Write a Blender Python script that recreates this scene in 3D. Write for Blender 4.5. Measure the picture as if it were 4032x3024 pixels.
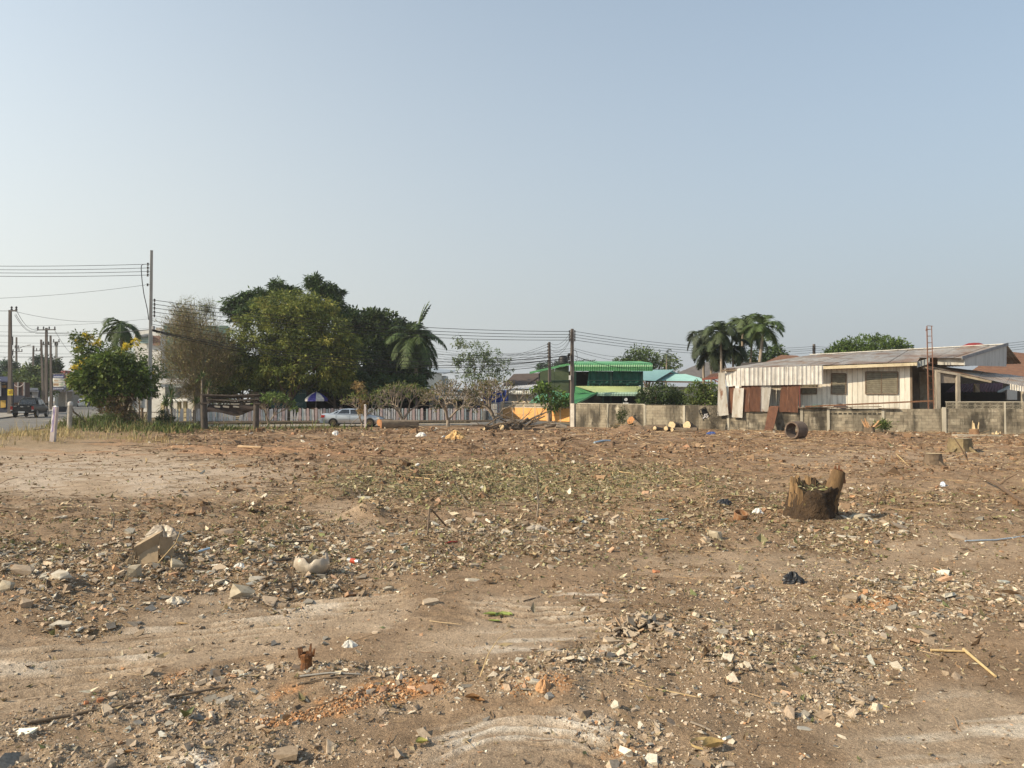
import bpy, bmesh, math, random
import numpy as np
from mathutils import Vector, Matrix

for o in list(bpy.data.objects):
    bpy.data.objects.remove(o)
scene = bpy.context.scene
C = scene.collection
R = math.radians
random.seed(7)
RNG = np.random.default_rng(11)

# ------------------------------------------------------------------ camera, sky, sun, exposure
FPX, CX, CY, CAMH = 3028.0, 2016.0, 1512.0, 2.0
PITCH = math.atan((1578 - 1512) / FPX)
cam_d = bpy.data.cameras.new('camera')
cam_d.sensor_width = 36.0
cam_d.lens = 36.0 * FPX / 4032.0
cam_d.clip_end = 6000
cam_d.clip_start = 0.05
cam = bpy.data.objects.new('camera', cam_d)
cam.location = (0, 0, CAMH)
cam.rotation_euler = (R(90) + PITCH, 0, 0)
C.objects.link(cam)
scene.camera = cam

SUN_AZ = R(-112)          # from +Y, clockwise positive (towards +X)
SUN_EL = R(33)
world = bpy.data.worlds.new('World')
scene.world = world
world.use_nodes = True
wn = world.node_tree.nodes
wl = world.node_tree.links
bg = wn['Background']
sky = wn.new('ShaderNodeTexSky')
sky.sky_type = 'NISHITA'
sky.sun_disc = False
sky.sun_elevation = SUN_EL
sky.sun_rotation = SUN_AZ
sky.altitude = 50
sky.air_density = 1.0
sky.dust_density = 0.6
sky.ozone_density = 1.0
tint = wn.new('ShaderNodeVectorMath'); tint.operation = 'MULTIPLY'; tint.inputs[1].default_value = (.97, 1.04, .96)
wl.new(sky.outputs['Color'], tint.inputs[0]); wl.new(tint.outputs[0], bg.inputs['Color'])
bg.inputs['Strength'].default_value = 0.15
# dry-season haze: whitens the sky towards the horizon everywhere and glows softly round the sun
to_sun = Vector((math.sin(SUN_AZ) * math.cos(SUN_EL), math.cos(SUN_AZ) * math.cos(SUN_EL), math.sin(SUN_EL)))
def wmath(op, a, b=None):
    n = wn.new('ShaderNodeMath'); n.operation = op
    for i, v in enumerate((a, b)):
        if v is None: continue
        if isinstance(v, (int, float)): n.inputs[i].default_value = v
        else: wl.new(v, n.inputs[i])
    return n.outputs[0]
tc = wn.new('ShaderNodeTexCoord')
dt = wn.new('ShaderNodeVectorMath'); dt.operation = 'DOT_PRODUCT'
wl.new(tc.outputs['Generated'], dt.inputs[0]); dt.inputs[1].default_value = to_sun
sxyz = wn.new('ShaderNodeSeparateXYZ'); wl.new(tc.outputs['Generated'], sxyz.inputs[0])
lum = wmath('ADD', wmath('MULTIPLY', wmath('POWER', wmath('MULTIPLY', wmath('ADD', dt.outputs['Value'], 1.0), 0.5), 2.3), 0.78), 0.325)
fac = wmath('POWER', 2.718, wmath('MULTIPLY', wmath('POWER', wmath('MULTIPLY', wmath('MAXIMUM', sxyz.outputs['Z'], 0.0), 1.9), 1.5), -1.0))
bg2 = wn.new('ShaderNodeBackground'); hcol = wn.new('ShaderNodeMix'); hcol.data_type = 'RGBA'; hcol.inputs[6].default_value = (.92, .99, 1.075, 1); hcol.inputs[7].default_value = (1.0, 1.0, .945, 1)
wl.new(wmath('MULTIPLY', wmath('ADD', dt.outputs['Value'], .7), 1.15), hcol.inputs[0]); wl.new(hcol.outputs[2], bg2.inputs['Color'])
wl.new(lum, bg2.inputs['Strength'])
mxs = wn.new('ShaderNodeMixShader'); wl.new(fac, mxs.inputs[0]); wl.new(bg.outputs[0], mxs.inputs[1]); wl.new(bg2.outputs[0], mxs.inputs[2])
wl.new(mxs.outputs[0], wn['World Output'].inputs['Surface'])
sun_d = bpy.data.lights.new('sun', 'SUN')
sun_d.energy = 4.4
sun_d.angle = R(0.6)
sun_d.color = (1.0, 0.845, 0.62)
sun = bpy.data.objects.new('sun', sun_d)
to_sun = Vector((math.sin(SUN_AZ) * math.cos(SUN_EL), math.cos(SUN_AZ) * math.cos(SUN_EL), math.sin(SUN_EL)))
sun.rotation_euler = to_sun.to_track_quat('Z', 'Y').to_euler()
sun.location = (-30, -10, 40)
C.objects.link(sun)
vs = scene.view_settings
vs.view_transform = 'Standard'
vs.look = 'None'
vs.exposure = 0.5
vs.gamma = 1.0
vs.use_curve_mapping = False
scene.render.engine = 'CYCLES'
cy = scene.cycles
cy.use_denoising = True
cy.max_bounces = 5
cy.diffuse_bounces = 3
cy.glossy_bounces = 2
cy.transmission_bounces = 4
cy.transparent_max_bounces = 6
cy.volume_bounces = 0
cy.use_adaptive_sampling = True
cy.adaptive_threshold = 0.012

# ------------------------------------------------------------------ helpers: pixel chart of the site
cp, sp = math.cos(PITCH), math.sin(PITCH)
def W(px, py, D):
    """world point on the line of sight of a photo pixel, D metres ahead"""
    u, v = (px - CX) / FPX, (CY - py) / FPX
    y, z = cp - v * sp, sp + v * cp
    k = D / y
    return Vector((u * k, D, CAMH + z * k))
def chart(x, y):
    d = np.maximum(y * cp - CAMH * sp, 0.3)
    up = -y * sp - CAMH * cp
    return CX + FPX * x / d, CY - FPX * up / d
def G0(px, py):
    u, v = (px - CX) / FPX, (CY - py) / FPX
    y, z = cp - v * sp, sp + v * cp
    k = -CAMH / z
    return u * k, y * k

_tab = np.random.default_rng(3).random((256, 256))
def vnoise(x, y):
    x = np.asarray(x, float); y = np.asarray(y, float)
    xi = np.floor(x).astype(int); yi = np.floor(y).astype(int)
    fx = x - xi; fy = y - yi
    fx = fx * fx * (3 - 2 * fx); fy = fy * fy * (3 - 2 * fy)
    a = _tab[xi & 255, yi & 255]; b = _tab[(xi + 1) & 255, yi & 255]
    c = _tab[xi & 255, (yi + 1) & 255]; d = _tab[(xi + 1) & 255, (yi + 1) & 255]
    return (a * (1 - fx) + b * fx) * (1 - fy) + (c * (1 - fx) + d * fx) * fy - 0.5
def fbm(x, y, o=4):
    s = 0; a = 1.0
    for i in range(o):
        s = s + a * vnoise(x + 17.3 * i, y - 9.7 * i); x = x * 2.03; y = y * 2.03; a *= 0.5
    return s
def sst(a, b, v):
    t = np.clip((v - a) / (b - a), 0, 1)
    return t * t * (3 - 2 * t)
def ell(px, py, cx, cy_, rx, ry, soft=0.5):
    r = np.sqrt(((px - cx) / rx) ** 2 + ((py - cy_) / ry) ** 2)
    return 1 - sst(1 - soft, 1 + soft, r)
def band(px, py, pts, w):
    """pts polyline in x order, w half width in px (photo rows)"""
    xs = [p[0] for p in pts]; ys = [p[1] for p in pts]
    ws = w if isinstance(w, (list, tuple)) else [w] * len(xs)
    yc = np.interp(px, xs, ys); ww = np.interp(px, xs, ws)
    m = 1 - sst(0.6, 1.3, np.abs(py - yc) / ww)
    return m * sst(xs[0] - 80, xs[0], px) * (1 - sst(xs[-1], xs[-1] + 80, px))

ROAD = [(-34, 8), (-29, 20), (-28, 34), (-33.5, 52), (-40.5, 68), (-53, 95), (-83, 146), (-125, 210), (-200, 320)]
def road_x(y):
    return np.interp(y, [p[1] for p in ROAD], [p[0] for p in ROAD])
def road_z(y):
    return 0.2 + 0.004 * np.maximum(y, 0)
def masks(x, y):
    px, py = chart(x, y)
    wob = fbm(x * 0.9, y * 0.9, 3)
    qx = px + 160 * wob; qy = py + (py - 1560) * 0.16 * fbm(x * 1.3 + 5, y * 1.3, 3)
    smooth = np.maximum.reduce([
        band(qx, qy, [(-600, 2800), (300, 2590), (800, 2475), (1200, 2400), (1550, 2350)], [150, 115, 90, 66, 50]),
        ell(qx, qy, 2010, 2490, 450, 120, .35), ell(qx, qy, 3900, 2920, 640, 170, .3),
        ell(qx, qy, 150, 1865, 950, 105, .4), ell(qx, qy, 2950, 2230, 520, 38, .5) * .6,
        ell(qx, qy, 1900, 2960, 380, 120, .4) * .8, ell(qx, qy, 3450, 1810, 500, 25, .5) * .6,
        ell(qx, qy, 1380, 2040, 150, 45, .5) * .8, ell(qx, qy, 3700, 2170, 380, 50, .5) * .6])
    gravel = np.maximum.reduce([
        ell(qx, qy, 350, 2930, 900, 230, .35), band(qx, qy, [(600, 2720), (1000, 2650), (1500, 2660), (2200, 2720), (2600, 2600), (3100, 2560), (3600, 2650)], [60, 80, 90, 70, 110, 160, 120]),
        ell(qx, qy, 2850, 2760, 620, 260, .4), ell(qx, qy, 3100, 2480, 800, 150, .5) * .7,
        ell(qx, qy, 3500, 2300, 600, 120, .5) * .5, ell(qx, qy, 1500, 2960, 300, 90, .5) * .7])
    rubble = np.maximum.reduce([
        ell(qx, qy, 500, 2290, 950, 170, .35), ell(qx, qy, 1250, 2200, 500, 120, .5) * .7,
        ell(qx, qy, 2000, 2130, 800, 70, .5) * .45, band(qx, qy, [(900, 2660), (1500, 2640), (2200, 2690), (2600, 2560), (2900, 2500)], 60) * .6,
        ell(qx, qy, 3350, 2090, 260, 60, .5) * .6, ell(qx, qy, 3750, 2350, 400, 80, .5) * .4])
    litter = np.maximum.reduce([
        ell(qx, qy, 1900, 2080, 2000, 170, .4) * .9, ell(qx, qy, 2050, 1910, 700, 80, .5),
        ell(qx, qy, 3000, 2480, 900, 260, .5) * .8, ell(qx, qy, 600, 2180, 800, 160, .5), ell(qx, qy, 3300, 2000, 700, 60, .5)])
    green = ell(qx, qy, 2000, 1905, 640, 75, .6)
    patch = sst(-.22, .16, fbm(x * 1.15 + 31, y * 1.15 - 12, 3)); patch2 = sst(-.25, .12, fbm(x * 2.6 - 5, y * 2.6 + 8, 2))
    gravel = gravel * (.25 + .75 * patch2); litter = litter * (.22 + .78 * patch * (.4 + .6 * patch2)); rubble = rubble * (.35 + .65 * patch2)
    keep = 1 - 0.97 * smooth
    return dict(px=px, py=py, smooth=smooth, gravel=gravel * keep, rubble=rubble * keep, litter=litter * keep, green=green)

MOUNDS = []   # (x, y, r, h)
for (mx, my, r, h) in [(650, 2230, 1.6, .16), (150, 2330, 1.3, .16), (1050, 2290, 1.1, .10), (1450, 2035, .55, .17), (1290, 1960, 1.3, .16),
                       (3235, 2060, 1.0, .10), (2510, 2450, .38, .05), (2250, 2700, .8, .09), (2650, 2600, .9, .08), (1300, 2660, .9, .06), (3620, 2000, 1.6, .12),
                       (3500, 1735, 2.6, .38), (2480, 1706, 1.6, .5), (2050, 1712, 2.2, .2), (3300, 2330, 1.2, .06), (2100, 1790, 2.6, .15), (1700, 2130, 1.0, .1),
                       (2700, 2120, 1.1, .1), (3850, 1770, 2.5, .2)]:
    gx, gy = G0(mx, my); MOUNDS.append((gx, gy, r, h))
SWC = G0(2080, 3140); ARC = G0(2150, 2250)
def H(x, y):
    x = np.asarray(x, float); y = np.asarray(y, float)
    m = masks(x, y)
    d = x - (road_x(y) + 3.9)                       # metres right of the road edge
    e = (1 - sst(0.0, 9.0, d)) * (road_z(y) - 0.01)
    near = 1 - sst(50, 57, y)
    farrough = sst(9, 16, y)
    rough = (0.35 + 0.65 * np.maximum.reduce([m['gravel'], m['rubble'], m['litter'] * .8, farrough * (1 - m['smooth'])])) * (1 - .75 * m['smooth'])
    h = 0.10 * fbm(x * .22, y * .22, 2) * sst(4, 9, y) + rough * (0.075 * fbm(x * 1.1, y * 1.1, 3) + 0.05 * fbm(x * 4.3, y * 4.3, 3) + 0.022 * fbm(x * 17, y * 17, 3))
    h = h + 0.008 * fbm(x * 30, y * 30, 2)
    h = h + farrough * 0.09 * np.abs(fbm(x * 2.2, y * 2.2, 3)) * (1 - m['smooth'])
    h = h * near * (0.25 + 0.75 * sst(0, 4, d))
    for (gx, gy, r, hh) in MOUNDS:
        q = ((x - gx) ** 2 + (y - gy) ** 2) / (r * r)
        h = h + hh * np.exp(-2 * q) * (1 + .8 * fbm(x * 2.4, y * 2.4, 3))
    px, py = m['px'], m['py']
    # tyre ridges
    r1 = np.hypot(x - SWC[0], y - SWC[1])
    h = h + 0.018 * np.sin(r1 * 44 + 9 * fbm(x * 1.6, y * 1.6, 3)) * sst(-.3, .2, fbm(x * 2.2 + 4, y * 2.2, 3)) * ell(px, py, 2020, 2920, 620, 170, .5)
    r2 = np.hypot(x - ARC[0], y - ARC[1])
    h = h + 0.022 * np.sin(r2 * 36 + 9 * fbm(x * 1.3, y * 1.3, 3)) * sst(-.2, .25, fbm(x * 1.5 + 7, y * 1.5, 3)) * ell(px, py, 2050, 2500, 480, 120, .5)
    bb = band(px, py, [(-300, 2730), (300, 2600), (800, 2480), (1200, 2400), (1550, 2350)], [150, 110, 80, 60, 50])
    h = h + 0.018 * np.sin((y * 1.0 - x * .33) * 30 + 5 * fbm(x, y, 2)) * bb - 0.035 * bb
    return e + h
def Hs(x, y):
    return float(H(np.array([x]), np.array([y]))[0])
def GP(px, py):
    """point on the real ground seen at a photo pixel"""
    z = 0.0
    for _ in range(6):
        u, v = (px - CX) / FPX, (CY - py) / FPX
        y, zz = cp - v * sp, sp + v * cp
        k = (z - CAMH) / zz
        x_, y_ = u * k, y * k
        z = Hs(x_, y_)
    return Vector((x_, y_, z))

# ------------------------------------------------------------------ helpers: materials
MATS = {}
def mat(name, c, c2=None, scale=4.0, rough=0.85, bump=0.0, bscale=30.0, metal=0.0, stretch=(1, 1, 1), layers=(), attr=False, world=True, spec=0.3, lo=.4, hi=.62, rand=0.0, trans=0.0, coat=0.0, bdist=.02):
    if name in MATS:
        return MATS[name]
    m = bpy.data.materials.new(name); m.use_nodes = True
    nt = m.node_tree; N = nt.nodes; L = nt.links
    b = N['Principled BSDF']; out = N['Material Output']
    if world:
        g = N.new('ShaderNodeNewGeometry'); co = g.outputs['Position']
    else:
        g = N.new('ShaderNodeTexCoord'); co = g.outputs['Object']
    def noise(sc, st, det=5.0):
        mp = N.new('ShaderNodeMapping'); mp.inputs['Scale'].default_value = st
        L.new(co, mp.inputs['Vector'])
        n = N.new('ShaderNodeTexNoise'); n.inputs['Scale'].default_value = sc; n.inputs['Detail'].default_value = det
        n.inputs['Roughness'].default_value = 0.62
        L.new(mp.outputs['Vector'], n.inputs['Vector'])
        return n.outputs['Fac']
    def rng(sock, a, b_):
        r = N.new('ShaderNodeMapRange'); r.inputs['From Min'].default_value = a; r.inputs['From Max'].default_value = b_
        r.clamp = True; L.new(sock, r.inputs['Value']); return r.outputs['Result']
    def mix(f, a, b_, mode='MIX'):
        x = N.new('ShaderNodeMix'); x.data_type = 'RGBA'; x.blend_type = mode
        for s, v in ((0, f), (6, a), (7, b_)):
            if isinstance(v, (tuple, list)): x.inputs[s].default_value = (*v[:3], 1)
            elif isinstance(v, (int, float)): x.inputs[s].default_value = v
            else: L.new(v, x.inputs[s])
        return x.outputs[2]
    c2 = c2 or tuple(v * 0.72 for v in c)
    col = mix(rng(noise(scale, stretch), lo, hi), c, c2)
    for (lc, ls, a, b_, st) in layers:
        col = mix(rng(noise(ls, st), a, b_), col, lc)
    if attr:
        a = N.new('ShaderNodeAttribute'); a.attribute_name = 'Col'
        col = mix(1.0, col, a.outputs['Color'], 'MULTIPLY')
    if rand:
        oi = N.new('ShaderNodeObjectInfo')
        r = N.new('ShaderNodeMapRange'); r.inputs['To Min'].default_value = 1 - rand; r.inputs['To Max'].default_value = 1 + rand
        L.new(oi.outputs['Random'], r.inputs['Value'])
        hs = N.new('ShaderNodeHueSaturation'); L.new(r.outputs['Result'], hs.inputs['Value']); L.new(col, hs.inputs['Color']); col = hs.outputs['Color']
    L.new(col, b.inputs['Base Color'])
    b.inputs['Roughness'].default_value = rough; b.inputs['Metallic'].default_value = metal
    b.inputs['Specular IOR Level'].default_value = spec
    if coat: b.inputs['Coat Weight'].default_value = coat
    if bump:
        bn = N.new('ShaderNodeBump'); bn.inputs['Strength'].default_value = bump; bn.inputs['Distance'].default_value = bdist
        L.new(noise(bscale, stretch, 6.0), bn.inputs['Height']); L.new(bn.outputs['Normal'], b.inputs['Normal'])
    if trans:
        t = N.new('ShaderNodeBsdfTranslucent'); L.new(col, t.inputs['Color'])
        ms = N.new('ShaderNodeMixShader'); ms.inputs[0].default_value = trans
        L.new(b.outputs[0], ms.inputs[1]); L.new(t.outputs[0], ms.inputs[2]); L.new(ms.outputs[0], out.inputs['Surface'])
    MATS[name] = m
    return m
def plain(name, c, rough=.7, metal=0.0, **k):
    return mat(name, c, tuple(v * .82 for v in c), rough=rough, metal=metal, **k)

# ------------------------------------------------------------------ helpers: meshes and objects
ORG = {}
def finish(name, me, m, parent, smooth=False, angle=None):
    o = bpy.data.objects.new(name, me)
    C.objects.link(o)
    if m is not None: me.materials.append(m)
    if parent is not None: o.parent = parent; ORG[o.name] = ORG.get(parent.name, Vector((0, 0, 0)))
    else: ORG[o.name] = Vector((0, 0, 0))
    if smooth:
        me.polygons.foreach_set('use_smooth', [True] * len(me.polygons))
        if angle: me.set_sharp_from_angle(angle=R(angle))
    return o
def mesh_np(name, V, F, m, parent=None, col=None, smooth=False):
    V = np.asarray(V, np.float32); F = np.asarray(F, np.int32)
    if parent is not None: V = V - np.array(ORG.get(parent.name, Vector((0, 0, 0))), np.float32)
    me = bpy.data.meshes.new(name)
    me.vertices.add(len(V)); me.vertices.foreach_set('co', V.ravel())
    k = F.shape[1]
    me.loops.add(F.size); me.loops.foreach_set('vertex_index', F.ravel())
    me.polygons.add(len(F)); me.polygons.foreach_set('loop_start', np.arange(0, F.size, k, dtype=np.int32))
    me.polygons.foreach_set('use_smooth', np.full(len(F), bool(smooth)))
    me.update(calc_edges=True)
    if col is not None:
        a = me.color_attributes.new('Col', 'FLOAT_COLOR', 'POINT')
        a.data.foreach_set('color', np.hstack([col, np.ones((len(col), 1))]).astype(np.float32).ravel())
    return finish(name, me, m, parent)
def tag(o, label=None, cat=None, group=None, kind=None):
    if label: o['label'] = label
    if cat: o['category'] = cat
    if group: o['group'] = group
    if kind: o['kind'] = kind
    return o
def thing(name, label, cat, loc=(0, 0, 0), group=None, rz=0.0, local=False):
    o = bpy.data.objects.new(name, None); C.objects.link(o)
    o.empty_display_size = 0.2
    o.location = loc; o.rotation_euler = (0, 0, rz)
    ORG[o.name] = Vector((0, 0, 0)) if local else Vector(loc)
    return tag(o, label, cat, group)
def copy_tree(o, parent=None):
    c = o.copy(); C.objects.link(c); c.parent = parent
    ORG[c.name] = ORG.get(o.name, Vector((0, 0, 0)))
    for ch in list(o.children): copy_tree(ch, c)
    return c
class MB:
    def __init__(s): s.v = []; s.f = []; s.c = None
    def add(s, vs_, fs_):
        n = len(s.v); s.v += [tuple(p) for p in vs_]; s.f += [tuple(i + n for i in f) for f in fs_]; return s
    def hexa(s, p):
        """8 points: bottom 4 (ccw) then top 4"""
        return s.add(p, [(3, 2, 1, 0), (4, 5, 6, 7), (0, 1, 5, 4), (1, 2, 6, 5), (2, 3, 7, 6), (3, 0, 4, 7)])
    def box(s, x0, x1, y0, y1, z0, z1):
        return s.hexa([(x0, y0, z0), (x1, y0, z0), (x1, y1, z0), (x0, y1, z0), (x0, y0, z1), (x1, y0, z1), (x1, y1, z1), (x0, y1, z1)])
    def bar(s, a, b, w, h, up=(0, 0, 1)):
        a = Vector(a); b = Vector(b); d = (b - a).normalized(); up = Vector(up)
        if abs(d.dot(up)) > .98: up = Vector((0, 1, 0))
        sx = d.cross(up).normalized() * (w / 2); sz = sx.cross(d).normalized() * (h / 2)
        return s.hexa([a - sx - sz, a + sx - sz, b + sx - sz, b - sx - sz, a - sx + sz, a + sx + sz, b + sx + sz, b - sx + sz])
    def tube(s, pts, radii, n=8, cap=True):
        pts = [Vector(p) for p in pts]
        if not isinstance(radii, (list, tuple)): radii = [radii] * len(pts)
        base = len(s.v); prev = None
        for i, p in enumerate(pts):
            d = (pts[min(i + 1, len(pts) - 1)] - pts[max(i - 1, 0)]).normalized()
            if prev is None:
                u = d.cross(Vector((0, 0, 1)) if abs(d.z) < .9 else Vector((1, 0, 0))).normalized()
            else:
                u = (prev - d * prev.dot(d)).normalized()
            prev = u; w_ = d.cross(u)
            for k in range(n):
                a = 2 * math.pi * k / n
                s.v.append(tuple(p + (u * math.cos(a) + w_ * math.sin(a)) * radii[i]))
        for i in range(len(pts) - 1):
            for k in range(n):
                a = base + i * n + k; b = base + i * n + (k + 1) % n
                s.f.append((a, b, b + n, a + n))
        if cap:
            s.f.append(tuple(base + k for k in reversed(range(n))))
            s.f.append(tuple(base + (len(pts) - 1) * n + k for k in range(n)))
        return s
    def lathe(s, c, prof, n=16, axis=(0, 0, 1)):
        c = Vector(c); ax = Vector(axis).normalized()
        u = ax.cross(Vector((0, 0, 1)) if abs(ax.z) < .9 else Vector((1, 0, 0))).normalized(); w_ = ax.cross(u)
        base = len(s.v)
        for (r, h) in prof:
            for k in range(n):
                a = 2 * math.pi * k / n
                s.v.append(tuple(c + ax * h + (u * math.cos(a) + w_ * math.sin(a)) * r))
        for i in range(len(prof) - 1):
            for k in range(n):
                a = base + i * n + k; b = base + i * n + (k + 1) % n
                s.f.append((a, b, b + n, a + n))
        s.f.append(tuple(base + k for k in reversed(range(n))))
        s.f.append(tuple(base + (len(prof) - 1) * n + k for k in range(n)))
        return s
    def prism(s, poly, off):
        """planar polygon (3d points) extruded by vector off"""
        n = len(poly); off = Vector(off)
        p = [Vector(q) for q in poly]
        return s.add(p + [q + off for q in p], [tuple(reversed(range(n))), tuple(range(n, 2 * n))] + [(i, (i + 1) % n, n + (i + 1) % n, n + i) for i in range(n)])
    def build(s, name, m, parent=None, smooth=False, angle=40):
        o_ = ORG.get(parent.name, Vector((0, 0, 0))) if parent is not None else Vector((0, 0, 0))
        me = bpy.data.meshes.new(name)
        me.from_pydata([(v[0] - o_[0], v[1] - o_[1], v[2] - o_[2]) for v in s.v], [], s.f)
        me.update()
        return finish(name, me, m, parent, smooth, angle)
def sheet_grid(p00, p10, p01, p11, nx, ny, fn=None, thick=0.0):
    """bilinear quad grid; fn(s,t)->(offset along normal); p00 bl, p10 br, p01 tl, p11 tr"""
    p00, p10, p01, p11 = [np.array(p, float) for p in (p00, p10, p01, p11)]
    S, T = np.meshgrid(np.linspace(0, 1, nx + 1), np.linspace(0, 1, ny + 1))
    S = S.ravel(); T = T.ravel()
    P = ((1 - S) * (1 - T))[:, None] * p00 + (S * (1 - T))[:, None] * p10 + ((1 - S) * T)[:, None] * p01 + (S * T)[:, None] * p11
    n = np.cross(p10 - p00, p01 - p00); n = n / np.linalg.norm(n)
    if fn is not None: P = P + fn(S, T)[:, None] * n
    i = np.arange(ny)[:, None] * (nx + 1) + np.arange(nx)[None, :]
    i = i.ravel()
    F = np.stack([i, i + 1, i + nx + 2, i + nx + 1], 1)
    if thick:
        m_ = len(P); P = np.vstack([P, P - n * thick]); F = np.vstack([F, F[:, ::-1] + m_])
    return P, F, S, T
def corr(name, p00, p10, p01, p11, waves, amp, m, parent=None, ny=5, bend=0.0, box=False, seed=0, thick=0.004):
    r = np.random.default_rng(seed)
    ph = r.random() * 6
    def fn(S, T):
        a = S * waves * 2 * np.pi + ph
        w = np.clip(np.sin(a) * 2.6 + (-1.1 if box else 0), -1, 1) * amp if box else np.sin(a) * amp
        return w + bend * (np.sin(T * 2.6 + ph) * (S - .5) + .6 * np.sin(S * 3 + ph) * T)
    P, F, S, T = sheet_grid(p00, p10, p01, p11, int(waves * (8 if box else 6)), ny, fn, thick)
    return mesh_np(name, P, F, m, parent, smooth=not box)
# ------------------------------------------------------------------ the ground of the lot
def zone_color(x, y):
    m = masks(x, y); px, py = m['px'], m['py']
    n1 = fbm(x * 1.7, y * 1.7, 4); n2 = fbm(x * .5 + 3, y * .5, 3); n3 = fbm(x * 6, y * 6, 3)
    base = np.array([.285, .205, .132]); out = np.tile(base, (len(x), 1))
    def to(c, w):
        nonlocal out
        w = np.clip(w, 0, 1)[:, None]; out = out * (1 - w) + np.array(c) * w
    far = sst(14, 30, y)
    to((.195, .130, .080), far * .8 * sst(-.35, .25, n2 + .1))
    to((.285, .185, .115), far * sst(.05, .4, n1) * .7)
    to((.39, .305, .215), m['smooth'] * .9)
    to((.43, .36, .28), ell(px, py, 100, 1880, 900, 90, .5) * sst(-.2, .3, n1 + n2) * .9)
    to((.42, .25, .14), ell(px, py, 700, 1770, 900, 26, .6) * sst(-.1, .3, n2) * .8)
    to((.40, .325, .23), m['gravel'] * .55)
    to((.22, .15, .095), m['litter'] * .7 * (1 - m['gravel']))
    to((.20, .15, .09), m['rubble'] * .5)
    to((.26, .215, .125), m['green'] * .6)
    streak = fbm(x * 1.0 + 1.5 * y, y * 7 - x * 1.0, 3)
    to((.66, .60, .50), np.maximum(ell(px, py, 2200, 2540, 330, 70, .5), ell(px, py, 2330, 2345, 150, 25, .5)) * sst(.05, .3, streak) * .6)
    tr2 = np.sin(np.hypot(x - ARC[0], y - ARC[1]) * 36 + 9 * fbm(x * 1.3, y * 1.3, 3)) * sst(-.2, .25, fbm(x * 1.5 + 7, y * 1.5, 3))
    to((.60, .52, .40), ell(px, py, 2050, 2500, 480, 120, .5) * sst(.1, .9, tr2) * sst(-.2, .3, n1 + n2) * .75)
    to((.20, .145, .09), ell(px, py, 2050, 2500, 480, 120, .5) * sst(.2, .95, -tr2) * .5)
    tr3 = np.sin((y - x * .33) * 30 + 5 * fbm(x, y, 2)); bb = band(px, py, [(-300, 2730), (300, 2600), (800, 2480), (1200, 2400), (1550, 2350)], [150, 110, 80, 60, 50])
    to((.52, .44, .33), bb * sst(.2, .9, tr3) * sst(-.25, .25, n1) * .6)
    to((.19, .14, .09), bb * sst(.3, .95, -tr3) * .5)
    to((.60, .54, .44), ell(px, py, 3850, 2900, 560, 150, .4) * sst(.05, .4, streak) * .8)
    to((.55, .49, .40), band(px, py, [(-300, 2700), (300, 2590), (800, 2480), (1300, 2390)], [130, 90, 60, 40]) * sst(.08, .4, streak) * .7)
    r1 = np.hypot(x - SWC[0], y - SWC[1])
    sw = np.sin(r1 * 44 + 9 * fbm(x * 1.6, y * 1.6, 3))
    to((.76, .72, .62), np.maximum(ell(px, py, 1930, 2900, 190, 55, .6), ell(px, py, 2250, 2890, 170, 60, .6)) * sst(-.2, .35, n1 + .2 * sw) * .75)
    to((.72, .67, .57), ell(px, py, 1980, 2990, 230, 60, .6) * sst(-.05, .35, n1 + .15 * sw) * .65)
    to((.70, .64, .54), ell(px, py, 780, 2990, 80, 40, .6) * sst(-.2, .2, n1))
    to((.50, .26, .11), band(px, py, [(1060, 2850), (1250, 2810), (1480, 2740), (1700, 2700)], [24, 42, 46, 30]) * sst(-.2, .12, n3 + .3 * n1) * .95)
    to((.55, .27, .11), np.maximum.reduce([ell(px, py, 2130, 2735, 130, 40, .6), ell(px, py, 2330, 2990, 180, 60, .6), ell(px, py, 3420, 2370, 170, 25, .6), ell(px, py, 1150, 2760, 80, 40, .6), ell(px, py, 780, 2660, 120, 22, .5)]) * sst(-.1, .25, n3 + n1) * .75)
    out = out * (1 + .22 * n1 + .16 * n3)[:, None]
    d = x - (road_x(y) + 3.9)
    w = (1 - sst(1.0, 9.0, d)) * .6
    to((.26, .20, .11), w)
    return np.clip(out * np.array([1.07, 1.035, 1.02]), .02, .9)
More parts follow.
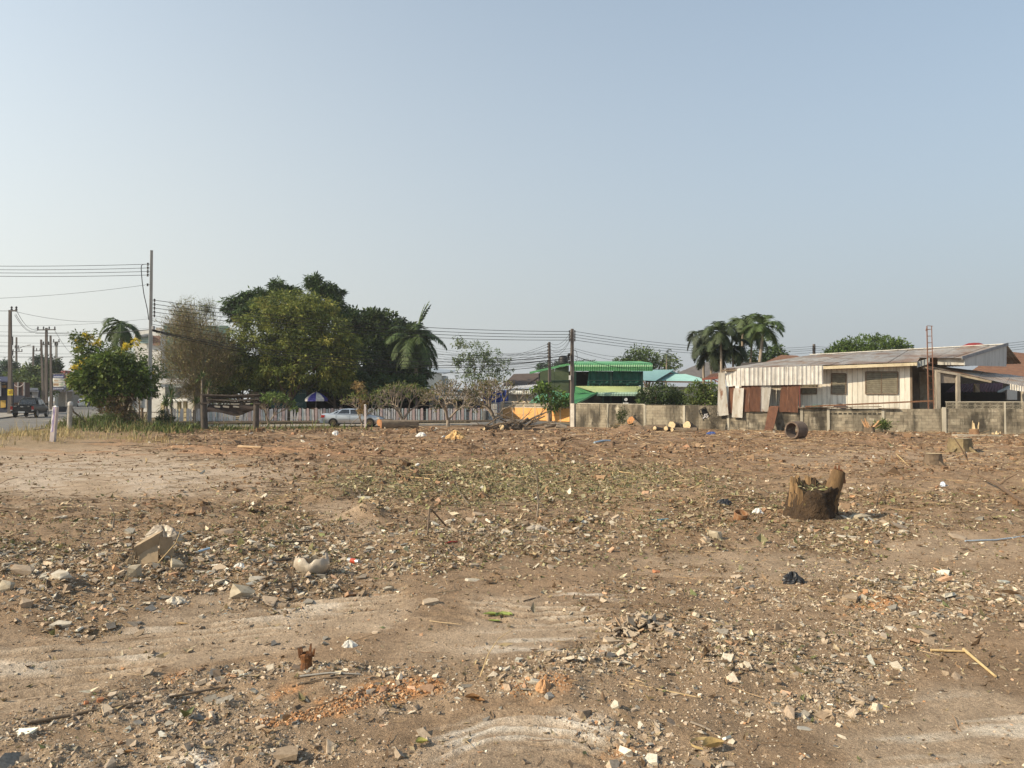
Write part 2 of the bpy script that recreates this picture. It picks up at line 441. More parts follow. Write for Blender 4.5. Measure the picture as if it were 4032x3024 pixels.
def dirt_material():
    m = bpy.data.materials.new('dirt'); m.use_nodes = True
    nt = m.node_tree; N = nt.nodes; L = nt.links; b = N['Principled BSDF']
    g = N.new('ShaderNodeNewGeometry'); a = N.new('ShaderNodeAttribute'); a.attribute_name = 'Col'
    def nz(sc, det):
        n = N.new('ShaderNodeTexNoise'); n.inputs['Scale'].default_value = sc; n.inputs['Detail'].default_value = det; n.inputs['Roughness'].default_value = .7
        L.new(g.outputs['Position'], n.inputs['Vector']); return n
    n1 = nz(38, 6); n2 = nz(6, 5)
    r = N.new('ShaderNodeMapRange'); r.inputs['From Min'].default_value = .3; r.inputs['From Max'].default_value = .7; r.inputs['To Min'].default_value = .62; r.inputs['To Max'].default_value = 1.32
    L.new(n1.outputs['Fac'], r.inputs['Value'])
    r2 = N.new('ShaderNodeMapRange'); r2.inputs['From Min'].default_value = .3; r2.inputs['From Max'].default_value = .7; r2.inputs['To Min'].default_value = .82; r2.inputs['To Max'].default_value = 1.15
    L.new(n2.outputs['Fac'], r2.inputs['Value'])
    k = N.new('ShaderNodeMath'); k.operation = 'MULTIPLY'; L.new(r.outputs[0], k.inputs[0]); L.new(r2.outputs[0], k.inputs[1])
    vm = N.new('ShaderNodeVectorMath'); vm.operation = 'SCALE'; L.new(a.outputs['Color'], vm.inputs[0])
    L.new(vm.outputs[0], b.inputs['Base Color'])
    b.inputs['Roughness'].default_value = .95; b.inputs['Specular IOR Level'].default_value = .12
    bn = N.new('ShaderNodeBump'); bn.inputs['Strength'].default_value = 1.0; bn.inputs['Distance'].default_value = .024
    n4 = nz(170, 3); r4 = N.new('ShaderNodeMapRange'); r4.inputs['From Min'].default_value = .36; r4.inputs['From Max'].default_value = .64; r4.inputs['To Min'].default_value = .66; r4.inputs['To Max'].default_value = 1.34
    L.new(n4.outputs['Fac'], r4.inputs['Value']); k2 = N.new('ShaderNodeMath'); k2.operation = 'MULTIPLY'; L.new(k.outputs[0], k2.inputs[0]); L.new(r4.outputs[0], k2.inputs[1]); L.new(k2.outputs[0], vm.inputs['Scale'])
    n3 = nz(60, 7); L.new(n3.outputs['Fac'], bn.inputs['Height']); L.new(bn.outputs[0], b.inputs['Normal'])
    return m
DIRT = dirt_material()
def ground_grid():
    nr, nc = 540, 480
    D = np.concatenate([np.linspace(-4, 2.15, 12), 2.2 * (62 / 2.2) ** (np.arange(nr) / (nr - 1))]); U = np.concatenate([np.linspace(-2.6, -.87, 24), np.linspace(-.86, .86, nc), np.linspace(.87, 2.6, 24)]); nr, nc = len(D), len(U)
    Y = np.repeat(D, nc); X = (np.maximum(D, 2.2)[:, None] * U[None, :]).ravel()
    Z = H(X, np.maximum(Y, .8)); w = np.maximum(sst(1.6, 2.5, np.abs(np.tile(U, nr))), 1 - sst(-3.9, -1, Y)); Z = Z * (1 - w) + w * np.minimum(Z - .03, -.2)
    i = (np.arange(nr - 1)[:, None] * nc + np.arange(nc - 1)[None, :]).ravel()
    F = np.stack([i, i + 1, i + nc + 1, i + nc], 1)
    # outer apron: everything round it out to the horizon
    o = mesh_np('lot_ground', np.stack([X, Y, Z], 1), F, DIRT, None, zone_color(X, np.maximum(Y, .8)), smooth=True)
    tag(o, 'bare cleared dirt lot strewn with rubble and litter', 'ground', kind='structure')
    xs = np.concatenate([-np.geomspace(40, 4000, 16)[::-1], np.linspace(-36, 36, 37), np.geomspace(40, 4000, 16)])
    ys = np.concatenate([-np.geomspace(10, 3000, 10)[::-1], np.linspace(-6, 60, 34), np.geomspace(63, 5000, 40)])
    X, Y = np.meshgrid(xs, ys); X = X.ravel(); Y = Y.ravel()
    d = X - (road_x(Y) + 3.9)
    left = (1 - sst(0.0, 9.0, d)) * (road_z(np.clip(Y, 0, 220)) - .01) * sst(-5, 5, Y)
    Z = left - .02 - .28 * (1 - sst(60, 64, Y)) * (np.abs(X) < 50) * (Y > 0)
    nc = len(xs); i = (np.arange(len(ys) - 1)[:, None] * nc + np.arange(nc - 1)[None, :]).ravel()
    F = np.stack([i, i + 1, i + nc + 1, i + nc], 1)
    col = np.tile(np.array([.24, .19, .12]), (len(X), 1))
    o = mesh_np('ground', np.stack([X, Y, Z], 1), F, DIRT, None, col, smooth=True)
    tag(o, 'brown earth around and beyond the lot out to the horizon', 'ground', kind='structure')
ground_grid()

# main road at the left and the lane behind the lot
ASPH = mat('asphalt', (.125, .118, .11), (.165, .155, .14), scale=.7, rough=.9, bump=.3, bscale=60, layers=[((.21, .19, .155), .25, .5, .75, (1, 1, 1))])
CONC = mat('concrete_lane', (.30, .275, .235), (.24, .215, .18), scale=.8, rough=.9, bump=.3, bscale=40, layers=[((.36, .29, .2), .3, .5, .7, (1, 1, 1))])
KERB = mat('kerb', (.33, .31, .28), scale=2, rough=.9, bump=.3)
def strip(name, ctr, half, zf, m, label, cat, dz=0.0):
    V = []; F = []
    for i, (x, y) in enumerate(ctr):
        a = ctr[max(i - 1, 0)]; b = ctr[min(i + 1, len(ctr) - 1)]
        d = Vector((b[0] - a[0], b[1] - a[1])).normalized(); n = Vector((d.y, -d.x))
        for s in (-half, half):
            V.append((x + n.x * s, y + n.y * s, zf(x, y) + dz))
        for s in (-half, half):
            V.append((x + n.x * s, y + n.y * s, zf(x, y) + dz - .12))
        if i:
            k = 4 * i
            F += [(k - 4, k - 3, k + 1, k), (k - 2, k - 4, k, k + 2), (k - 3, k - 1, k + 3, k + 1)]
    o = mesh_np(name, V, F, m)
    return tag(o, label, cat, kind='structure')
def dense(pts, n=60):
    t = np.linspace(0, 1, n); s = np.linspace(0, 1, len(pts))
    return list(zip(np.interp(t, s, [p[0] for p in pts]), np.interp(t, s, [p[1] for p in pts])))
road_pts = [(float(road_x(y)), float(y)) for y in np.concatenate([np.linspace(6, 100, 40), np.linspace(110, 320, 20)])]
strip('road', road_pts, 3.8, lambda x, y: float(road_z(y)), ASPH, 'grey asphalt street running away at the left of the lot', 'road', .03)
# pavement on the far side of the street
pav = [(float(road_x(y)) - 6.6 , float(y)) for y in np.linspace(40, 210, 40)]
strip('pavement', pav, 2.6, lambda x, y: float(road_z(y)) + .16, CONC, 'dusty concrete pavement along the far side of the street', 'pavement')
def lane_z(x, y):
    d = x - (float(road_x(y)) + 3.9)
    return float((1 - sst(0.0, 9.0, np.array(d))) * (road_z(y))) + .035
lane_pts = dense([(-36, 60.6), (-24, 61.2), (-10, 63.5), (-3, 65), (3, 66.5)], 30)
strip('lane', lane_pts, 2.7, lane_z, CONC, 'narrow concrete lane in front of the picket fence', 'road')
side_pts = dense([(1.2, 62.5), (.6, 68), (-2.6, 80), (-6, 95), (-10, 120)], 24)
strip('side_street', side_pts, 3.6, lambda x, y: .048, ASPH, 'grey asphalt side street beside the orange wall', 'road')
# the strip of bank under the picket fence
bank = dense([(-33, 67.0), (-29, 67.3), (-2, 71.8)], 40)
def bz(x, y): return .20 + .05 * float(vnoise(x * 1.3, y))
strip('fence_bank', bank, .9, bz, mat('bank', (.13, .10, .075), (.20, .16, .11), scale=3, bump=.6, bscale=14), 'low dark earth bank under the picket fence', 'bank')

# ------------------------------------------------------------------ scattered debris that nobody could count
def rot_mats(n, tilt, r):
    az = r.random(n) * 2 * np.pi; a = r.normal(0, tilt, n); b = r.normal(0, tilt, n)
    ca, sa, cb, sb, cz, sz = np.cos(a), np.sin(a), np.cos(b), np.sin(b), np.cos(az), np.sin(az)
    O = np.zeros(n); I = np.ones(n)
    Rx = np.stack([I, O, O, O, ca, -sa, O, sa, ca], 1).reshape(n, 3, 3)
    Ry = np.stack([cb, O, sb, O, I, O, -sb, O, cb], 1).reshape(n, 3, 3)
    Rz = np.stack([cz, -sz, O, sz, cz, O, O, O, I], 1).reshape(n, 3, 3)
    return Rz @ Rx @ Ry
def stamp(bases, F, which, Rm, S, T, r, jit=0.0):
    """bases (b,nv,3); one mesh array of n copies"""
    B = bases[which]
    if jit: B = B + r.normal(0, jit, B.shape)
    V = np.einsum('nij,nvj->nvi', Rm, B * S[:, None, :]) + T[:, None, :]
    n, nv = V.shape[:2]
    FF = (F[None] + (np.arange(n) * nv)[:, None, None]).reshape(-1, F.shape[1])
    return V.reshape(-1, 3), FF
def sample(n, dmin, dmax, pw, weight, r, umax=.82):
    """n ground points between dmin and dmax, density ~ D^pw per metre of depth, kept with weight(x, y)"""
    xs, ys = [], []; got = 0
    for _ in range(40):
        k = max(4 * n, 2000)
        t = r.random(k); e = pw + 1
        D = (dmin ** e + t * (dmax ** e - dmin ** e)) ** (1 / e) if abs(e) > 1e-6 else dmin * (dmax / dmin) ** t
        X = (r.random(k) * 2 - 1) * (.73 * D + .9)
        keep = r.random(k) < weight(X, D)
        xs.append(X[keep]); ys.append(D[keep]); got += keep.sum()
        if got >= n: break
    return np.concatenate(xs)[:n], np.concatenate(ys)[:n]
def pal(n, cols, r, var=.18):
    c = np.array([q[:3] for q in cols]); p = np.array([q[3] for q in cols]); p = p / p.sum()
    k = r.choice(len(c), n, p=p)
    return np.clip(c[k] * (1 + r.normal(0, var, (n, 1))), .01, .9)
DEB = mat('debris', (1, 1, 1), (.74, .72, .7), scale=60, rough=.9, attr=True, spec=.2, bump=.25, bscale=120, bdist=.004)
LEAFM = mat('dry_leaf', (1, 1, 1), (.8, .78, .7), scale=40, rough=.8, attr=True, spec=.2, trans=.12)
def debris(name, label, cat, bases, F, n, dmin, dmax, pw, weight, sizef, cols, tilt, sink, seed, m=DEB, jit=0.06, var=.2):
    r = np.random.default_rng(seed)
    x, y = sample(n, dmin, dmax, pw, weight, r)
    n = len(x); S = sizef(n, x, y, r)
    z = H(x, y) + S[:, 2] * sink
    V, FF = stamp(bases, F, r.integers(0, len(bases), n), rot_mats(n, tilt, r), S, np.stack([x, y, z], 1), r, jit)
    col = np.repeat(pal(n, cols, r, var), bases.shape[1], 0)
    o = mesh_np(name, V, FF, m, None, col)
    return tag(o, label, cat, kind='stuff')
cube = np.array([(-1, -1, -1), (1, -1, -1), (1, 1, -1), (-1, 1, -1), (-1, -1, 1), (1, -1, 1), (1, 1, 1), (-1, 1, 1)], float) * .5
cubeF = np.array([(3, 2, 1), (3, 1, 0), (4, 5, 6), (4, 6, 7), (0, 1, 5), (0, 5, 4), (1, 2, 6), (1, 6, 5), (2, 3, 7), (2, 7, 6), (3, 0, 4), (3, 4, 7)])
rb = np.random.default_rng(5)
STONES = np.stack([cube * (1 + rb.normal(0, .22, (8, 3))) + rb.normal(0, .09, (8, 3)) for _ in range(10)])
octa = np.array([(1, 0, 0), (-1, 0, 0), (0, 1, 0), (0, -1, 0), (0, 0, 1), (0, 0, -1)], float) * .5
octaF = np.array([(0, 2, 4), (2, 1, 4), (1, 3, 4), (3, 0, 4), (2, 0, 5), (1, 2, 5), (3, 1, 5), (0, 3, 5)])
GRIT = np.stack([octa * (1 + rb.normal(0, .25, (6, 3))) + rb.normal(0, .08, (6, 3)) for _ in range(10)])
# thin irregular shards: 5-gon plates
SH = []
for _ in range(14):
    a = np.sort(rb.random(5) * 2 * np.pi + np.arange(5) * .25); a = np.linspace(0, 2 * np.pi, 6)[:5] + rb.normal(0, .3, 5)
    q = np.stack([np.cos(a) * .5, np.sin(a) * .5], 1) * (1 + rb.normal(0, .25, (5, 1)))
    SH.append(np.vstack([np.hstack([q, np.full((5, 1), -.5)]), np.hstack([q, np.full((5, 1), .5)])]))
SH = np.stack(SH)
SHF = np.array([(0, 2, 1), (0, 3, 2), (0, 4, 3), (5, 6, 7), (5, 7, 8), (5, 8, 9)] + sum([[(i, (i + 1) % 5, 5 + (i + 1) % 5), (i, 5 + (i + 1) % 5, 5 + i)] for i in range(5)], []))
# curled leaf scraps
LF = []
for _ in range(8):
    c = rb.random() * .35
    LF.append([(0, -.5, c), (.26 + rb.random() * .12, -.05, c * .2), (0, .5, c), (-.3 - rb.random() * .1, .05, c * .3), (0, 0, 0)])
LF = np.array(LF)
LFF = np.array([(0, 1, 4), (1, 2, 4), (2, 3, 4), (3, 0, 4)])
# bent twigs (3-sided)
TW = []
for _ in range(10):
    p = np.zeros((4, 3)); p[:, 0] = np.linspace(-.5, .5, 4); p[1:3, 1] = rb.normal(0, .07, 2); p[1:3, 2] = np.abs(rb.normal(0, .05, 2)); p[3, 1] = rb.normal(0, .1); p[3, 2] = abs(rb.normal(0, .06))
    ring = []
    for q, rr in zip(p, (1, .85, .7, .4)):
        for k in range(3):
            a = 2.094 * k; ring.append((q[0], q[1], q[2], rr * math.cos(a), rr * math.sin(a)))
    TW.append(ring)
TW = np.array(TW)
TWF = np.array(sum([[(3 * i + k, 3 * i + (k + 1) % 3, 3 * i + 3 + (k + 1) % 3), (3 * i + k, 3 * i + 3 + (k + 1) % 3, 3 * i + 3 + k)] for i in range(3) for k in range(3)], []))
def twigs(name, label, n, dmin, dmax, pw, weight, lens, rad, cols, seed, tilt=.09):
    r = np.random.default_rng(seed)
    x, y = sample(n, dmin, dmax, pw, weight, r); n = len(x)
    Ls = lens(n, x, y, r); rr = rad(n, x, y, r)
    B = TW[r.integers(0, len(TW), n)]
    P = B[:, :, :3] * Ls[:, None, None]
    P[:, :, 1] += B[:, :, 3] * rr[:, None]; P[:, :, 2] += B[:, :, 4] * rr[:, None]
    V = np.einsum('nij,nvj->nvi', rot_mats(n, tilt, r), P) + np.stack([x, y, H(x, y) + rr * .8 + Ls * .012], 1)[:, None, :]
    F = (TWF[None] + (np.arange(n) * 12)[:, None, None]).reshape(-1, 3)
    o = mesh_np(name, V.reshape(-1, 3), F, DEB, None, np.repeat(pal(n, cols, r), 12, 0))
    return tag(o, label, 'twigs', kind='stuff')
def lot(x, y):     # inside the lot, off the road and verge
    return (x > road_x(y) + 5 + 6 * sst(16, 30, y)) * (1 - sst(52, 57, y))
GREY = [(.44, .355, .265, 5), (.35, .27, .195, 5), (.56, .48, .37, 2.2), (.25, .19, .135, 3.2), (.68, .62, .51, .9), (.46, .27, .15, .9), (.17, .15, .13, .6)]
def iso(s, k=.6):
    return lambda n, x, y, r: (s(n, x, y, r)[:, None]) * np.stack([np.ones(n), r.uniform(.6, 1.1, n), r.uniform(k * .6, k * 1.3, n)], 1)
lg = lambda a, b: (lambda n, x, y, r: np.exp(r.uniform(math.log(a), math.log(b), n)))
debris('gravel', 'grey and beige crushed rubble gravel in the foreground', 'gravel', STONES, cubeF, 30500, 3.3, 9.5, -.3,
       lambda x, y: np.clip((lambda m: .03 + m['gravel'] + m['rubble'] * .3)(masks(x, y)), 0, 1) * lot(x, y), iso(lambda n, x, y, r: np.minimum(np.exp(r.normal(math.log(.0082), .45, n)), .026) * (.6 + y / 12)), GREY, .6, .05, 21)
debris('grit', 'fine pale grit scattered over the dirt', 'grit', GRIT, octaF, 24000, 3.3, 14, 0.0,
       lambda x, y: np.clip((lambda m: .16 + .7 * m['gravel'] + .6 * m['rubble'] + .3 * m['litter'])(masks(x, y)), 0, 1) * lot(x, y), iso(lambda n, x, y, r: np.exp(r.normal(math.log(.0065), .4, n)) * (.5 + y / 7)), GREY, .6, .15, 22)
SHC = [(.43, .345, .25, 4), (.32, .245, .17, 4), (.51, .45, .35, 3), (.62, .57, .46, 1.8), (.26, .235, .195, 1.6), (.47, .30, .19, 1.2), (.18, .17, .155, .8), (.42, .43, .38, .4)]
debris('tile_fragments', 'broken roof tile and cement board fragments lying in the rubble', 'rubble', SH, SHF, 9000, 4, 17, .2,
       lambda x, y: np.clip((lambda m: .02 + m['rubble'] * 1.1 + m['gravel'] * .35 + m['litter'] * .08)(masks(x, y)), 0, 1) * lot(x, y),
       lambda n, x, y, r: np.minimum(np.exp(r.normal(math.log(.034), .55, n)) * (.7 + y / 30), .15)[:, None] * np.stack([np.ones(n) * 1.2, r.uniform(.5, .9, n), r.uniform(.10, .3, n)], 1), SHC, .33, .45, 23)
debris('rubble_lumps', 'lumps of broken concrete and mortar in the rubble', 'rubble', STONES, cubeF, 3400, 4, 20, .3,
       lambda x, y: np.clip((lambda m: .015 + m['rubble'] + m['gravel'] * .3 + m['litter'] * .05)(masks(x, y)), 0, 1) * lot(x, y),
       iso(lambda n, x, y, r: np.minimum(np.exp(r.normal(math.log(.026), .45, n)), .08)), GREY, .7, .1, 24)
LC = [(.30, .235, .14, 3.5), (.21, .18, .095, 1.6), (.43, .35, .235, 4.5), (.27, .185, .115, 5), (.56, .49, .36, 1.7), (.14, .155, .07, .8), (.15, .10, .063, 4)]
debris('leaf_litter', 'dry fallen leaves and shredded plant scraps on the dirt', 'leaf litter', LF, LFF, 82000, 3.4, 34, .15,
       lambda x, y: np.clip((lambda m: .05 + .95 * m['litter'] + .45 * m['rubble'] + .25 * m['gravel'])(masks(x, y)), 0, 1) * lot(x, y) * (1 - .6 * sst(18, 34, y)),
       lambda n, x, y, r: (np.exp(r.normal(math.log(.026), .5, n)) * (.6 + y / 18))[:, None] * np.stack([np.ones(n) * .75, np.ones(n) * 1.25, np.ones(n)], 1), LC, .4, .12, 25, LEAFM, .05, .25)
GC = [(.25, .245, .12, 4), (.32, .295, .17, 4), (.39, .35, .22, 2.5), (.19, .18, .085, 2)]
debris('green_clippings', 'greenish cut leaves spread across the middle of the lot', 'leaf litter', LF, LFF, 15000, 9, 30, .3,
       lambda x, y: (lambda m: m['green'] * .9 + .25 * m['litter'])(masks(x, y)) * lot(x, y),
       lambda n, x, y, r: (np.exp(r.normal(math.log(.05), .4, n)) * (.7 + y / 40))[:, None] * np.ones((n, 3)), GC, .5, .15, 26, LEAFM, .05, .25)
debris('brick_dust', 'crumbled orange brick lying in streaks in the foreground', 'brick rubble', STONES, cubeF, 2200, 4.0, 8, 0, lambda x, y: (lambda p: np.maximum(band(p[0], p[1], [(1040, 2860), (1250, 2812), (1480, 2742), (1700, 2700)], [18, 30, 32, 24]), ell(p[0], p[1], 2130, 2735, 110, 30, .5) * .5))(chart(x, y)), iso(lambda n, x, y, r: np.minimum(np.exp(r.normal(math.log(.008), .5, n)), .024)), [(.46, .25, .12, 4), (.38, .20, .10, 3), (.52, .36, .22, 3)], .6, .15, 29)
TC = [(.26, .17, .10, 4), (.38, .27, .16, 3), (.52, .40, .25, 2), (.16, .105, .065, 3)]
twigs('twigs', 'small broken twigs scattered over the near dirt and rubble', 2600, 3.6, 16, .2, lambda x, y: np.clip((lambda m: .10 + .9 * m['litter'] + .3 * m['rubble'])(masks(x, y)), 0, 1) * lot(x, y),
      lambda n, x, y, r: np.exp(r.normal(math.log(.14), .55, n)), lambda n, x, y, r: r.uniform(.0015, .005, n), TC, 31)
twigs('roots_and_straw', 'torn roots, straw and sticks lying over the far half of the lot', 9500, 13, 54, .35, lambda x, y: np.clip(1 - .8 * masks(x, y)['smooth'], 0, 1) * lot(x, y),
      lambda n, x, y, r: np.exp(r.normal(math.log(.42), .5, n)) * (.5 + y / 50), lambda n, x, y, r: r.uniform(.004, .010, n) * (.6 + y / 40), TC, 32, .14)
CL = [(.17, .105, .06, 4), (.24, .15, .09, 4), (.31, .21, .13, 3), (.12, .08, .05, 2)]
debris('soil_clods', 'brown clods of turned soil across the far half of the lot', 'soil', STONES, cubeF, 10500, 12, 55, .5,
       lambda x, y: np.clip(1 - .93 * masks(x, y)['smooth'], 0, 1) * lot(x, y) * sst(-.15, .15, fbm(x * .5, y * .5, 3)), iso(lambda n, x, y, r: np.exp(r.normal(math.log(.06), .45, n)) * (.6 + y / 55), .5), CL, .7, .1, 27)
debris('far_litter', 'pale scraps of paper, wood chips and plastic over the far dirt', 'litter', SH, SHF, 2300, 12, 55, .5,
       lambda x, y: np.clip(1 - .85 * masks(x, y)['smooth'], 0, 1) * lot(x, y), lambda n, x, y, r: (np.exp(r.normal(math.log(.07), .5, n)) * (.6 + y / 50))[:, None] * np.stack([np.ones(n), r.uniform(.4, .8, n), r.uniform(.06, .3, n)], 1),
       [(.60, .54, .43, 4), (.48, .39, .27, 4), (.72, .70, .64, 2), (.40, .30, .19, 3), (.35, .2, .12, 2)], .4, .6, 28)
# dry verge grass
def grass(name, label, pts, hgt, wid, cols, seed, lean=.45, mm=None):
    r = np.random.default_rng(seed); x, y = pts; n = len(x)
    h = hgt(n, x, y, r); az = r.random(n) * 6.283; ln = np.abs(r.normal(0, lean, n))
    dx, dy = np.cos(az) * ln, np.sin(az) * ln; wx, wy = -np.sin(az + r.normal(0, .8, n)) * wid, np.cos(az) * wid
    z = H(x, y) - .02
    V = np.stack([np.stack([x - wx, y - wy, z], 1), np.stack([x + wx, y + wy, z], 1),
                  np.stack([x + dx * h * .45 + wx * .7, y + dy * h * .45 + wy * .7, z + h * .6], 1), np.stack([x + dx * h * .45 - wx * .7, y + dy * h * .45 - wy * .7, z + h * .6], 1),
                  np.stack([x + dx * h * 1.15, y + dy * h * 1.15, z + h * (1 - .25 * ln)], 1)], 1)
    F = np.array([(0, 1, 2), (0, 2, 3), (3, 2, 4)])
    FF = (F[None] + (np.arange(n) * 5)[:, None, None]).reshape(-1, 3)
    o = mesh_np(name, V.reshape(-1, 3), FF, mm or LEAFM, None, np.repeat(pal(n, cols, r, .2), 5, 0))
    return tag(o, label, 'grass', kind='stuff')
def verge_pts(n, seed, test):
    r = np.random.default_rng(seed); xs = []; ys = []; got = 0
    while got < n:
        y = r.uniform(20, 60, 20000); x = road_x(y) + r.uniform(3.6, 24, 20000)
        k = r.random(20000) < test(x, y); xs.append(x[k]); ys.append(y[k]); got += k.sum()
    return np.concatenate(xs)[:n], np.concatenate(ys)[:n]
def vt(x, y):
    px, py = chart(x, y)
    return np.maximum(ell(px, py, 330, 1742, 360, 16, .5) * .7, band(px, py, [(-300, 1790), (0, 1752), (150, 1722), (300, 1702), (560, 1700)], [30, 26, 22, 20, 16])) * (.05 + .95 * sst(-.15, .15, fbm(x * .8, y * .8, 3)))
grass('dry_grass', 'tufts of dry straw coloured grass on the roadside verge', verge_pts(8000, 1, vt), lambda n, x, y, r: np.exp(r.normal(math.log(.13), .5, n)) * (1 + 1.6 * sst(.05, .3, fbm(x * 1.1 + 9, y * 1.1, 3))), .010,
      [(.50, .39, .20, 4), (.40, .31, .15, 4), (.32, .28, .12, 2), (.58, .48, .28, 2)], 41)
def vt2(x, y):
    px, py = chart(x, y)
    return np.maximum(ell(px, py, 440, 1690, 330, 24, .4), ell(px, py, 1000, 1694, 420, 10, .5) * .15) * (.2 + .8 * sst(-.2, .2, fbm(x * .9, y * .9, 3)))
grass('green_weeds', 'low green weeds and creepers at the edge of the lot', verge_pts(6500, 2, vt2), lambda n, x, y, r: np.exp(r.normal(math.log(.30), .45, n)), .03,
      [(.10, .14, .04, 4), (.16, .19, .06, 3), (.07, .09, .03, 3), (.26, .21, .10, 2)], 42, .7)
# ------------------------------------------------------------------ block boundary wall at the right
BLOCK = mat('concrete_block', (.31, .27, .20), (.22, .185, .135), scale=2.2, rough=.95, bump=.5, bscale=40, rand=.3,
            layers=[((.07, .06, .045), .9, .44, .62, (1, 1, .32)), ((.48, .43, .33), 1.7, .60, .75, (1, 1, .5)), ((.05, .045, .035), 3.0, .58, .72, (1.2, 1.2, .25))])
MORTAR = mat('mortar', (.14, .12, .09), (.09, .075, .06), scale=3, rough=.95, bump=.5, layers=[((.06, .055, .04), 1.1, .5, .66, (1, 1, .3))])
PILLAR = mat('pillar_concrete', (.42, .385, .31), (.31, .28, .22), scale=3, rough=.9, bump=.4, stretch=(1, 1, .3), layers=[((.10, .09, .07), 1.6, .56, .7, (1, 1, .25))])
WA, WC, WB = Vector((4.72, 59.0)), Vector((15.7, 51.0)), Vector((31.4, 46.2))
def ray_seg(px, a, b, back=0.0):
    n = Vector((b.y - a.y, -(b.x - a.x))).normalized()
    if n.y > 0: n = -n
    a2 = a - n * back; d = b - a; u = (px - CX) / FPX
    # (a2 + t d).x = u * (a2 + t d).y
    t = (u * a2.y - a2.x) / (d.x - u * d.y)
    return a2 + d * t
def wall_pt(px, back=0.0):
    return ray_seg(px, WA, WC, back) if px < 2948 else ray_seg(px, WC, WB, back)
BH, BL, BT = .19, .39, .10
def unit_block(L_, T_, H_, name='block'):
    b = MB(); e = .006
    b.hexa([(-L_ / 2, -T_ / 2, 0), (L_ / 2, -T_ / 2, 0), (L_ / 2, T_ / 2, 0), (-L_ / 2, T_ / 2, 0), (-L_ / 2, -T_ / 2, H_), (L_ / 2, -T_ / 2, H_), (L_ / 2, T_ / 2, H_), (-L_ / 2, T_ / 2, H_)])
    me = bpy.data.meshes.new(name); me.from_pydata(b.v, [], b.f); me.update(); me.materials.append(BLOCK); return me
BM_FULL = unit_block(BL, BT, BH); BM_HALF = unit_block(BL / 2 - .005, BT, BH)
def make_block_wall(root, segs, quota, parts_bucket):
    """segs: list of (p0, p1, ztop); fills core, and collects block placements"""
    spots = []
    for (p0, p1, zt, z0) in segs:
        d = (p1 - p0); Ln = d.length; d = d / Ln; n = Vector((d.y, -d.x))
        ang = math.atan2(d.y, d.x)
        c = MB(); t = .036
        c.hexa([(p0.x + n.x * t, p0.y + n.y * t, z0), (p1.x + n.x * t, p1.y + n.y * t, z0), (p1.x - n.x * t, p1.y - n.y * t, z0), (p0.x - n.x * t, p0.y - n.y * t, z0),
                (p0.x + n.x * t, p0.y + n.y * t, zt - .012), (p1.x + n.x * t, p1.y + n.y * t, zt - .012), (p1.x - n.x * t, p1.y - n.y * t, zt - .012), (p0.x - n.x * t, p0.y - n.y * t, zt - .012)])
        c.build('mortar_core', MORTAR, root)
        k = 0; z = zt - BH
        while z > z0:
            x = .0 if k % 2 else BL / 2 + .005
            if k % 2 == 0: spots.append((p0 + d * (BL / 4), z, ang, BM_HALF))
            x += .0
            while x + BL * .9 < Ln:
                spots.append((p0 + d * (x + BL / 2), z, ang, BM_FULL)); x += BL + .01
            if Ln - x > .1: spots.append((p0 + d * (x + (BL / 4)), z, ang, BM_HALF))
            z -= BH + .01; k += 1
    spots.sort(key=lambda s: s[0].length)
    o_ = ORG[root.name]; rr = random.Random(4)
    rest = MB()
    for i, (p, z, ang, me) in enumerate(spots):
        off = rr.uniform(-.006, .006); nrm = Vector((math.sin(ang), -math.cos(ang)))
        p = p + nrm * off
        if i < quota:
            o = bpy.data.objects.new('block', me); C.objects.link(o); o.parent = root
            o.location = (p.x - o_[0], p.y - o_[1], z - o_[2]); o.rotation_euler = (0, rr.gauss(0, .006), ang)
        else:
            M_ = Matrix.Translation((p.x, p.y, z)) @ Matrix.Rotation(ang, 4, 'Z')
            rest.add([M_ @ v.co for v in me.vertices], [tuple(q.vertices) for q in me.polygons])
    if rest.v:
        tag(rest.build('far_blocks', BLOCK, root), kind='stuff')
def pillar(root, p, z0, z1, w=.16, m=PILLAR, name='pillar'):
    d = (wall_dir(p)); ang = math.atan2(d.y, d.x)
    M_ = Matrix.Translation((p.x, p.y, 0)) @ Matrix.Rotation(ang, 4, 'Z')
    b = MB(); b.box(-w / 2, w / 2, -w / 2 - .02, w / 2, z0, z1); b.v = [tuple(M_ @ Vector(v)) for v in b.v]
    return b.build(name, m, root)
def wall_dir(p):
    return (WC - WA).normalized() if p.x < 15.7 else (WB - WC).normalized()
bw = thing('block_wall', 'long mildewed grey concrete block wall behind the lot with log piles at its foot', 'wall', (15.7, 51, 0))
brk = [(2262, 1.76), (2395, 1.74), (2540, 1.68), (2695, 1.64), (2868, 1.62), (2948, 1.57), (3155, 1.56), (3260, 1.50), (3475, 1.49), (3712, 1.48)]
segs = []
for (a, z), (b_, z2) in zip(brk[:-1], brk[1:]):
    segs.append((wall_pt(a + .1), wall_pt(b_ - .1), z, -.25))
make_block_wall(bw, segs, 300, None)
for px_, zz in brk[1:]:
    if px_ != 2948: pillar(bw, wall_pt(px_), -.25, zz + .03)
pillar(bw, wall_pt(2258), -.25, 1.80, .34, mat('white_pillar', (.52, .48, .42), (.40, .36, .31), scale=3, bump=.3, layers=[((.30, .17, .13), 2.0, .55, .7, (1, 1, .4))]), 'white_end_pillar')
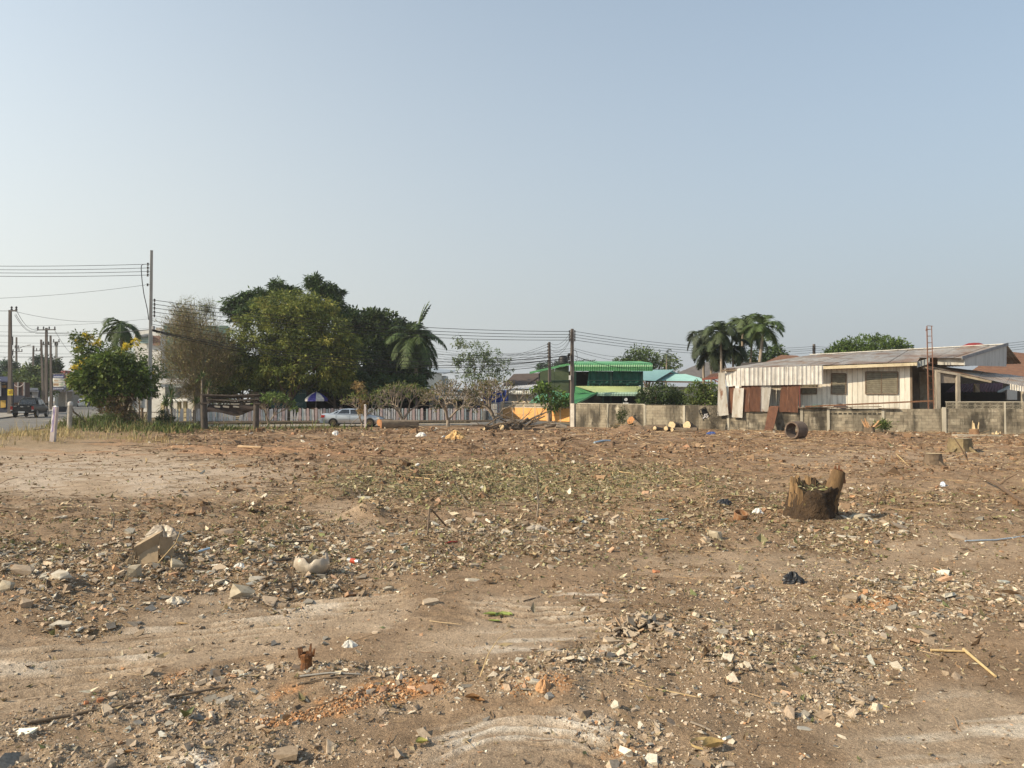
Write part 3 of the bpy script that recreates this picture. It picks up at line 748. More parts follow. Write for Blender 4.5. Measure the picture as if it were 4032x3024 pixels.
# coping rail on the left bays
cpm = MB(); a = wall_pt(2275); b_ = wall_pt(2540)
cpm.bar((a.x, a.y, 1.80), (b_.x, b_.y, 1.74), .16, .06); cpm.build('coping', PILLAR, bw)
a = wall_pt(2540); b_ = wall_pt(2860)
cpm = MB(); cpm.bar((a.x, a.y, 1.70), (b_.x, b_.y, 1.655), .13, .04); cpm.build('coping', MORTAR, bw)
# slotted vent course
vc = MB(); vm = mat('vent_dark', (.05, .045, .035), scale=2)
for i in range(11):
    pp = wall_pt(3262 + i * 19.3) ; pq = wall_pt(3262 + i * 19.3 + 13)
    n_ = Vector((-.29, -.957)) * .065
    vc = MB(); vc.hexa([(pp.x + n_.x, pp.y + n_.y, 1.13), (pq.x + n_.x, pq.y + n_.y, 1.13), (pq.x, pq.y, 1.13), (pp.x, pp.y, 1.13), (pp.x + n_.x, pp.y + n_.y, 1.22), (pq.x + n_.x, pq.y + n_.y, 1.22), (pq.x, pq.y, 1.22), (pp.x, pp.y, 1.22)])
    vc.build('vent_slot', vm, bw)
# taller end wall with patterned vent blocks on top
ew = thing('block_wall', 'taller pale block wall topped with two rows of patterned vent blocks', 'wall', (28, 47.2, 0))
p0, p1 = wall_pt(3722), wall_pt(4085)
make_block_wall(ew, [(p0, p1, 1.50, -.25)], 300, None)
pillar(ew, wall_pt(3716), -.25, 1.60, .2)
pillar(ew, wall_pt(3955), -.25, 1.93, .10)
pillar(ew, wall_pt(4085), -.25, 1.95, .2)
VB = mat('vent_block', (.30, .27, .205), (.19, .165, .125), scale=3, bump=.4, rand=.12, layers=[((.07, .065, .05), 1.2, .5, .7, (1, 1, .4))])
def vent_block_mesh(L_, H_, T_):
    b = MB(); e = .035
    b.box(-L_ / 2, L_ / 2, -T_ / 2, T_ / 2, 0, e); b.box(-L_ / 2, L_ / 2, -T_ / 2, T_ / 2, H_ - e, H_)
    b.box(-L_ / 2, -L_ / 2 + e, -T_ / 2 + .004, T_ / 2 - .004, e, H_ - e); b.box(L_ / 2 - e, L_ / 2, -T_ / 2 + .004, T_ / 2 - .004, e, H_ - e)
    b.bar((-L_ / 2 + e, 0, e), (L_ / 2 - e, 0, H_ - e), T_ * .8, .022, (0, 1, 0)) if False else None
    t = T_ * .4
    for s in (1, -1):
        pts = [(-L_ / 2 + e, e if s > 0 else H_ - e), (0, H_ / 2 + s * .012), (L_ / 2 - e, e if s > 0 else H_ - e)]
        for (q0, q1) in zip(pts[:-1], pts[1:]):
            b.prism([(q0[0], -t, q0[1] - .012), (q1[0], -t, q1[1] - .012), (q1[0], -t, q1[1] + .012), (q0[0], -t, q0[1] + .012)], (0, 2 * t, 0))
    me = bpy.data.meshes.new('vent_block'); me.from_pydata(b.v, [], b.f); me.update(); me.materials.append(VB); return me
VBM = vent_block_mesh(.38, .19, .10)
d = (p1 - p0); n_v = int(d.length / .4); d.normalize(); ang = math.atan2(d.y, d.x)
for r_ in range(2):
    for i in range(n_v):
        q = p0 + d * (.22 + i * .4)
        o = bpy.data.objects.new('vent_block', VBM); C.objects.link(o); o.parent = ew
        o.location = (q.x - 28, q.y - 47.2, 1.51 + r_ * .2); o.rotation_euler = (0, 0, ang)
cpm = MB(); cpm.bar((p0.x, p0.y, 1.935), (p1.x, p1.y, 1.935), .13, .05); cpm.build('coping', PILLAR, ew)

# ------------------------------------------------------------------ corrugated screen and rusty sheets over the wall
WHITE_TIN = mat('white_tin', (.57, .55, .51), (.45, .43, .39), scale=2.5, rough=.5, spec=.4, layers=[((.26, .23, .19), 3, .54, .72, (1.5, 1.5, .25))], rand=.08)
RUST = mat('rusty_tin', (.155, .072, .042), (.105, .05, .033), scale=4, rough=.85, bump=.2, bscale=60, rand=.14, stretch=(1.5, 1.5, .4), layers=[((.24, .125, .07), 6, .58, .75, (1, 1, .3)), ((.30, .27, .24), 2.3, .66, .74, (1.6, 1.6, .3))])
GREYTIN = mat('weathered_tin', (.46, .44, .40), (.36, .33, .28), scale=3, rough=.6, spec=.35, rand=.08, stretch=(1.4, 1.4, .4), layers=[((.20, .095, .05), 1.6, .56, .66, (1, 1, .5)), ((.30, .22, .15), 3, .58, .72, (1.5, 1.5, .3))])
scr = thing('corrugated_screen', 'strip of whitish ribbed metal sheets fixed above the block wall under the rusty roof', 'metal screen', (*wall_pt(3045), 3))
def wz(px, py, back): 
    p = wall_pt(px, back); return W(px, py, p.y)
xs_ = np.linspace(2852, 3240, 9)
for i in range(8):
    x0, x1 = xs_[i], xs_[i + 1] + 1.2
    t0 = 1452 - (x0 - 2852) * .033; t1 = 1452 - (x1 - 2852) * .033
    b0 = 1520 - (x0 - 2852) * .018; b1 = 1520 - (x1 - 2852) * .018
    bk = -.22 - .012 * (i % 2)
    if i == 0: x0b = 2862
    else: x0b = x0
    corr('sheet', wz(x0b, b0, bk), wz(x1, b1, bk), wz(x0, t0, bk), wz(x1, t1, bk), 3, .02, WHITE_TIN, scr, 6, .02, True, i)
for (xa, ya, xb, yb) in ((3150, 1526, 3236, 1525), (3040, 1529, 3080, 1528)): MB().bar(wz(xa, ya, -.1), wz(xb, yb, -.1), .05, .05).build('rail', plain('raw_timber', (.24, .19, .13)), scr)
RUSTS = [  # label, bottom-left, bottom-right, top-left, top-right, waves, material, back
    ('tall pale rust-stained corrugated sheet at the left end of the screen', (2824, 1639), (2869, 1634), (2829, 1468), (2853, 1466), 8, GREYTIN, -.34),
    ('narrow brown rusted sheet half hidden behind the light grey one', (2866, 1628), (2893, 1628), (2868, 1522), (2892, 1521), 5, RUST, -.12),
    ('light grey corrugated sheet with rusted lower end hung over the wall', (2881, 1643), (2923, 1645), (2889, 1529), (2929, 1528), 9, GREYTIN, -.30),
    ('brown rusted sheet right of the light grey one', (2916, 1622), (2955, 1622), (2919, 1518), (2957, 1517), 8, RUST, -.16),
    ('brown rusted sheet in the middle of the hanging row', (2949, 1620), (2993, 1621), (2956, 1517), (2997, 1516), 9, RUST, -.20),
    ('grey and brown streaked sheet with torn right edge', (2986, 1620), (3024, 1621), (2994, 1516), (3037, 1514), 9, GREYTIN, -.16),
    ('brown rusted sheet right of the dark gap', (3067, 1622), (3099, 1622), (3075, 1515), (3101, 1514), 7, RUST, -.16),
    ('brown rusted sheet beside the thin red post', (3096, 1622), (3142, 1625), (3102, 1514), (3147, 1512), 9, RUST, -.2),
]
for i, (lab, bl, br, tl, tr, wv, mm, bk) in enumerate(RUSTS):
    o = corr('corrugated_sheet', wz(*bl, bk), wz(*br, bk), wz(*tl, bk + .08), wz(*tr, bk + .08), wv, .012, mm, None, 5, .015, False, 20 + i)
    tag(o, lab, 'metal sheet', 'rusty sheets hung over the block wall')
# leaning sheet
bl = wall_pt(3008, -.95); br = wall_pt(3043, -.95); tl = wall_pt(3027, -.1); tr = wall_pt(3067, -.1)
o = corr('corrugated_sheet', (bl.x, bl.y, .05), (br.x, br.y, .05), (tl.x, tl.y, 1.66), (tr.x, tr.y, 1.66), 9, .012, RUST, None, 6, .02, False, 40)
tag(o, 'rusty corrugated sheet leaning on the block wall from the ground', 'metal sheet', 'rusty sheets hung over the block wall')
rp = MB(); a = wall_pt(3149, -.1); rp.tube([(a.x, a.y, 1.5), (a.x, a.y, W(3149, 1505, a.y).z)], .045, 6)
tag(rp.build('post', plain('red_post', (.16, .05, .035))), 'thin rust-red post beside the hanging sheets', 'post')

# ------------------------------------------------------------------ wooden house with rusty roof
hs = thing('wooden_house', 'whitewashed plank house with low rusty metal roof behind the block wall', 'house', (22, 51, 0))
PLANK = mat('white_plank', (.70, .66, .57), (.60, .55, .46), scale=2.5, rough=.85, bump=.25, bscale=20, rand=.07, stretch=(2, 2, .3), layers=[((.33, .27, .20), 2.0, .55, .76, (2, 2, .22)), ((.22, .18, .13), 5, .66, .8, (2, 2, .3))])
TIMB = mat('old_timber', (.20, .15, .105), (.13, .095, .065), scale=5, rough=.9, bump=.3, stretch=(1, 1, .4))
CREAM = mat('cream_fascia', (.62, .54, .38), (.50, .42, .28), scale=2, rough=.8, layers=[((.2, .15, .1), 2.5, .62, .75, (1, 1, 1))])
GLASSD = mat('dark_glass', (.05, .055, .05), (.035, .04, .035), scale=1, rough=.15, spec=.6)
LOUV = mat('louvre_slat', (.21, .185, .13), (.15, .13, .09), scale=5, rough=.6)
ROOFTIN = mat('roof_tin', (.42, .40, .37), (.33, .30, .26), scale=2.2, rough=.55, spec=.4, rand=.08, layers=[((.25, .16, .105), .5, .47, .63, (1, 1, 1)), ((.31, .20, .12), 1.6, .54, .70, (1, 1, 1)), ((.15, .095, .065), 4, .58, .72, (1, 1, 1))])
DARKIN = mat('dark_interior', (.06, .05, .042), scale=1, rough=.95)
Wl, Wr = Vector((15.5, 52.4)), Vector((25.35, 48.95))
dW = (Wr - Wl).normalized(); nW = Vector((dW.y, -dW.x))
def hw(px, back=0.0): return ray_seg(px, Wl, Wr, back)
def hp(px, py, back=0.0):
    p = hw(px, back); return W(px, py, p.y)
core = MB(); a, b_ = Wl - nW * .06, Wr - nW * .06
a2, b2 = Wl - nW * 3.4, Wr - nW * 3.4
core.hexa([(a.x, a.y, .1), (b_.x, b_.y, .1), (b2.x, b2.y, .1), (a2.x, a2.y, .1), (a.x, a.y, 4.2), (b_.x, b_.y, 4.4), (b2.x, b2.y, 5.0), (a2.x, a2.y, 4.75)])
core.build('wall_core', DARKIN, hs)
Lw = (Wr - Wl).length; npl = 34
for i in range(npl):
    p = Wl + dW * (Lw * i / npl + .008); q = Wl + dW * (Lw * (i + 1) / npl - .008)
    o1 = nW * (.0 + .008 * (i % 2)); o2 = -nW * .05; t = i / npl
    b = MB(); b.hexa([(p.x + o1.x, p.y + o1.y, .25), (q.x + o1.x, q.y + o1.y, .25), (q.x + o2.x, q.y + o2.y, .25), (p.x + o2.x, p.y + o2.y, .25),
                      (p.x + o1.x, p.y + o1.y, 4.18 + .25 * t), (q.x + o1.x, q.y + o1.y, 4.18 + .25 * t), (q.x + o2.x, q.y + o2.y, 4.18 + .25 * t), (p.x + o2.x, p.y + o2.y, 4.18 + .25 * t)])
    b.build('plank', PLANK, hs)
def louvre_window(x0, x1, y0, y1, split):
    """photo rectangle on the front wall; frame, glass behind, slats"""
    bk = -.02
    fr = MB(); w = .07
    TLp, TRp, BLp, BRp = hp(x0, y0, -.045), hp(x1, y0, -.045), hp(x0, y1, -.045), hp(x1, y1, -.045)
    for (s, e) in ((TLp, TRp), (BLp, BRp), (TLp, BLp), (TRp, BRp)): fr.bar(s, e, w, w)
    for sx in split: fr.bar(hp(sx, y0, -.045), hp(sx, y1, -.045), w * .8, w)
    f = fr.build('window', TIMB, hs)
    g = MB(); g.prism([hp(x0, y1, -.018), hp(x1, y1, -.018), hp(x1, y0, -.018), hp(x0, y0, -.018)], (nW.x * .01, nW.y * .01, 0)); g.build('pane', GLASSD, f)
    sl = MB(); k = 11; edges = [x0] + list(split) + [x1]
    for (xa, xb) in zip(edges[:-1], edges[1:]):
        for i in range(k):
            yy = y0 + (y1 - y0) * (i + .5) / k
            a = hp(xa + 2, yy, -.05); b_ = hp(xb - 2, yy, -.05)
            up = Vector((nW.x * .55, nW.y * .55, -1)).normalized()
            sl.bar(a, b_, .012, .12, (-nW.x * .5, -nW.y * .5, 1))
    tag(sl.build('louvre_slats', LOUV, f), kind='stuff')
louvre_window(3274, 3331, 1471, 1551, [])
louvre_window(3409, 3535, 1464, 1551, [3470])
louvre_window(3155, 3215, 1474, 1551, [])
# side wall, recess and door
b = MB(); e = Wr; e2 = Wr - nW * 2.6
b.hexa([(e.x, e.y, .2), (e.x + .12 * dW.x, e.y + .12 * dW.y, .2), (e2.x + .12 * dW.x, e2.y + .12 * dW.y, .2), (e2.x, e2.y, .2), (e.x, e.y, 4.4), (e.x + .12 * dW.x, e.y + .12 * dW.y, 4.4), (e2.x + .12 * dW.x, e2.y + .12 * dW.y, 4.8), (e2.x, e2.y, 4.8)])
b.build('corner_post', TIMB, hs)
bwl = MB(); a = W(3585, 1600, 51.6); c_ = W(3700, 1600, 51.2)
bwl.hexa([(a.x, a.y, .2), (c_.x, c_.y, .2), (c_.x + .1, c_.y + .2, .2), (a.x + .1, a.y + .2, .2), (a.x, a.y, 4.7), (c_.x, c_.y, 4.4), (c_.x + .1, c_.y + .2, 4.4), (a.x + .1, a.y + .2, 4.7)])
bwl.build('back_wall', mat('grimy_board', (.22, .19, .155), (.13, .11, .09), scale=2, bump=.2, stretch=(1, 1, .4)), hs)
dr = MB(); a = W(3622, 1610, 51.4); c_ = W(3664, 1610, 51.3); dr.hexa([(a.x, a.y, .4), (c_.x, c_.y, .4), (c_.x, c_.y + .06, .4), (a.x, a.y + .06, .4), (a.x, a.y, W(3622, 1464, 51.4).z), (c_.x, c_.y, W(3664, 1466, 51.3).z), (c_.x, c_.y + .06, W(3664, 1466, 51.3).z), (a.x, a.y + .06, W(3622, 1464, 51.4).z)])
do = dr.build('door', mat('door_paint', (.40, .36, .29), (.28, .24, .19), scale=3, layers=[((.15, .12, .09), 3, .55, .75, (1, 1, .4))]), hs)
for (ya, yb) in ((1478, 1505), (1515, 1560), (1568, 1598)):
    pn = MB(); pn.prism([W(3628, yb, 51.37), W(3658, yb, 51.28), W(3658, ya, 51.28), W(3628, ya, 51.37)], (0, -.012, 0)); pn.build('door_panel', MATS['door_paint'], do)
# roof of corrugated sheets
E0, E1 = W(2840, 1453, 51.5), W(3612, 1425, 48.2)
E2, E3 = W(3616, 1408, 49.6), W(3792, 1410, 48.0)
R0, R1 = W(3190, 1399, 58), W(3965, 1357, 51.2)
def lerp(a, b, t): return a + (b - a) * t
ns = 14
for i in range(ns):
    s0, s1 = i / ns, (i + 1) / ns
    rs0, rs1 = s0 * .62, s1 * .62
    a, b_ = lerp(E0, E1, s0), lerp(E0, E1, s1); c_, d_ = lerp(R0, R1, rs0), lerp(R0, R1, rs1)
    up = Vector((0, 0, .012 * (i % 2)))
    corr('roof_sheet', a + up, b_ + up, c_ + up, d_ + up, 9, .013, ROOFTIN, hs, 6, .01, False, 60 + i, .006)
for i in range(5):
    s0, s1 = i / 5, (i + 1) / 5
    a, b_ = lerp(E2, E3, s0), lerp(E2, E3, s1); c_, d_ = lerp(R0, R1, .62 + .38 * s0), lerp(R0, R1, .62 + .38 * s1)
    up = Vector((0, 0, .012 * (i % 2)))
    corr('roof_sheet', a + up, b_ + up, c_ + up, d_ + up, 8, .013, ROOFTIN, hs, 6, .01, False, 80 + i, .006)
rc = MB(); rc.bar(R0 + Vector((0, 0, .05)), R1 + Vector((0, 0, .05)), .36, .05); rc.build('ridge_cap', WHITE_TIN, hs)
# back slope of the roof
bs0, bs1 = R0 + Vector((3.2, 3.4, -1.1)), R1 + Vector((3.2, 3.4, -1.1))
corr('rear_roof', bs1, bs0, R1, R0, 60, .013, ROOFTIN, hs, 3, 0, False, 90, .006)
fb = MB(); fb.bar(lerp(E0, E1, .53) + Vector((0, .06, -.15)), E1 + Vector((.02, .06, -.13)), .05, .2); fb.build('fascia', CREAM, hs)
fb = MB(); fb.bar(E0 + Vector((0, .06, -.11)), lerp(E0, E1, .53) + Vector((0, .06, -.12)), .05, .12); fb.build('fascia', TIMB, hs)
so = MB(); so.prism([lerp(E0, E1, .02) + Vector((.1, .12, -.2)), E1 + Vector((0, .12, -.22)), E1 + Vector((.5, 1.5, -.12)), lerp(E0, E1, .02) + Vector((.5, 1.5, -.1))], (0, 0, .03)); so.build('soffit', TIMB, hs)
# curled tin at the eave step and gable boards
corr('eave_flashing', E1 + Vector((.02, .1, -.35)), W(3660, 1432, 48.4), E1 + Vector((.05, .2, .0)), W(3660, 1409, 48.8), 4, .03, mat('dull_tin', (.24, .25, .24), rough=.5), hs, 4, 0, False, 3)
g1 = MB(); g1.prism([W(3692, 1436, 49.2), W(3797, 1438, 48.3), W(3797, 1411, 48.3), W(3692, 1409, 49.2)], (.02, .04, 0)); g1.build('gable_board', mat('pale_board', (.46, .44, .40), (.34, .32, .28), scale=3, stretch=(1, 1, .35), layers=[((.2, .18, .15), 3, .58, .75, (1, 1, .3))]), hs)
gx = MB(); gx.prism([W(3799, 1439, 48.2), W(3963, 1443, 51.2), W(3964, 1358, 51.2), W(3799, 1413, 48.2)], (-.02, .04, 0)); gx.build('gable_board', mat('grey_tin_gable', (.43, .44, .44), (.34, .35, .35), scale=1.5, rough=.5, stretch=(2, 2, .3), layers=[((.2, .2, .19), 3, .6, .75, (2, 2, .25))]), hs)
vb = MB(); vb.bar(E3 + Vector((-.1, -.05, .0)), R1 + Vector((.03, -.06, .03)), .06, .2); vb.build('verge_board', mat('verge_grey', (.24, .25, .27), rough=.6), hs)

# porch with lean-to roof at the far right
pr = thing('porch', 'open timber porch with drooping rusty lean-to roof at the right of the plank house', 'porch', (29, 49, 0))
F0, F1 = W(3637, 1441, 48.8), W(4075, 1534, 46.9); K0, K1 = W(3650, 1437, 52.0), W(4095, 1490, 51.2)
for i in range(8):
    s0, s1 = i / 8, (i + 1) / 8
    corr('roof_sheet', lerp(F0, F1, s0), lerp(F0, F1, s1), lerp(K0, K1, s0) + Vector((0, 0, .012 * (i % 2))), lerp(K0, K1, s1) + Vector((0, 0, .012 * (i % 2))), 9, .013, ROOFTIN, pr, 4, .02, False, 110 + i, .006)
fb = MB(); fb.bar(F0 + Vector((0, .03, -.1)), lerp(F0, F1, .62) + Vector((0, .03, -.09)), .05, .13); fb.build('fascia', mat('bare_board', (.33, .28, .205), (.22, .18, .13), scale=4, stretch=(1, 1, 1)), pr)
corr('hanging_tin', W(3978, 1535, 46.8), W(4075, 1548, 46.6), W(3978, 1510, 46.9), W(4075, 1532, 46.7), 10, .02, GREYTIN, pr, 3, .02, False, 4)
POST = mat('grey_post', (.36, .32, .255), (.25, .215, .17), scale=4, stretch=(1, 1, .3), bump=.2)
for (px_, yt, yb, w, D_) in ((3690, 1458, 1600, .26, 48.2), (3771, 1470, 1600, .2, 48.0), (3845, 1512, 1600, .28, 53.5), (4031, 1540, 1600, .22, 47.3)):
    b = MB(); t = W(px_, yt, D_); b.box(t.x - w / 2, t.x + w / 2, D_ - w / 2, D_ + w / 2, .3, t.z); b.build('post', POST, pr)
b = MB(); b.bar(W(3692, 1461, 48.1), W(3772, 1474, 47.95), .1, .14); b.build('lintel', POST, pr)
b = MB(); b.prism([W(3704, 1508, 48.2), W(3760, 1508, 48.1), W(3762, 1477, 48.1), W(3704, 1468, 48.2)], (0, .05, 0)); b.build('wall_panel', MATS['grimy_board'], pr)
b = MB(); b.prism([W(3690, 1612, 58), W(4150, 1612, 58), W(4150, 1500, 58), W(3690, 1440, 58)], (0, .05, 0)); b.build('back_wall', mat('porch_shade_black', (.022, .02, .018)), pr)  # black sheet stands in for the deep shade inside the porch
b = MB(); b.prism([W(3700, 1612, 53), W(3960, 1612, 53), W(3960, 1545, 53), W(3700, 1545, 53)], (0, .05, 0)); b.build('inner_shade_sheet', MATS['porch_shade_black'], pr)  # lower black sheet, painted shade below the maroon roof
# fallen timber and scrap on the wall top
for i, (lab, a, b_, w, h, mm) in enumerate([
    ('long rusty angle iron propped along the wall top to the mast', (3170, 1601, -.3), (3676, 1578, -.25), .07, .09, mat('rust_iron', (.20, .10, .055), (.13, .07, .04), scale=8)),
    ('brown plank lying on the block wall below the dark window', (3140, 1606, -.1), (3470, 1601, -.1), .3, .05, TIMB),
    ('short dark board on the block wall below the louvre window', (3460, 1608, -.1), (3538, 1607, -.1), .3, .04, TIMB)]):
    pa = wall_pt(a[0], a[2]); pb = wall_pt(b_[0], b_[2])
    o = MB().bar(W(a[0], a[1], pa.y), W(b_[0], b_[1], pb.y), w, h).build('plank', mm)
    tag(o, lab, 'plank')
p = wall_pt(3218, .5)
o = MB().lathe((p.x, p.y, W(3218, 1610, p.y).z), [(.26, 0), (.30, .2), (.31, .27), (.29, .27), (.27, .1)], 16).build('tub', plain('green_plastic', (.10, .20, .17), .5), smooth=True)
tag(o, 'faded green plastic tub behind the block wall', 'tub')
p = wall_pt(3307, .3)
r_ = np.random.default_rng(8)
P_, F_, S_, T_ = sheet_grid((p.x - .45, p.y, 1.52), (p.x + .75, p.y - .2, 1.52), (p.x - .35, p.y + .6, 1.55), (p.x + .6, p.y + .5, 1.55), 10, 6, lambda S, T: .25 * np.sin(S * 3.1) * np.sin(T * 3.1) + .04 * np.sin(S * 9 + T * 7))
tag(mesh_np('tarp', P_, F_, plain('dark_tarp', (.05, .04, .045), .6)), 'crumpled dark sheet heaped on the block wall', 'tarp')
# rusty lattice mast
ms = thing('lattice_mast', 'tall rusty steel lattice mast standing in front of the plank house', 'mast', (*wall_pt(3668, .4), 0))
MR = mat('mast_rust', (.23, .115, .075), (.15, .08, .055), scale=12, rough=.85)
q = wall_pt(3668, .4); D_ = q.y
topz = W(3668, 1284, D_).z
legs = []
for (dx, dy) in ((-.16, 0), (.16, 0), (0, .27)):
    b = MB(); b.tube([(q.x - .02 + dx * 1.15, q.y + dy, .0), (q.x - .1 + dx * .95, q.y + dy * .9, topz)], .028, 5); b.build('leg', MR, ms)
for k in range(15):
    z = .6 + k * (topz - .8) / 14; t = z / topz; cx_ = q.x - .02 - .08 * t
    L3 = [Vector((cx_ + dx * (1.15 - .2 * t), q.y + dy * (1 - .1 * t), z)) for (dx, dy) in ((-.16, 0), (.16, 0), (0, .27))]
    for (i, j) in ((0, 1), (1, 2), (2, 0)):
        MB().tube([L3[i], L3[j]], .014, 4).build('rung', MR, ms)
b = MB(); b.tube([(q.x - .32, q.y, topz - .3), (q.x - .22, q.y, topz + .02), (q.x + .12, q.y, topz)], .022, 5); b.build('top_bracket', MR, ms)
# ------------------------------------------------------------------ generic roofs / houses behind
def gable_box(root, c, w, d, h, ang, m, name='wall'):
    M_ = Matrix.Translation(c) @ Matrix.Rotation(ang, 4, 'Z')
    b = MB(); b.box(-w / 2, w / 2, -d / 2, d / 2, 0, h); b.v = [tuple(M_ @ Vector(v)) for v in b.v]
    return b.build(name, m, root)
def slab(p, th, name, m, root):
    """polygon of world points given a thickness downward"""
    return MB().prism(p, (0, 0, -th)).build(name, m, root)
def ridged(p00, p10, p01, p11, waves, amp, name, m, root, ny=3, box=False, seed=0):
    return corr(name, p00, p10, p01, p11, waves, amp, m, root, ny, 0, box, seed, .02)
TILE_B = mat('brown_tiles', (.20, .105, .062), (.145, .075, .048), scale=3, rough=.85, stretch=(1, 1, 3))
TILE_D = mat('dark_tiles', (.095, .072, .058), (.07, .053, .045), scale=3, rough=.85)
GRN = mat('green_roof', (.072, .25, .10), (.06, .205, .085), scale=1.5, rough=.45, spec=.4)
LGRN = mat('light_green_roof', (.33, .38, .18), (.27, .32, .15), scale=1.2, rough=.5, spec=.4, layers=[((.30, .34, .16), 2, .6, .8, (1, 1, 1))])
PGRN = mat('pale_green_edge', (.30, .42, .33), (.24, .36, .28), scale=2, rough=.45)
TEAL = mat('teal_roof', (.25, .43, .40), (.21, .37, .35), scale=1.2, rough=.45, spec=.4)
DTEAL = mat('green_mesh', (.018, .10, .072), (.012, .07, .052), scale=2, rough=.8)
DGRN = mat('dark_green_steel', (.012, .04, .03), rough=.6)
OLIVE = mat('olive_panel', (.085, .105, .055), (.065, .085, .045), scale=1.0, rough=.7)
WHITE = mat('white_wall', (.66, .65, .61), (.57, .55, .51), scale=1.2, rough=.85, layers=[((.40, .37, .32), 1.5, .62, .8, (1, 1, .4))])
GREYW = mat('grey_wall', (.36, .36, .35), (.28, .28, .27), scale=1.2, rough=.85)
BLUET = mat('blue_tarp', (.03, .055, .24), (.02, .04, .17), scale=2, rough=.5)
NEARBLACK = mat('shade_black', (.02, .019, .017), scale=1, rough=.95)  # near-black colour stands in for shade inside openings, porch and shelter

# green roofed house behind the block wall
gh = thing('green_house', 'two-storey house with bright green ribbed metal roofs and green mesh curtains', 'house', (9, 76, 0))
D1 = 74.0
body = MB()
a = W(2135, 1590, 75.5); b_ = W(2535, 1590, 76)
body.hexa([(a.x, 79, 0), (b_.x, 79, 0), (b_.x, 86, 0), (a.x, 86, 0), (a.x, 79, 5.0), (b_.x, 79, 5.0), (b_.x, 86, 5.0), (a.x, 86, 5.0)])
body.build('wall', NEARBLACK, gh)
# upper roof: barrel edged canopy on the right
def barrel(x0, x1, y0, y1, D, m, name, root, rise_back, waves=34):
    """front vertical curved fascia y0(top)..y1(bottom) then running back"""
    n = int(waves * 4); V = []; F = []
    prof = [(0.0, W(x0, y1, D).z, 0), (0.0, 0, .55), (.10, 0, .85), (.35, 0, 1.0)]
    zb0, zt0 = W(x0, y1, D).z, W(x0, y0, D).z; zb1, zt1 = W(x1, y1, D).z, W(x1, y0, D).z
    X0, X1 = W(x0, y1, D).x, W(x1, y1, D).x
    sec = [(0, 0), (0, .3), (-.02, .55), (.03, .75), (.14, .9), (.32, 1.0), (6.5, 1.0 + rise_back)]
    for i in range(n + 1):
        t = i / n; x = X0 + (X1 - X0) * t; zb = zb0 + (zb1 - zb0) * t; zt = zt0 + (zt1 - zt0) * t
        w = .03 * math.sin(t * waves * 2 * math.pi)
        for (dy, k) in sec: V.append((x, D + dy - w, zb + (zt - zb) * k + (w if dy > .2 else 0)))
    k = len(sec)
    for i in range(n):
        for j in range(k - 1):
            p = i * k + j; F.append((p, p + k, p + k + 1, p + 1))
    return mesh_np(name, V, F, m, root)
barrel(2258, 2570, 1429, 1461, D1, GRN, 'upper_roof', gh, .6, 44)
ridged(W(2088, 1469, 76), W(2246, 1434, 74.5), W(2088, 1465, 84), W(2246, 1430, 84), 10, .02, 'upper_roof_wing', GRN, gh)
slab([W(2086, 1470, 75.9), W(2248, 1435, 74.4), W(2248, 1430, 74.4), W(2086, 1465, 75.9)], -.0, 'roof_edge', GRN, gh) if False else None
MB().bar(W(2086, 1468, 75.9), W(2246, 1433, 74.4), .12, .2).build('roof_edge', GRN, gh)
for (xa, xb) in ((2126, 2183), (2184, 2240)):
    s = (2246 - xa) / 160
    MB().prism([W(xa, 1556, 75), W(xb, 1556, 75), W(xb, 1438 + 36 * (2246 - xb) / 160, 75), W(xa, 1438 + 36 * (2246 - xa) / 160, 75)], (0, .06, 0)).build('wall_panel', OLIVE, gh)
MB().prism([W(2126, 1503, 74.9), W(2240, 1500, 74.9), W(2240, 1497, 74.9), W(2126, 1500, 74.9)], (0, .06, 0)).build('panel_rail', DGRN, gh)
for (xa, xb) in ((2312, 2404), (2408, 2525)):
    nx = 16
    def fold(S, T): return .06 * np.sin(S * 22 + 2 * T) + .05 * np.sin(S * 9)
    P_, F_, _, _ = sheet_grid(W(xa, 1519, D1 + .6), W(xb, 1518, D1 + .6), W(xa + 6, 1461, D1 + .6), W(xb, 1462, D1 + .6), 40, 5, fold)
    mesh_np('mesh_curtain', P_, F_, DTEAL, gh, smooth=True)
for yy in (1498, 1509):
    MB().bar(W(2312, yy, D1 + .35), W(2530, yy, D1 + .35), .1, .1).build('rail', DGRN, gh)
for xx in (2265, 2406, 2528):
    MB().bar(W(xx, 1462, D1 + .35), W(xx, 1595, D1 + .35), .18, .18).build('post', DGRN, gh)
# lower roof
ridged(W(2350, 1546, 71.3), W(2520, 1547, 71.3), W(2265, 1520, 74.2), W(2525, 1521, 74.2), 40, .02, 'lower_roof', LGRN, gh)
barrel(2350, 2512, 1544, 1559, 71.2, PGRN, 'curved_eave', gh, .02, 26)
MB().prism([W(2263, 1547, 72), W(2332, 1547, 71.6), W(2265, 1521, 72)], (0, .05, 0)).build('gable_cheek', GRN, gh)
ridged(W(2196, 1588, 70.2), W(2272, 1588, 69.0), W(2218, 1549, 73.5), W(2350, 1546, 71.4), 16, .02, 'hip_roof', GRN, gh)
ridged(W(2082, 1586, 73.2), W(2200, 1587, 70.3), W(2146, 1530, 75.2), W(2220, 1549, 73.6), 16, .02, 'hip_roof', mat('sea_green_roof', (.11, .28, .17), rough=.45), gh)
MB().bar(W(2270, 1589, 68.9), W(2352, 1546, 71.3), .1, .16).build('hip_trim', GRN, gh)
MB().prism([W(2250, 1620, 75), W(2540, 1620, 75), W(2540, 1560, 75), W(2250, 1560, 75)], (0, .1, 0)).build('porch_back', NEARBLACK, gh)  # black sheet paints the shade under the lower green roof
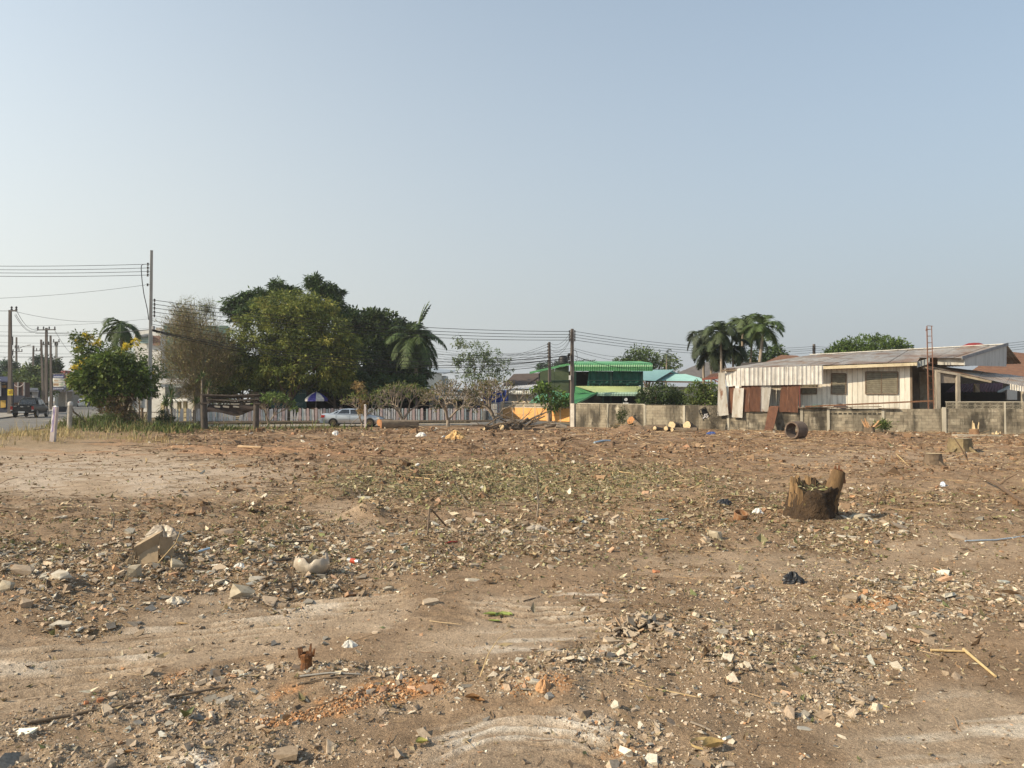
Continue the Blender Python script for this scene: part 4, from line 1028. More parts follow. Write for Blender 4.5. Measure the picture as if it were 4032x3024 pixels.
for xx in (2375, 2453): MB().bar(W(xx, 1560, 71.6), W(xx, 1620, 71.6), .1, .1).build('post', DGRN, gh)
# satellite / bits on the porch
MB().lathe(W(2465, 1574, 71), [(.02, -.02), (.12, .02), (.16, .06)], 12, (-.3, -1, .4)).build('dish', plain('dish_white', (.35, .35, .35), .5), gh, True)
tag(MB().box(W(2455, 1588, 69).x, W(2473, 1588, 69).x, 68.8, 69.2, 1.72, 1.84).build('box', plain('white_box', (.68, .68, .66), .5)), 'small white box standing on the wall before the green house', 'box')
# black water tank on the roof wing
wt = MB().lathe(W(2218, 1436, 80), [(.35, 0), (.5, .1), (.5, .7), (.35, .9), (.2, .95)], 14).build('water_tank', plain('black_tank', (.02, .02, .022), .5), None, True)
tag(wt, 'small black water tank above the green roof wing', 'water tank')

# teal roofed house and grey roofed house
th = thing('teal_house', 'low house with pale teal metal roof behind the round bushes', 'house', (17, 88, 0))
gable_box(th, (W(2660, 1590, 90).x, 91, 0), 9.5, 5, 3.6, 0, WHITE)
ridged(W(2545, 1500, 86), W(2815, 1503, 86), W(2560, 1473, 91), W(2700, 1473, 91), 44, .02, 'roof', TEAL, th)
ridged(W(2470, 1494, 84), W(2580, 1500, 84), W(2490, 1457, 92), W(2655, 1455, 92), 20, .02, 'roof', TEAL, th)
MB().bar(W(2545, 1502, 85.9), W(2810, 1505, 85.9), .1, .16).build('eave_board', plain('brown_trim', (.16, .075, .05)), th)
gr = thing('grey_roof_house', 'house with wide dark grey tiled roof behind the palm clump', 'house', (22, 97, 0))
gable_box(gr, (W(2760, 1590, 100).x, 101, 0), 11, 6, 3.8, 0, WHITE)
def tiled(p00, p10, p01, p11, rows, name, m, root):
    def fn(S, T): 
        f = (T * rows) % 1.0
        return .05 * (1 - f)
    P_, F_, _, _ = sheet_grid(p00, p10, p01, p11, 24, rows * 4, fn)
    return mesh_np(name, P_, F_, m, root)
GTILE = mat('grey_tiles', (.15, .135, .125), (.115, .105, .10), scale=2, rough=.8)
tiled(W(2610, 1492, 95), W(2880, 1497, 95), W(2760, 1430, 102), W(2850, 1420, 102), 12, 'roof', GTILE, gr)
MB().prism([W(2570, 1488, 94.5), W(2710, 1489, 94.5), W(2635, 1462, 94.5)], (0, .3, 0)).build('gable', plain('gable_brown', (.15, .07, .05)), gr)
for (a, b_) in (((2566, 1489), (2635, 1461)), ((2635, 1461), (2714, 1490))):
    MB().bar(W(*a, 94.3), W(*b_, 94.3), .12, .24).build('gable_trim', plain('teal_trim', (.05, .13, .14)), gr)
rr_ = thing('shed', 'small brown-roofed lean-to at the left end of the plank house', 'shed', (14, 55, 0))
ridged(W(2766, 1492, 54), W(2852, 1490, 53.5), W(2800, 1472, 58), W(2852, 1466, 58), 8, .015, 'roof', RUST, rr_)
MB().bar(W(2764, 1494, 53.9), W(2852, 1484, 53.4), .1, .14).build('rafter', plain('red_steel', (.20, .07, .05)), rr_)
MB().bar(W(2800, 1489, 53.9), W(2835, 1508, 53.5), .07, .07).build('brace', MATS['red_steel'], rr_)
MB().bar(W(2838, 1488, 53.6), W(2838, 1610, 53.6), .1, .1).build('post', MATS['red_steel'], rr_)
br_ = thing('brown_roof_house', 'dark brown gabled roof showing between the palms and the rusty roof', 'house', (29, 76, 0))
gable_box(br_, (W(3120, 1590, 78).x, 79, 0), 11, 5, 4.2, 0, WHITE)
tiled(W(2960, 1450, 73), W(3300, 1450, 73), W(3075, 1399, 78), W(3140, 1402, 78), 8, 'roof', TILE_B, br_)
nb = thing('tiled_roof_house', 'house with brown clay tiled roof at the far right behind the porch', 'house', (40, 62, 0))
tiled(W(3790, 1485, 60), W(4200, 1500, 58), W(3940, 1383, 67), W(4100, 1400, 67), 16, 'roof', TILE_B, nb)
gable_box(nb, (W(4060, 1590, 64).x, 65.5, 0), 7, 5, 3.4, 0, WHITE)
rd = thing('red_roof_shed', 'small maroon-roofed white building seen through the dark porch', 'shed', (36, 57, 0))
ridged(W(3720, 1545, 54.5), W(3945, 1541, 54.5), W(3760, 1512, 56.5), W(3950, 1508, 56.5), 18, .03, 'roof', plain('maroon_roof', (.13, .045, .05)), rd)
MB().prism([W(3965, 1574, 55), W(4005, 1574, 55), W(4005, 1528, 55), W(3965, 1533, 55)], (0, 1, 0)).build('wall', WHITE, rd)
MB().bar(W(3928, 1545, 54), W(3985, 1518, 54.2), .08, .16).build('verge_board', plain('grey_blue_trim', (.35, .42, .44)), rd)
b_ = MB().lathe(W(3835, 1360, 75), [(1.4, -.6), (1.0, .0), (.5, .22), (.05, .26)], 12).build('red_roof_top', plain('red_dome', (.22, .03, .03)))
tag(b_, 'red roof top peeping over the rusty roof ridge', 'roof')

# orange precast wall along the side street
ORA = mat('orange_panel', (.66, .36, .13), (.60, .31, .11), scale=1.0, rough=.85, rand=.05, layers=[((.36, .18, .08), 1.4, .62, .8, (1, 1, .5))])
CREAMP = mat('cream_post', (.66, .54, .38), (.58, .46, .32), scale=2, rough=.85)
ow = thing('precast_wall', 'sunlit orange precast panel wall with cream posts beside the side street', 'wall', (2, 79, 0))
O0, O1 = Vector(W(1978, 1600, 85).xy), Vector(W(2262, 1600, 71).xy)
nO = Vector(((O1 - O0).y, -(O1 - O0).x)).normalized()
if nO.y > 0: nO = -nO
n_b = 6
for i in range(n_b + 1):
    p = O0 + (O1 - O0) * (i / n_b)
    b = MB(); b.box(p.x - .09, p.x + .09, p.y - .09, p.y + .09, 0, 1.86); b.build('post', CREAMP, ow)
for i in range(n_b):
    p = O0 + (O1 - O0) * ((i + .02) / n_b); q = O0 + (O1 - O0) * ((i + .98) / n_b)
    for k, (z0, z1) in enumerate(((.04, .56), (.58, 1.28))):
        MB().prism([(p.x, p.y, z0), (q.x, q.y, z0), (q.x, q.y, z1), (p.x, p.y, z1)], (-nO.x * .06, -nO.y * .06, 0)).build('panel', ORA, ow)
    # vent grille on top: small openings as recessed lattice
    g = MB(); nn = 11
    for k in range(nn + 1):
        r0 = p + (q - p) * (k / nn); g.bar((r0.x, r0.y, 1.30), (r0.x, r0.y, 1.80), .035, .06)
    for z in (1.32, 1.55, 1.78):
        g.bar((p.x, p.y, z), (q.x, q.y, z), .06, .05)
    tag(g.build('vent_grille', mat('white_grille', (.62, .57, .48), scale=2), ow), kind='stuff')
    MB().prism([(p.x - nO.x * .1, p.y - nO.y * .1, 1.3), (q.x - nO.x * .1, q.y - nO.y * .1, 1.3), (q.x - nO.x * .1, q.y - nO.y * .1, 1.78), (p.x - nO.x * .1, p.y - nO.y * .1, 1.78)], (0, .02, 0)).build('grille_back', mat('grille_shadow', (.20, .17, .13)), ow)
cpb = MB(); cpb.bar((O0.x, O0.y, 1.9), (O1.x, O1.y, 1.9), .2, .09); cpb.build('coping', CREAMP, ow)
# gate at its left end
gt = thing('metal_gate', 'pink and white barred metal gate at the left end of the orange wall', 'gate', (-2.5, 86, 0))
ga, gb = W(1906, 1600, 88), W(1975, 1600, 85.5)
GW = plain('gate_white', (.60, .55, .52)); GPk = plain('gate_pink', (.45, .20, .20))
for z in (.25, 1.0, 1.75): MB().bar((ga.x, ga.y, z), (gb.x, gb.y, z), .06, .07).build('rail', GW, gt)
for i in range(13):
    t = i / 12; p = ga + (gb - ga) * t
    MB().bar((p.x, p.y, .15), (p.x, p.y, 1.8), .07, .05).build('bar', GPk if i % 3 == 1 else GW, gt)
for (px_, zz) in ((1898, 2.0), (1978, 1.9)):
    p = W(px_, 1600, 88 if px_ < 1950 else 85.4); MB().box(p.x - .2, p.x + .2, p.y - .2, p.y + .2, 0, zz).build('gate_post', ORA if px_ < 1950 else CREAMP, gt)

# houses between the trees and the green house
h1 = thing('brown_tile_house', 'house with dark brown tiled roof left of the green house', 'house', (2, 102, 0))
gable_box(h1, (W(2065, 1590, 104).x, 105, 0), 9, 6, 3.4, 0, WHITE)
tiled(W(1975, 1522, 99), W(2125, 1522, 99), W(2022, 1474, 105), W(2130, 1470, 105), 9, 'roof', TILE_D, h1)
MB().bar(W(2078, 1512, 98.5), W(2122, 1486, 100), .15, .2).build('valley_board', TILE_D, h1)
h2 = thing('awning_house', 'white walled house with curved pale awning and blue tarpaulins beside the gate', 'house', (0, 92, 0))
gable_box(h2, (W(2060, 1590, 94).x, 96, 0), 6.5, 4, 3.1, 0, WHITE)
ridged(W(1985, 1548, 91.5), W(2100, 1551, 91.5), W(2000, 1533, 94), W(2115, 1530, 94), 16, .02, 'awning', plain('pale_awning', (.66, .65, .6), .5), h2)
barrel(1985, 2098, 1540, 1552, 91.4, plain('awning_edge', (.68, .66, .58), .5), 'awning_edge', h2, .0, 16)
ridged(W(1960, 1533, 93), W(2118, 1524, 93), W(1990, 1522, 96), W(2118, 1513, 96), 14, .02, 'upper_awning', plain('grey_awning', (.48, .47, .46), .5), h2)
for (xa, xb, ya, yb) in ((1900, 1950, 1540, 1590), (1952, 2002, 1536, 1590)):
    P_, F_, _, _ = sheet_grid(W(xa, yb, 90), W(xb, yb, 90), W(xa, ya, 90), W(xb, ya, 90), 14, 4, lambda S, T: .12 * np.sin(S * 16))
    mesh_np('tarpaulin', P_, F_, BLUET, h2, smooth=True)
h3 = thing('grey_house', 'low grey-white house with dark openings behind the picket fence and bare frangipanis', 'house', (-8, 80, 0))
gable_box(h3, (W(1780, 1590, 82).x, 83, 0), 5.8, 4, 2.9, 0, GREYW)
MB().prism([W(1676, 1572, 79.5), W(1900, 1572, 79.5), W(1900, 1548, 79.5), W(1676, 1552, 79.5)], (0, .1, 0)).build('fascia', mat('fascia_pale', (.38, .38, .37)), h3)
slab([W(1670, 1551, 79.4), W(1905, 1547, 79.4), W(1900, 1535, 84), W(1680, 1537, 84)], .1, 'roof', mat('cement_roof', (.34, .335, .32), scale=1), h3)
for (xa, xb, ya, yb, mm, nm) in ((1668, 1690, 1575, 1620, NEARBLACK, 'doorway'), (1722, 1742, 1576, 1620, NEARBLACK, 'doorway'), (1796, 1822, 1578, 1620, NEARBLACK, 'doorway'), (1850, 1890, 1588, 1612, plain('navy_pane', (.02, .03, .09)), 'window'), (1826, 1848, 1590, 1613, WHITE, 'shutter'), (1686, 1708, 1576, 1612, plain('steel_shutter', (.46, .47, .48)), 'shutter')):
    MB().prism([W(xa, yb, 80.6), W(xb, yb, 80.6), W(xb, ya, 80.6), W(xa, ya, 80.6)], (0, .08, 0)).build(nm, mm, h3)
MB().bar(W(1822, 1588, 80.4), W(1898, 1588, 80.4), .06, .08).build('rail', WHITE, h3)
h4 = thing('metal_shed', 'tall pale grey sheet-metal shed behind the palm', 'shed', (-10, 130, 0))
corr('wall', W(1680, 1560, 128), W(1740, 1560, 128), W(1680, 1455, 128), W(1740, 1470, 128), 16, .06, mat('shed_tin', (.42, .46, .48), rough=.5), h4, 2, 0, True, 2)
MB().prism([W(1676, 1458, 127.8), W(1745, 1474, 127.8), W(1800, 1460, 134), W(1700, 1450, 134)], (0, 0, .1)).build('roof', plain('shed_roof', (.34, .38, .42), .5), h4)
gable_box(h4, (W(1715, 1560, 128).x + .3, 131.5, 0), 2.6, 5, 6.2, 0, MATS['shed_tin'], 'body')

# dark open shelter under the trees behind the picket fence
sh = thing('open_shelter', 'dark open-fronted shelter under the trees behind the picket fence', 'shelter', (-16, 78, 0))
slab([W(985, 1546, 72.6), W(1690, 1546, 72.6), W(1700, 1530, 86), W(1010, 1530, 86)], .15, 'roof', mat('shelter_roof', (.10, .085, .07)), sh)
MB().prism([W(985, 1640, 84), W(1690, 1640, 84), W(1690, 1540, 84), W(985, 1540, 84)], (0, .1, 0)).build('back_wall', NEARBLACK, sh)  # walls painted near-black for the shade inside the shelter
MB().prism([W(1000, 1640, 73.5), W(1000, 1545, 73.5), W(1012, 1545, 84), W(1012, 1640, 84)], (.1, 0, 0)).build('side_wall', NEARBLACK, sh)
for px_ in (1040, 1318, 1345, 1425, 1500, 1640):
    b = MB(); b.bar(W(px_, 1546, 73.5), W(px_, 1660, 73.5), .2, .2); b.build('post', mat('shelter_post', (.17, .13, .11)), sh)
for (a, c_, col) in ((1462, 1478, (.03, .09, .05)), (1488, 1500, (.035, .10, .06))):
    MB().prism([W(a, 1620, 76), W(c_, 1620, 76), W(c_, 1570, 76), W(a, 1570, 76)], (0, .1, 0)).build('hanging_cloth', plain('cloth%d' % a, col), sh)
# large dark green notice board
nbd = thing('notice_board', 'large dark green board with faded rows of lettering behind the picket fence', 'notice board', (-20, 70.5, 0))
MB().prism([W(1068, 1604, 70.6), W(1205, 1604, 70.6), W(1205, 1535, 70.6), W(1068, 1535, 70.6)], (0, .06, 0)).build('board', mat('board_green', (.012, .055, .052), (.010, .045, .042), scale=2, rough=.6), nbd)
LET = plain('faded_lettering', (.16, .22, .20))
for (xa, xb, yy) in ((1112, 1160, 1540), (1080, 1172, 1555), (1078, 1164, 1560), (1075, 1140, 1566), (1072, 1142, 1571), (1073, 1125, 1576), (1073, 1115, 1580), (1155, 1178, 1584), (1143, 1194, 1587), (1143, 1193, 1591), (1143, 1192, 1595), (1118, 1154, 1600)):
    k = MB(); x = xa
    rr2 = random.Random(xa * yy)
    while x < xb:
        w = rr2.uniform(3, 9); k.prism([W(x, yy + 1, 70.57), W(min(x + w, xb), yy + 1, 70.57), W(min(x + w, xb), yy - .6, 70.57), W(x, yy - .6, 70.57)], (0, .02, 0)); x += w + rr2.uniform(.8, 2)
    tag(k.build('lettering_row', LET, nbd), kind='stuff')
for (a, c_) in (((1068, 1604), (1205, 1604)), ((1068, 1535), (1205, 1535)), ((1205, 1604), (1205, 1535)), ((1068, 1604), (1068, 1535)), ((1068, 1549), (1205, 1549)), ((1070, 1590), (1086, 1577))):
    MB().bar(W(*a, 70.54), W(*c_, 70.54), .04, .05).build('frame_bar', plain('board_frame', (.10, .16, .14)), nbd)
for px_ in (1085, 1125, 1190): MB().bar(W(px_, 1604, 70.7), W(px_, 1665, 70.7), .08, .08).build('leg', plain('pale_leg', (.3, .3, .28)), nbd)
# parasol
um = thing('parasol', 'blue and white vendor parasol behind the picket fence', 'parasol', tuple(W(1240, 1660, 69.6)))
ap = W(1246, 1544, 69.6); rad = 1.02; zr = W(1246, 1571, 69.6).z
UB = plain('parasol_blue', (.04, .035, .22), .6); UW = plain('parasol_white', (.52, .51, .49), .6)
for k in range(8):
    a0, a1 = 2 * math.pi * k / 8 + .2, 2 * math.pi * (k + 1) / 8 + .2
    V = []; nn = 5
    for i in range(nn + 1):
        t = i / nn; rz_ = ap.z + (zr - ap.z) * (t ** 1.7)
        for a in (a0, (a0 + a1) / 2, a1):
            sagk = 1 - (.05 * t if a not in (a0, a1) else 0)
            V.append((ap.x + math.cos(a) * rad * t * sagk, ap.y + math.sin(a) * rad * t * sagk, rz_))
    for a in (a0, (a0 + a1) / 2, a1): V.append((ap.x + math.cos(a) * rad * 1.0, ap.y + math.sin(a) * rad, zr - .2))
    F = []
    for i in range(nn + 1):
        for j in range(2): F.append((i * 3 + j, i * 3 + 3 + j, i * 3 + 4 + j, i * 3 + 1 + j))
    o = mesh_np('canopy_panel', V, F, UW if k % 2 == 0 else UB, um)
MB().tube([tuple(W(1246, 1544, 69.6) + Vector((0, 0, .1))), tuple(W(1241, 1664, 69.6))], .025, 6).build('pole', plain('parasol_pole', (.3, .3, .3), .4), um)
bx = W(1240, 1660, 69.6)
MB().box(bx.x - .25, bx.x + .2, bx.y - .2, bx.y + .2, .1, 1.35).build('stand', plain('stand_brown', (.13, .085, .06)), um)
# small house, verandah pieces at left behind the yuccas
vh = thing('white_house', 'white house with verandah behind the spiky palms at the left end of the fence', 'house', (-34, 78, 0))
gable_box(vh, (W(690, 1590, 80).x, 82, 0), 5.0, 4, 3.4, 0, WHITE)
slab([W(630, 1583, 74.5), W(738, 1574, 74.5), W(735, 1568, 79), W(636, 1574, 79)], .12, 'canopy', WHITE, vh)
slab([W(630, 1508, 78), W(760, 1505, 78), W(752, 1488, 84), W(640, 1490, 84)], .15, 'roof', plain('house_roof', (.40, .38, .35)), vh)
for px_ in (641, 706, 730): MB().bar(W(px_, 1580, 75), W(px_, 1660, 75), .3, .3).build('column', mat('yellow_column', (.52, .44, .27)), vh)
for px_ in (660, 700): MB().prism([W(px_ - 10, 1565, 79.7), W(px_ + 10, 1565, 79.7), W(px_ + 10, 1525, 79.7), W(px_ - 10, 1525, 79.7)], (0, .1, 0)).build('window', GLASSD, vh)
MB().prism([W(700, 1552, 74), W(712, 1552, 74), W(712, 1528, 74), W(700, 1528, 74)], (0, .3, 0)).build('screen', WHITE, vh) if False else None
bd = thing('white_board', 'large weathered white board leaning behind the leafy roadside tree', 'board', (-30, 61, 0))
MB().prism([W(512, 1607, 60), W(584, 1605, 60), W(583, 1556, 60), W(514, 1562, 60)], (0, .06, 0)).build('panel', mat('board_white', (.46, .46, .45), (.36, .36, .35), scale=2), bd)
for px_ in (516, 549, 581): MB().bar(W(px_, 1558, 59.9), W(px_, 1650, 59.9), .08, .08).build('post', TIMB, bd)
# tall building behind the brown tree
tb = thing('apartment_building', 'tall pale building with green glass front behind the brown leafless tree', 'building', (-60, 140, 0))
x0, x1 = W(640, 1500, 140).x, W(905, 1500, 140).x
zt = W(640, 1272, 140).z; zt2 = W(905, 1288, 140).z
MB().hexa([(x0, 140, 0), (x1, 140, 0), (x1 - 5, 152, 0), (x0 - 5, 152, 0), (x0, 140, zt), (x1, 140, zt2), (x1 - 5, 152, zt2), (x0 - 5, 152, zt)]).build('wall', mat('grey_render', (.28, .30, .29), (.24, .255, .25), scale=.5), tb)
xw = W(612, 1500, 140).x
MB().box(xw, x0 - .02, 139.6, 140.4, 0, zt - 1.2).build('stair_tower', mat('cream_render', (.56, .54, .47), scale=.5), tb)
for r_ in range(5):
    for c_ in range(6):
        a = W(646 + c_ * 43, 1282 + r_ * 44, 139.9); b2 = W(684 + c_ * 43, 1318 + r_ * 44, 139.9)
        w_ = MB().box(a.x, b2.x, 139.86, 139.97, b2.z, a.z).build('window', mat('green_glass', (.10, .17, .145), (.08, .14, .12), scale=.8, rough=.3), tb)
for r_ in range(6):
    a = W(614, 1290 + r_ * 40, 139.5); b2 = W(638, 1300 + r_ * 40, 139.5)
    MB().box(a.x, b2.x, 139.45, 139.58, b2.z, a.z).build('balcony_slab', mat('balcony_trim', (.38, .33, .27)), tb)
th2 = thing('town_house', 'white town house with glazed balcony seen left of the concrete pole', 'house', (-52, 112, 0))
x0, x1 = W(528, 1500, 112).x, W(632, 1500, 112).x
MB().box(x0, x1, 112, 113.5, 0, W(560, 1300, 112).z).build('wall', WHITE, th2)
slab([W(535, 1328, 111), W(590, 1316, 111), W(590, 1306, 114), W(538, 1312, 114)], .25, 'balcony_roof', plain('slate_awning', (.10, .11, .12)), th2)
MB().prism([W(545, 1352, 111.5), W(585, 1352, 111.5), W(585, 1322, 111.5), W(545, 1330, 111.5)], (0, .1, 0)).build('glazing', mat('pale_green_glass', (.35, .46, .42), rough=.2), th2)
MB().prism([W(602, 1360, 111.5), W(630, 1360, 111.5), W(630, 1322, 111.5), W(602, 1322, 111.5)], (0, .1, 0)).build('brick_panel', plain('brick_brown', (.22, .13, .10)), th2)

# ------------------------------------------------------------------ street buildings at the far left
s1 = thing('shophouse', 'dark navy shopfront with yellow panel at the left edge of the street', 'shop', (-58, 86, .6))
x0, x1 = W(-140, 1600, 84).x, W(31, 1600, 84).x
MB().box(x0, x1, 84, 85, .3, W(0, 1505, 84).z).build('wall', mat('navy_wall', (.022, .027, .05), rough=.7), s1)
slab([W(-140, 1496, 82), W(36, 1501, 82), W(32, 1483, 87), W(-140, 1480, 87)], .12, 'awning', plain('navy_awning', (.02, .024, .06)), s1)
MB().prism([W(2, 1606, 83.9), W(22, 1604, 83.9), W(22, 1576, 83.9), W(2, 1576, 83.9)], (0, .05, 0)).build('yellow_panel', plain('ochre', (.42, .27, .06)), s1)
MB().prism([W(6, 1527, 83.9), W(24, 1527, 83.9), W(24, 1517, 83.9), W(6, 1517, 83.9)], (0, .05, 0)).build('orange_panel', plain('ochre2', (.36, .20, .06)), s1)
MB().prism([W(-30, 1562, 83.5), W(2.5, 1560, 83.5), W(2.5, 1494, 83.5), W(-30, 1492, 83.5)], (0, .1, 0)).build('sign_edge', plain('sign_white', (.66, .66, .66)), s1)
MB().prism([W(9, 1513, 83.9), W(19, 1513, 83.9), W(19, 1508, 83.9), W(9, 1508, 83.9)], (0, .3, 0)).build('air_unit', plain('unit_grey', (.42, .40, .38)), s1)
s2 = thing('shophouse', 'brown panelled shopfront behind the utility pole on the street', 'shop', (-62, 95, .6))
x0, x1 = W(31, 1600, 93).x, W(96, 1600, 93).x
MB().box(x0, x1, 93, 94, .3, W(60, 1506, 93).z).build('wall', mat('brown_shop', (.10, .055, .042), rough=.7), s2)
for px_ in (34, 71, 95): MB().bar(W(px_, 1504, 92.9), W(px_, 1575, 92.9), .16, .1).build('frame_post', plain('steel_frame', (.25, .24, .24)), s2)
MB().prism([W(33, 1585, 92.8), W(98, 1585, 92.8), W(98, 1558, 92.8), W(33, 1556, 92.8)], (0, .1, 0)).build('canopy', plain('navy_cloth', (.018, .024, .045)), s2)
sw = MB(); sw.tube([W(52 + i * 4.2, 1511 + 13 * math.sin(math.pi * i / 10), 92.6) for i in range(11)], .05, 5); sw.build('swag', plain('pale_swag', (.42, .36, .34)), s2)
s3 = thing('shed', 'dark street-side shed with pale door behind the pickup', 'shed', (-65, 104, .6))
x0, x1 = W(97, 1600, 102).x, W(176, 1600, 102).x
MB().box(x0, x1 - 1.2, 102, 103, .3, W(120, 1536, 102).z).build('wall', mat('shed_dark', (.03, .033, .042)), s3)
slab([W(95, 1539, 101), W(152, 1542, 101), W(150, 1528, 106), W(98, 1526, 106)], .1, 'roof', plain('shed_slate', (.07, .075, .09)), s3)
MB().prism([W(127, 1566, 101.9), W(149, 1566, 101.9), W(149, 1541, 101.9), W(127, 1541, 101.9)], (0, .06, 0)).build('door', plain('pale_grey', (.30, .30, .32)), s3)
s4 = thing('shop_row', 'far row of shops with cream and white awnings along the street', 'shop', (-95, 165, .8))
x0, x1 = W(215, 1600, 168).x, W(420, 1600, 168).x
MB().box(x0, x1, 170, 172, .3, W(300, 1535, 168).z).build('wall', mat('shop_grey', (.22, .20, .18)), s4)
for (pts, mm) in (([(222, 1566), (284, 1550), (284, 1546), (222, 1562)], plain('cream_awning', (.70, .60, .42), .6)), ([(276, 1562), (334, 1545), (334, 1538), (276, 1557)], plain('white_awning', (.72, .72, .70), .6)), ([(224, 1576), (300, 1574), (300, 1570), (224, 1571)], plain('blue_grey_awning', (.30, .34, .40), .6))):
    MB().prism([W(*pts[0], 160), W(*pts[1], 162), W(*pts[2], 168), W(*pts[3], 166)], (0, 0, .1)).build('awning', mm, s4)
for (a, c_, yt, yb, col) in ((226, 250, 1577, 1597, (.05, .05, .06)), (252, 266, 1577, 1598, (.03, .03, .07)), (300, 318, 1560, 1600, (.05, .05, .08)), (335, 400, 1555, 1600, (.10, .08, .07))):
    MB().prism([W(a, yb, 167), W(c_, yb, 167), W(c_, yt, 167), W(a, yt, 167)], (0, .3, 0)).build('shop_opening', plain('opening%d' % a, col), s4)
s5 = thing('street_building', 'orange-red building with red roof at the end of the street', 'building', (-125, 215, 0))
MB().box(W(254, 1500, 210).x, W(305, 1500, 210).x, 210, 220, 0, W(270, 1490, 210).z).build('wall', mat('terracotta', (.40, .17, .11), scale=.5), s5)
MB().prism([W(235, 1500, 212), W(254, 1478, 212), W(256, 1458, 212), W(236, 1462, 212)], (0, 3, 0)).build('roof', plain('red_roof', (.30, .075, .06)), s5)
s6 = thing('street_building', 'grey shop house with dark roof right of the billboard on the street', 'building', (-88, 150, 0))
MB().box(W(206, 1500, 150).x, W(262, 1500, 150).x, 152, 158, 0, W(240, 1540, 150).z).build('wall', mat('taupe', (.26, .24, .21)), s6)
slab([W(205, 1538, 149), W(292, 1540, 149), W(285, 1520, 156), W(214, 1512, 156)], .15, 'roof', plain('charcoal_roof', (.07, .07, .09)), s6)
# billboard
bb = thing('billboard', 'blue-headed white advertising billboard on posts beside the street', 'billboard', (-70, 117, .6))
Db = 117
MB().prism([W(210, 1524, Db), W(256, 1524, Db - .6), W(252, 1489, Db - .6), W(208, 1488, Db)], (0, .12, 0)).build('panel', plain('bill_white', (.55, .55, .50), .6), bb)
MB().prism([W(208, 1488.5, Db - .03), W(251, 1489.5, Db - .63), W(252, 1475, Db - .63), W(210, 1474, Db - .03)], (0, .12, 0)).build('header', plain('bill_navy', (.012, .02, .10), .5), bb)
MB().prism([W(208, 1534, Db - .03), W(250, 1535, Db - .63), W(250, 1525.5, Db - .63), W(208, 1525, Db - .03)], (0, .12, 0)).build('footer', MATS['bill_navy'], bb)
bt = plain('bill_text', (.62, .66, .70), .6); bo = plain('bill_brown', (.30, .19, .11), .6); bgx = plain('bill_dark', (.12, .12, .13), .6)
rr2 = random.Random(3)
def glyphs(x0, x1, y0, y1, m, nm, D_):
    k = MB(); x = x0
    while x < x1:
        w = rr2.uniform(1.4, 2.4); h0 = rr2.uniform(0, .2) * (y1 - y0)
        for (xa, xb, ya, yb) in ((x, x + .55, y0 + h0, y1), (x + w - .6, x + w, y0 + h0, y1), (x, x + w, y0 + h0, y0 + h0 + .9) if rr2.random() > .4 else (x, x + w, y1 - .9, y1)):
            k.prism([W(xa, yb, D_), W(xb, yb, D_), W(xb, ya, D_), W(xa, ya, D_)], (0, .02, 0))
        x += w + .7
    tag(k.build(nm, m, bb), kind='stuff')
glyphs(211, 249, 1480, 1486, bt, 'lettering', Db - .75); glyphs(209.5, 248, 1527.5, 1532.5, bt, 'lettering', Db - .75); glyphs(211, 214, 1475, 1477, bt, 'lettering', Db - .75)
for (xa, xb, ya, yb, mm) in ((215, 245, 1492, 1494, bgx), (213, 230, 1497, 1502, bo), (231, 247, 1497, 1501, plain('bill_grey', (.33, .33, .31))), (210, 249, 1504.5, 1506.5, bgx), (210, 231, 1509, 1519, bo), (233, 248, 1510, 1517, plain('bill_green', (.30, .36, .28))), (209, 250, 1521.5, 1523, bgx)):
    MB().prism([W(xa, yb, Db - .72), W(xb, yb, Db - .72), W(xb, ya, Db - .72), W(xa, ya, Db - .72)], (0, .02, 0)).build('printed_block', mm, bb)
for px_ in (199, 263): MB().bar(W(px_, 1470, Db + .3), W(px_ - 2, 1612, Db + .3), .16, .16).build('post', plain('bill_post', (.22, .2, .18)), bb)
for yy in (1472, 1536): MB().bar(W(198, yy, Db + .25), W(264, yy, Db + .25), .08, .1).build('rail', MATS['bill_post'], bb)
# ------------------------------------------------------------------ picket fence
PW = mat('picket_white', (.56, .55, .55), (.48, .46, .46), scale=3, rough=.85, rand=.06, layers=[((.27, .24, .21), 3, .64, .8, (1, 1, .4))])
PP = mat('picket_pink', (.48, .37, .355), (.41, .31, .295), scale=3, rough=.85, rand=.07, layers=[((.27, .20, .17), 3, .64, .8, (1, 1, .4))])
PBL = mat('picket_bluish', (.44, .49, .49), (.37, .42, .42), scale=3, rough=.85, rand=.06)
pf = thing('picket_fence', 'long fence of uneven white and pink wooden pickets in front of the trees', 'fence', (-16, 70, 0))
FA, FB = Vector((-33.2, 66.6)), Vector((-1.9, 71.9))
def picket_mesh(w, h, rnd, th=.03):
    b = MB(); pts = [(-w / 2, 0), (w / 2, 0), (w / 2, h - (w / 2 if rnd else 0))]
    if rnd:
        for k in range(1, 6): a = math.pi * k / 6; pts.append((math.cos(a) * w / 2, h - w / 2 + math.sin(a) * w / 2))
    pts.append((-w / 2, h - (w / 2 if rnd else 0)))
    b.prism([(x, -th / 2, z) for (x, z) in pts], (0, th, 0)); me = bpy.data.meshes.new('picket'); me.from_pydata(b.v, [], b.f); me.update(); return me
PM = {}
def picket(root, x, y, z, w, h, rnd, m, tilt=0.0, ang=0.0):
    k = (round(w, 2), round(h, 2), rnd, m.name)
    if k not in PM:
        PM[k] = picket_mesh(w, h, rnd); PM[k].materials.append(m)
    o = bpy.data.objects.new('picket', PM[k]); C.objects.link(o); o.parent = root
    og = ORG[root.name]; o.location = (x - og[0], y - og[1], z - og[2]); o.rotation_euler = (0, tilt, ang)
    return o
rg = random.Random(12)
fa = math.atan2((FB - FA).y, (FB - FA).x); fdir = (FB - FA).normalized()
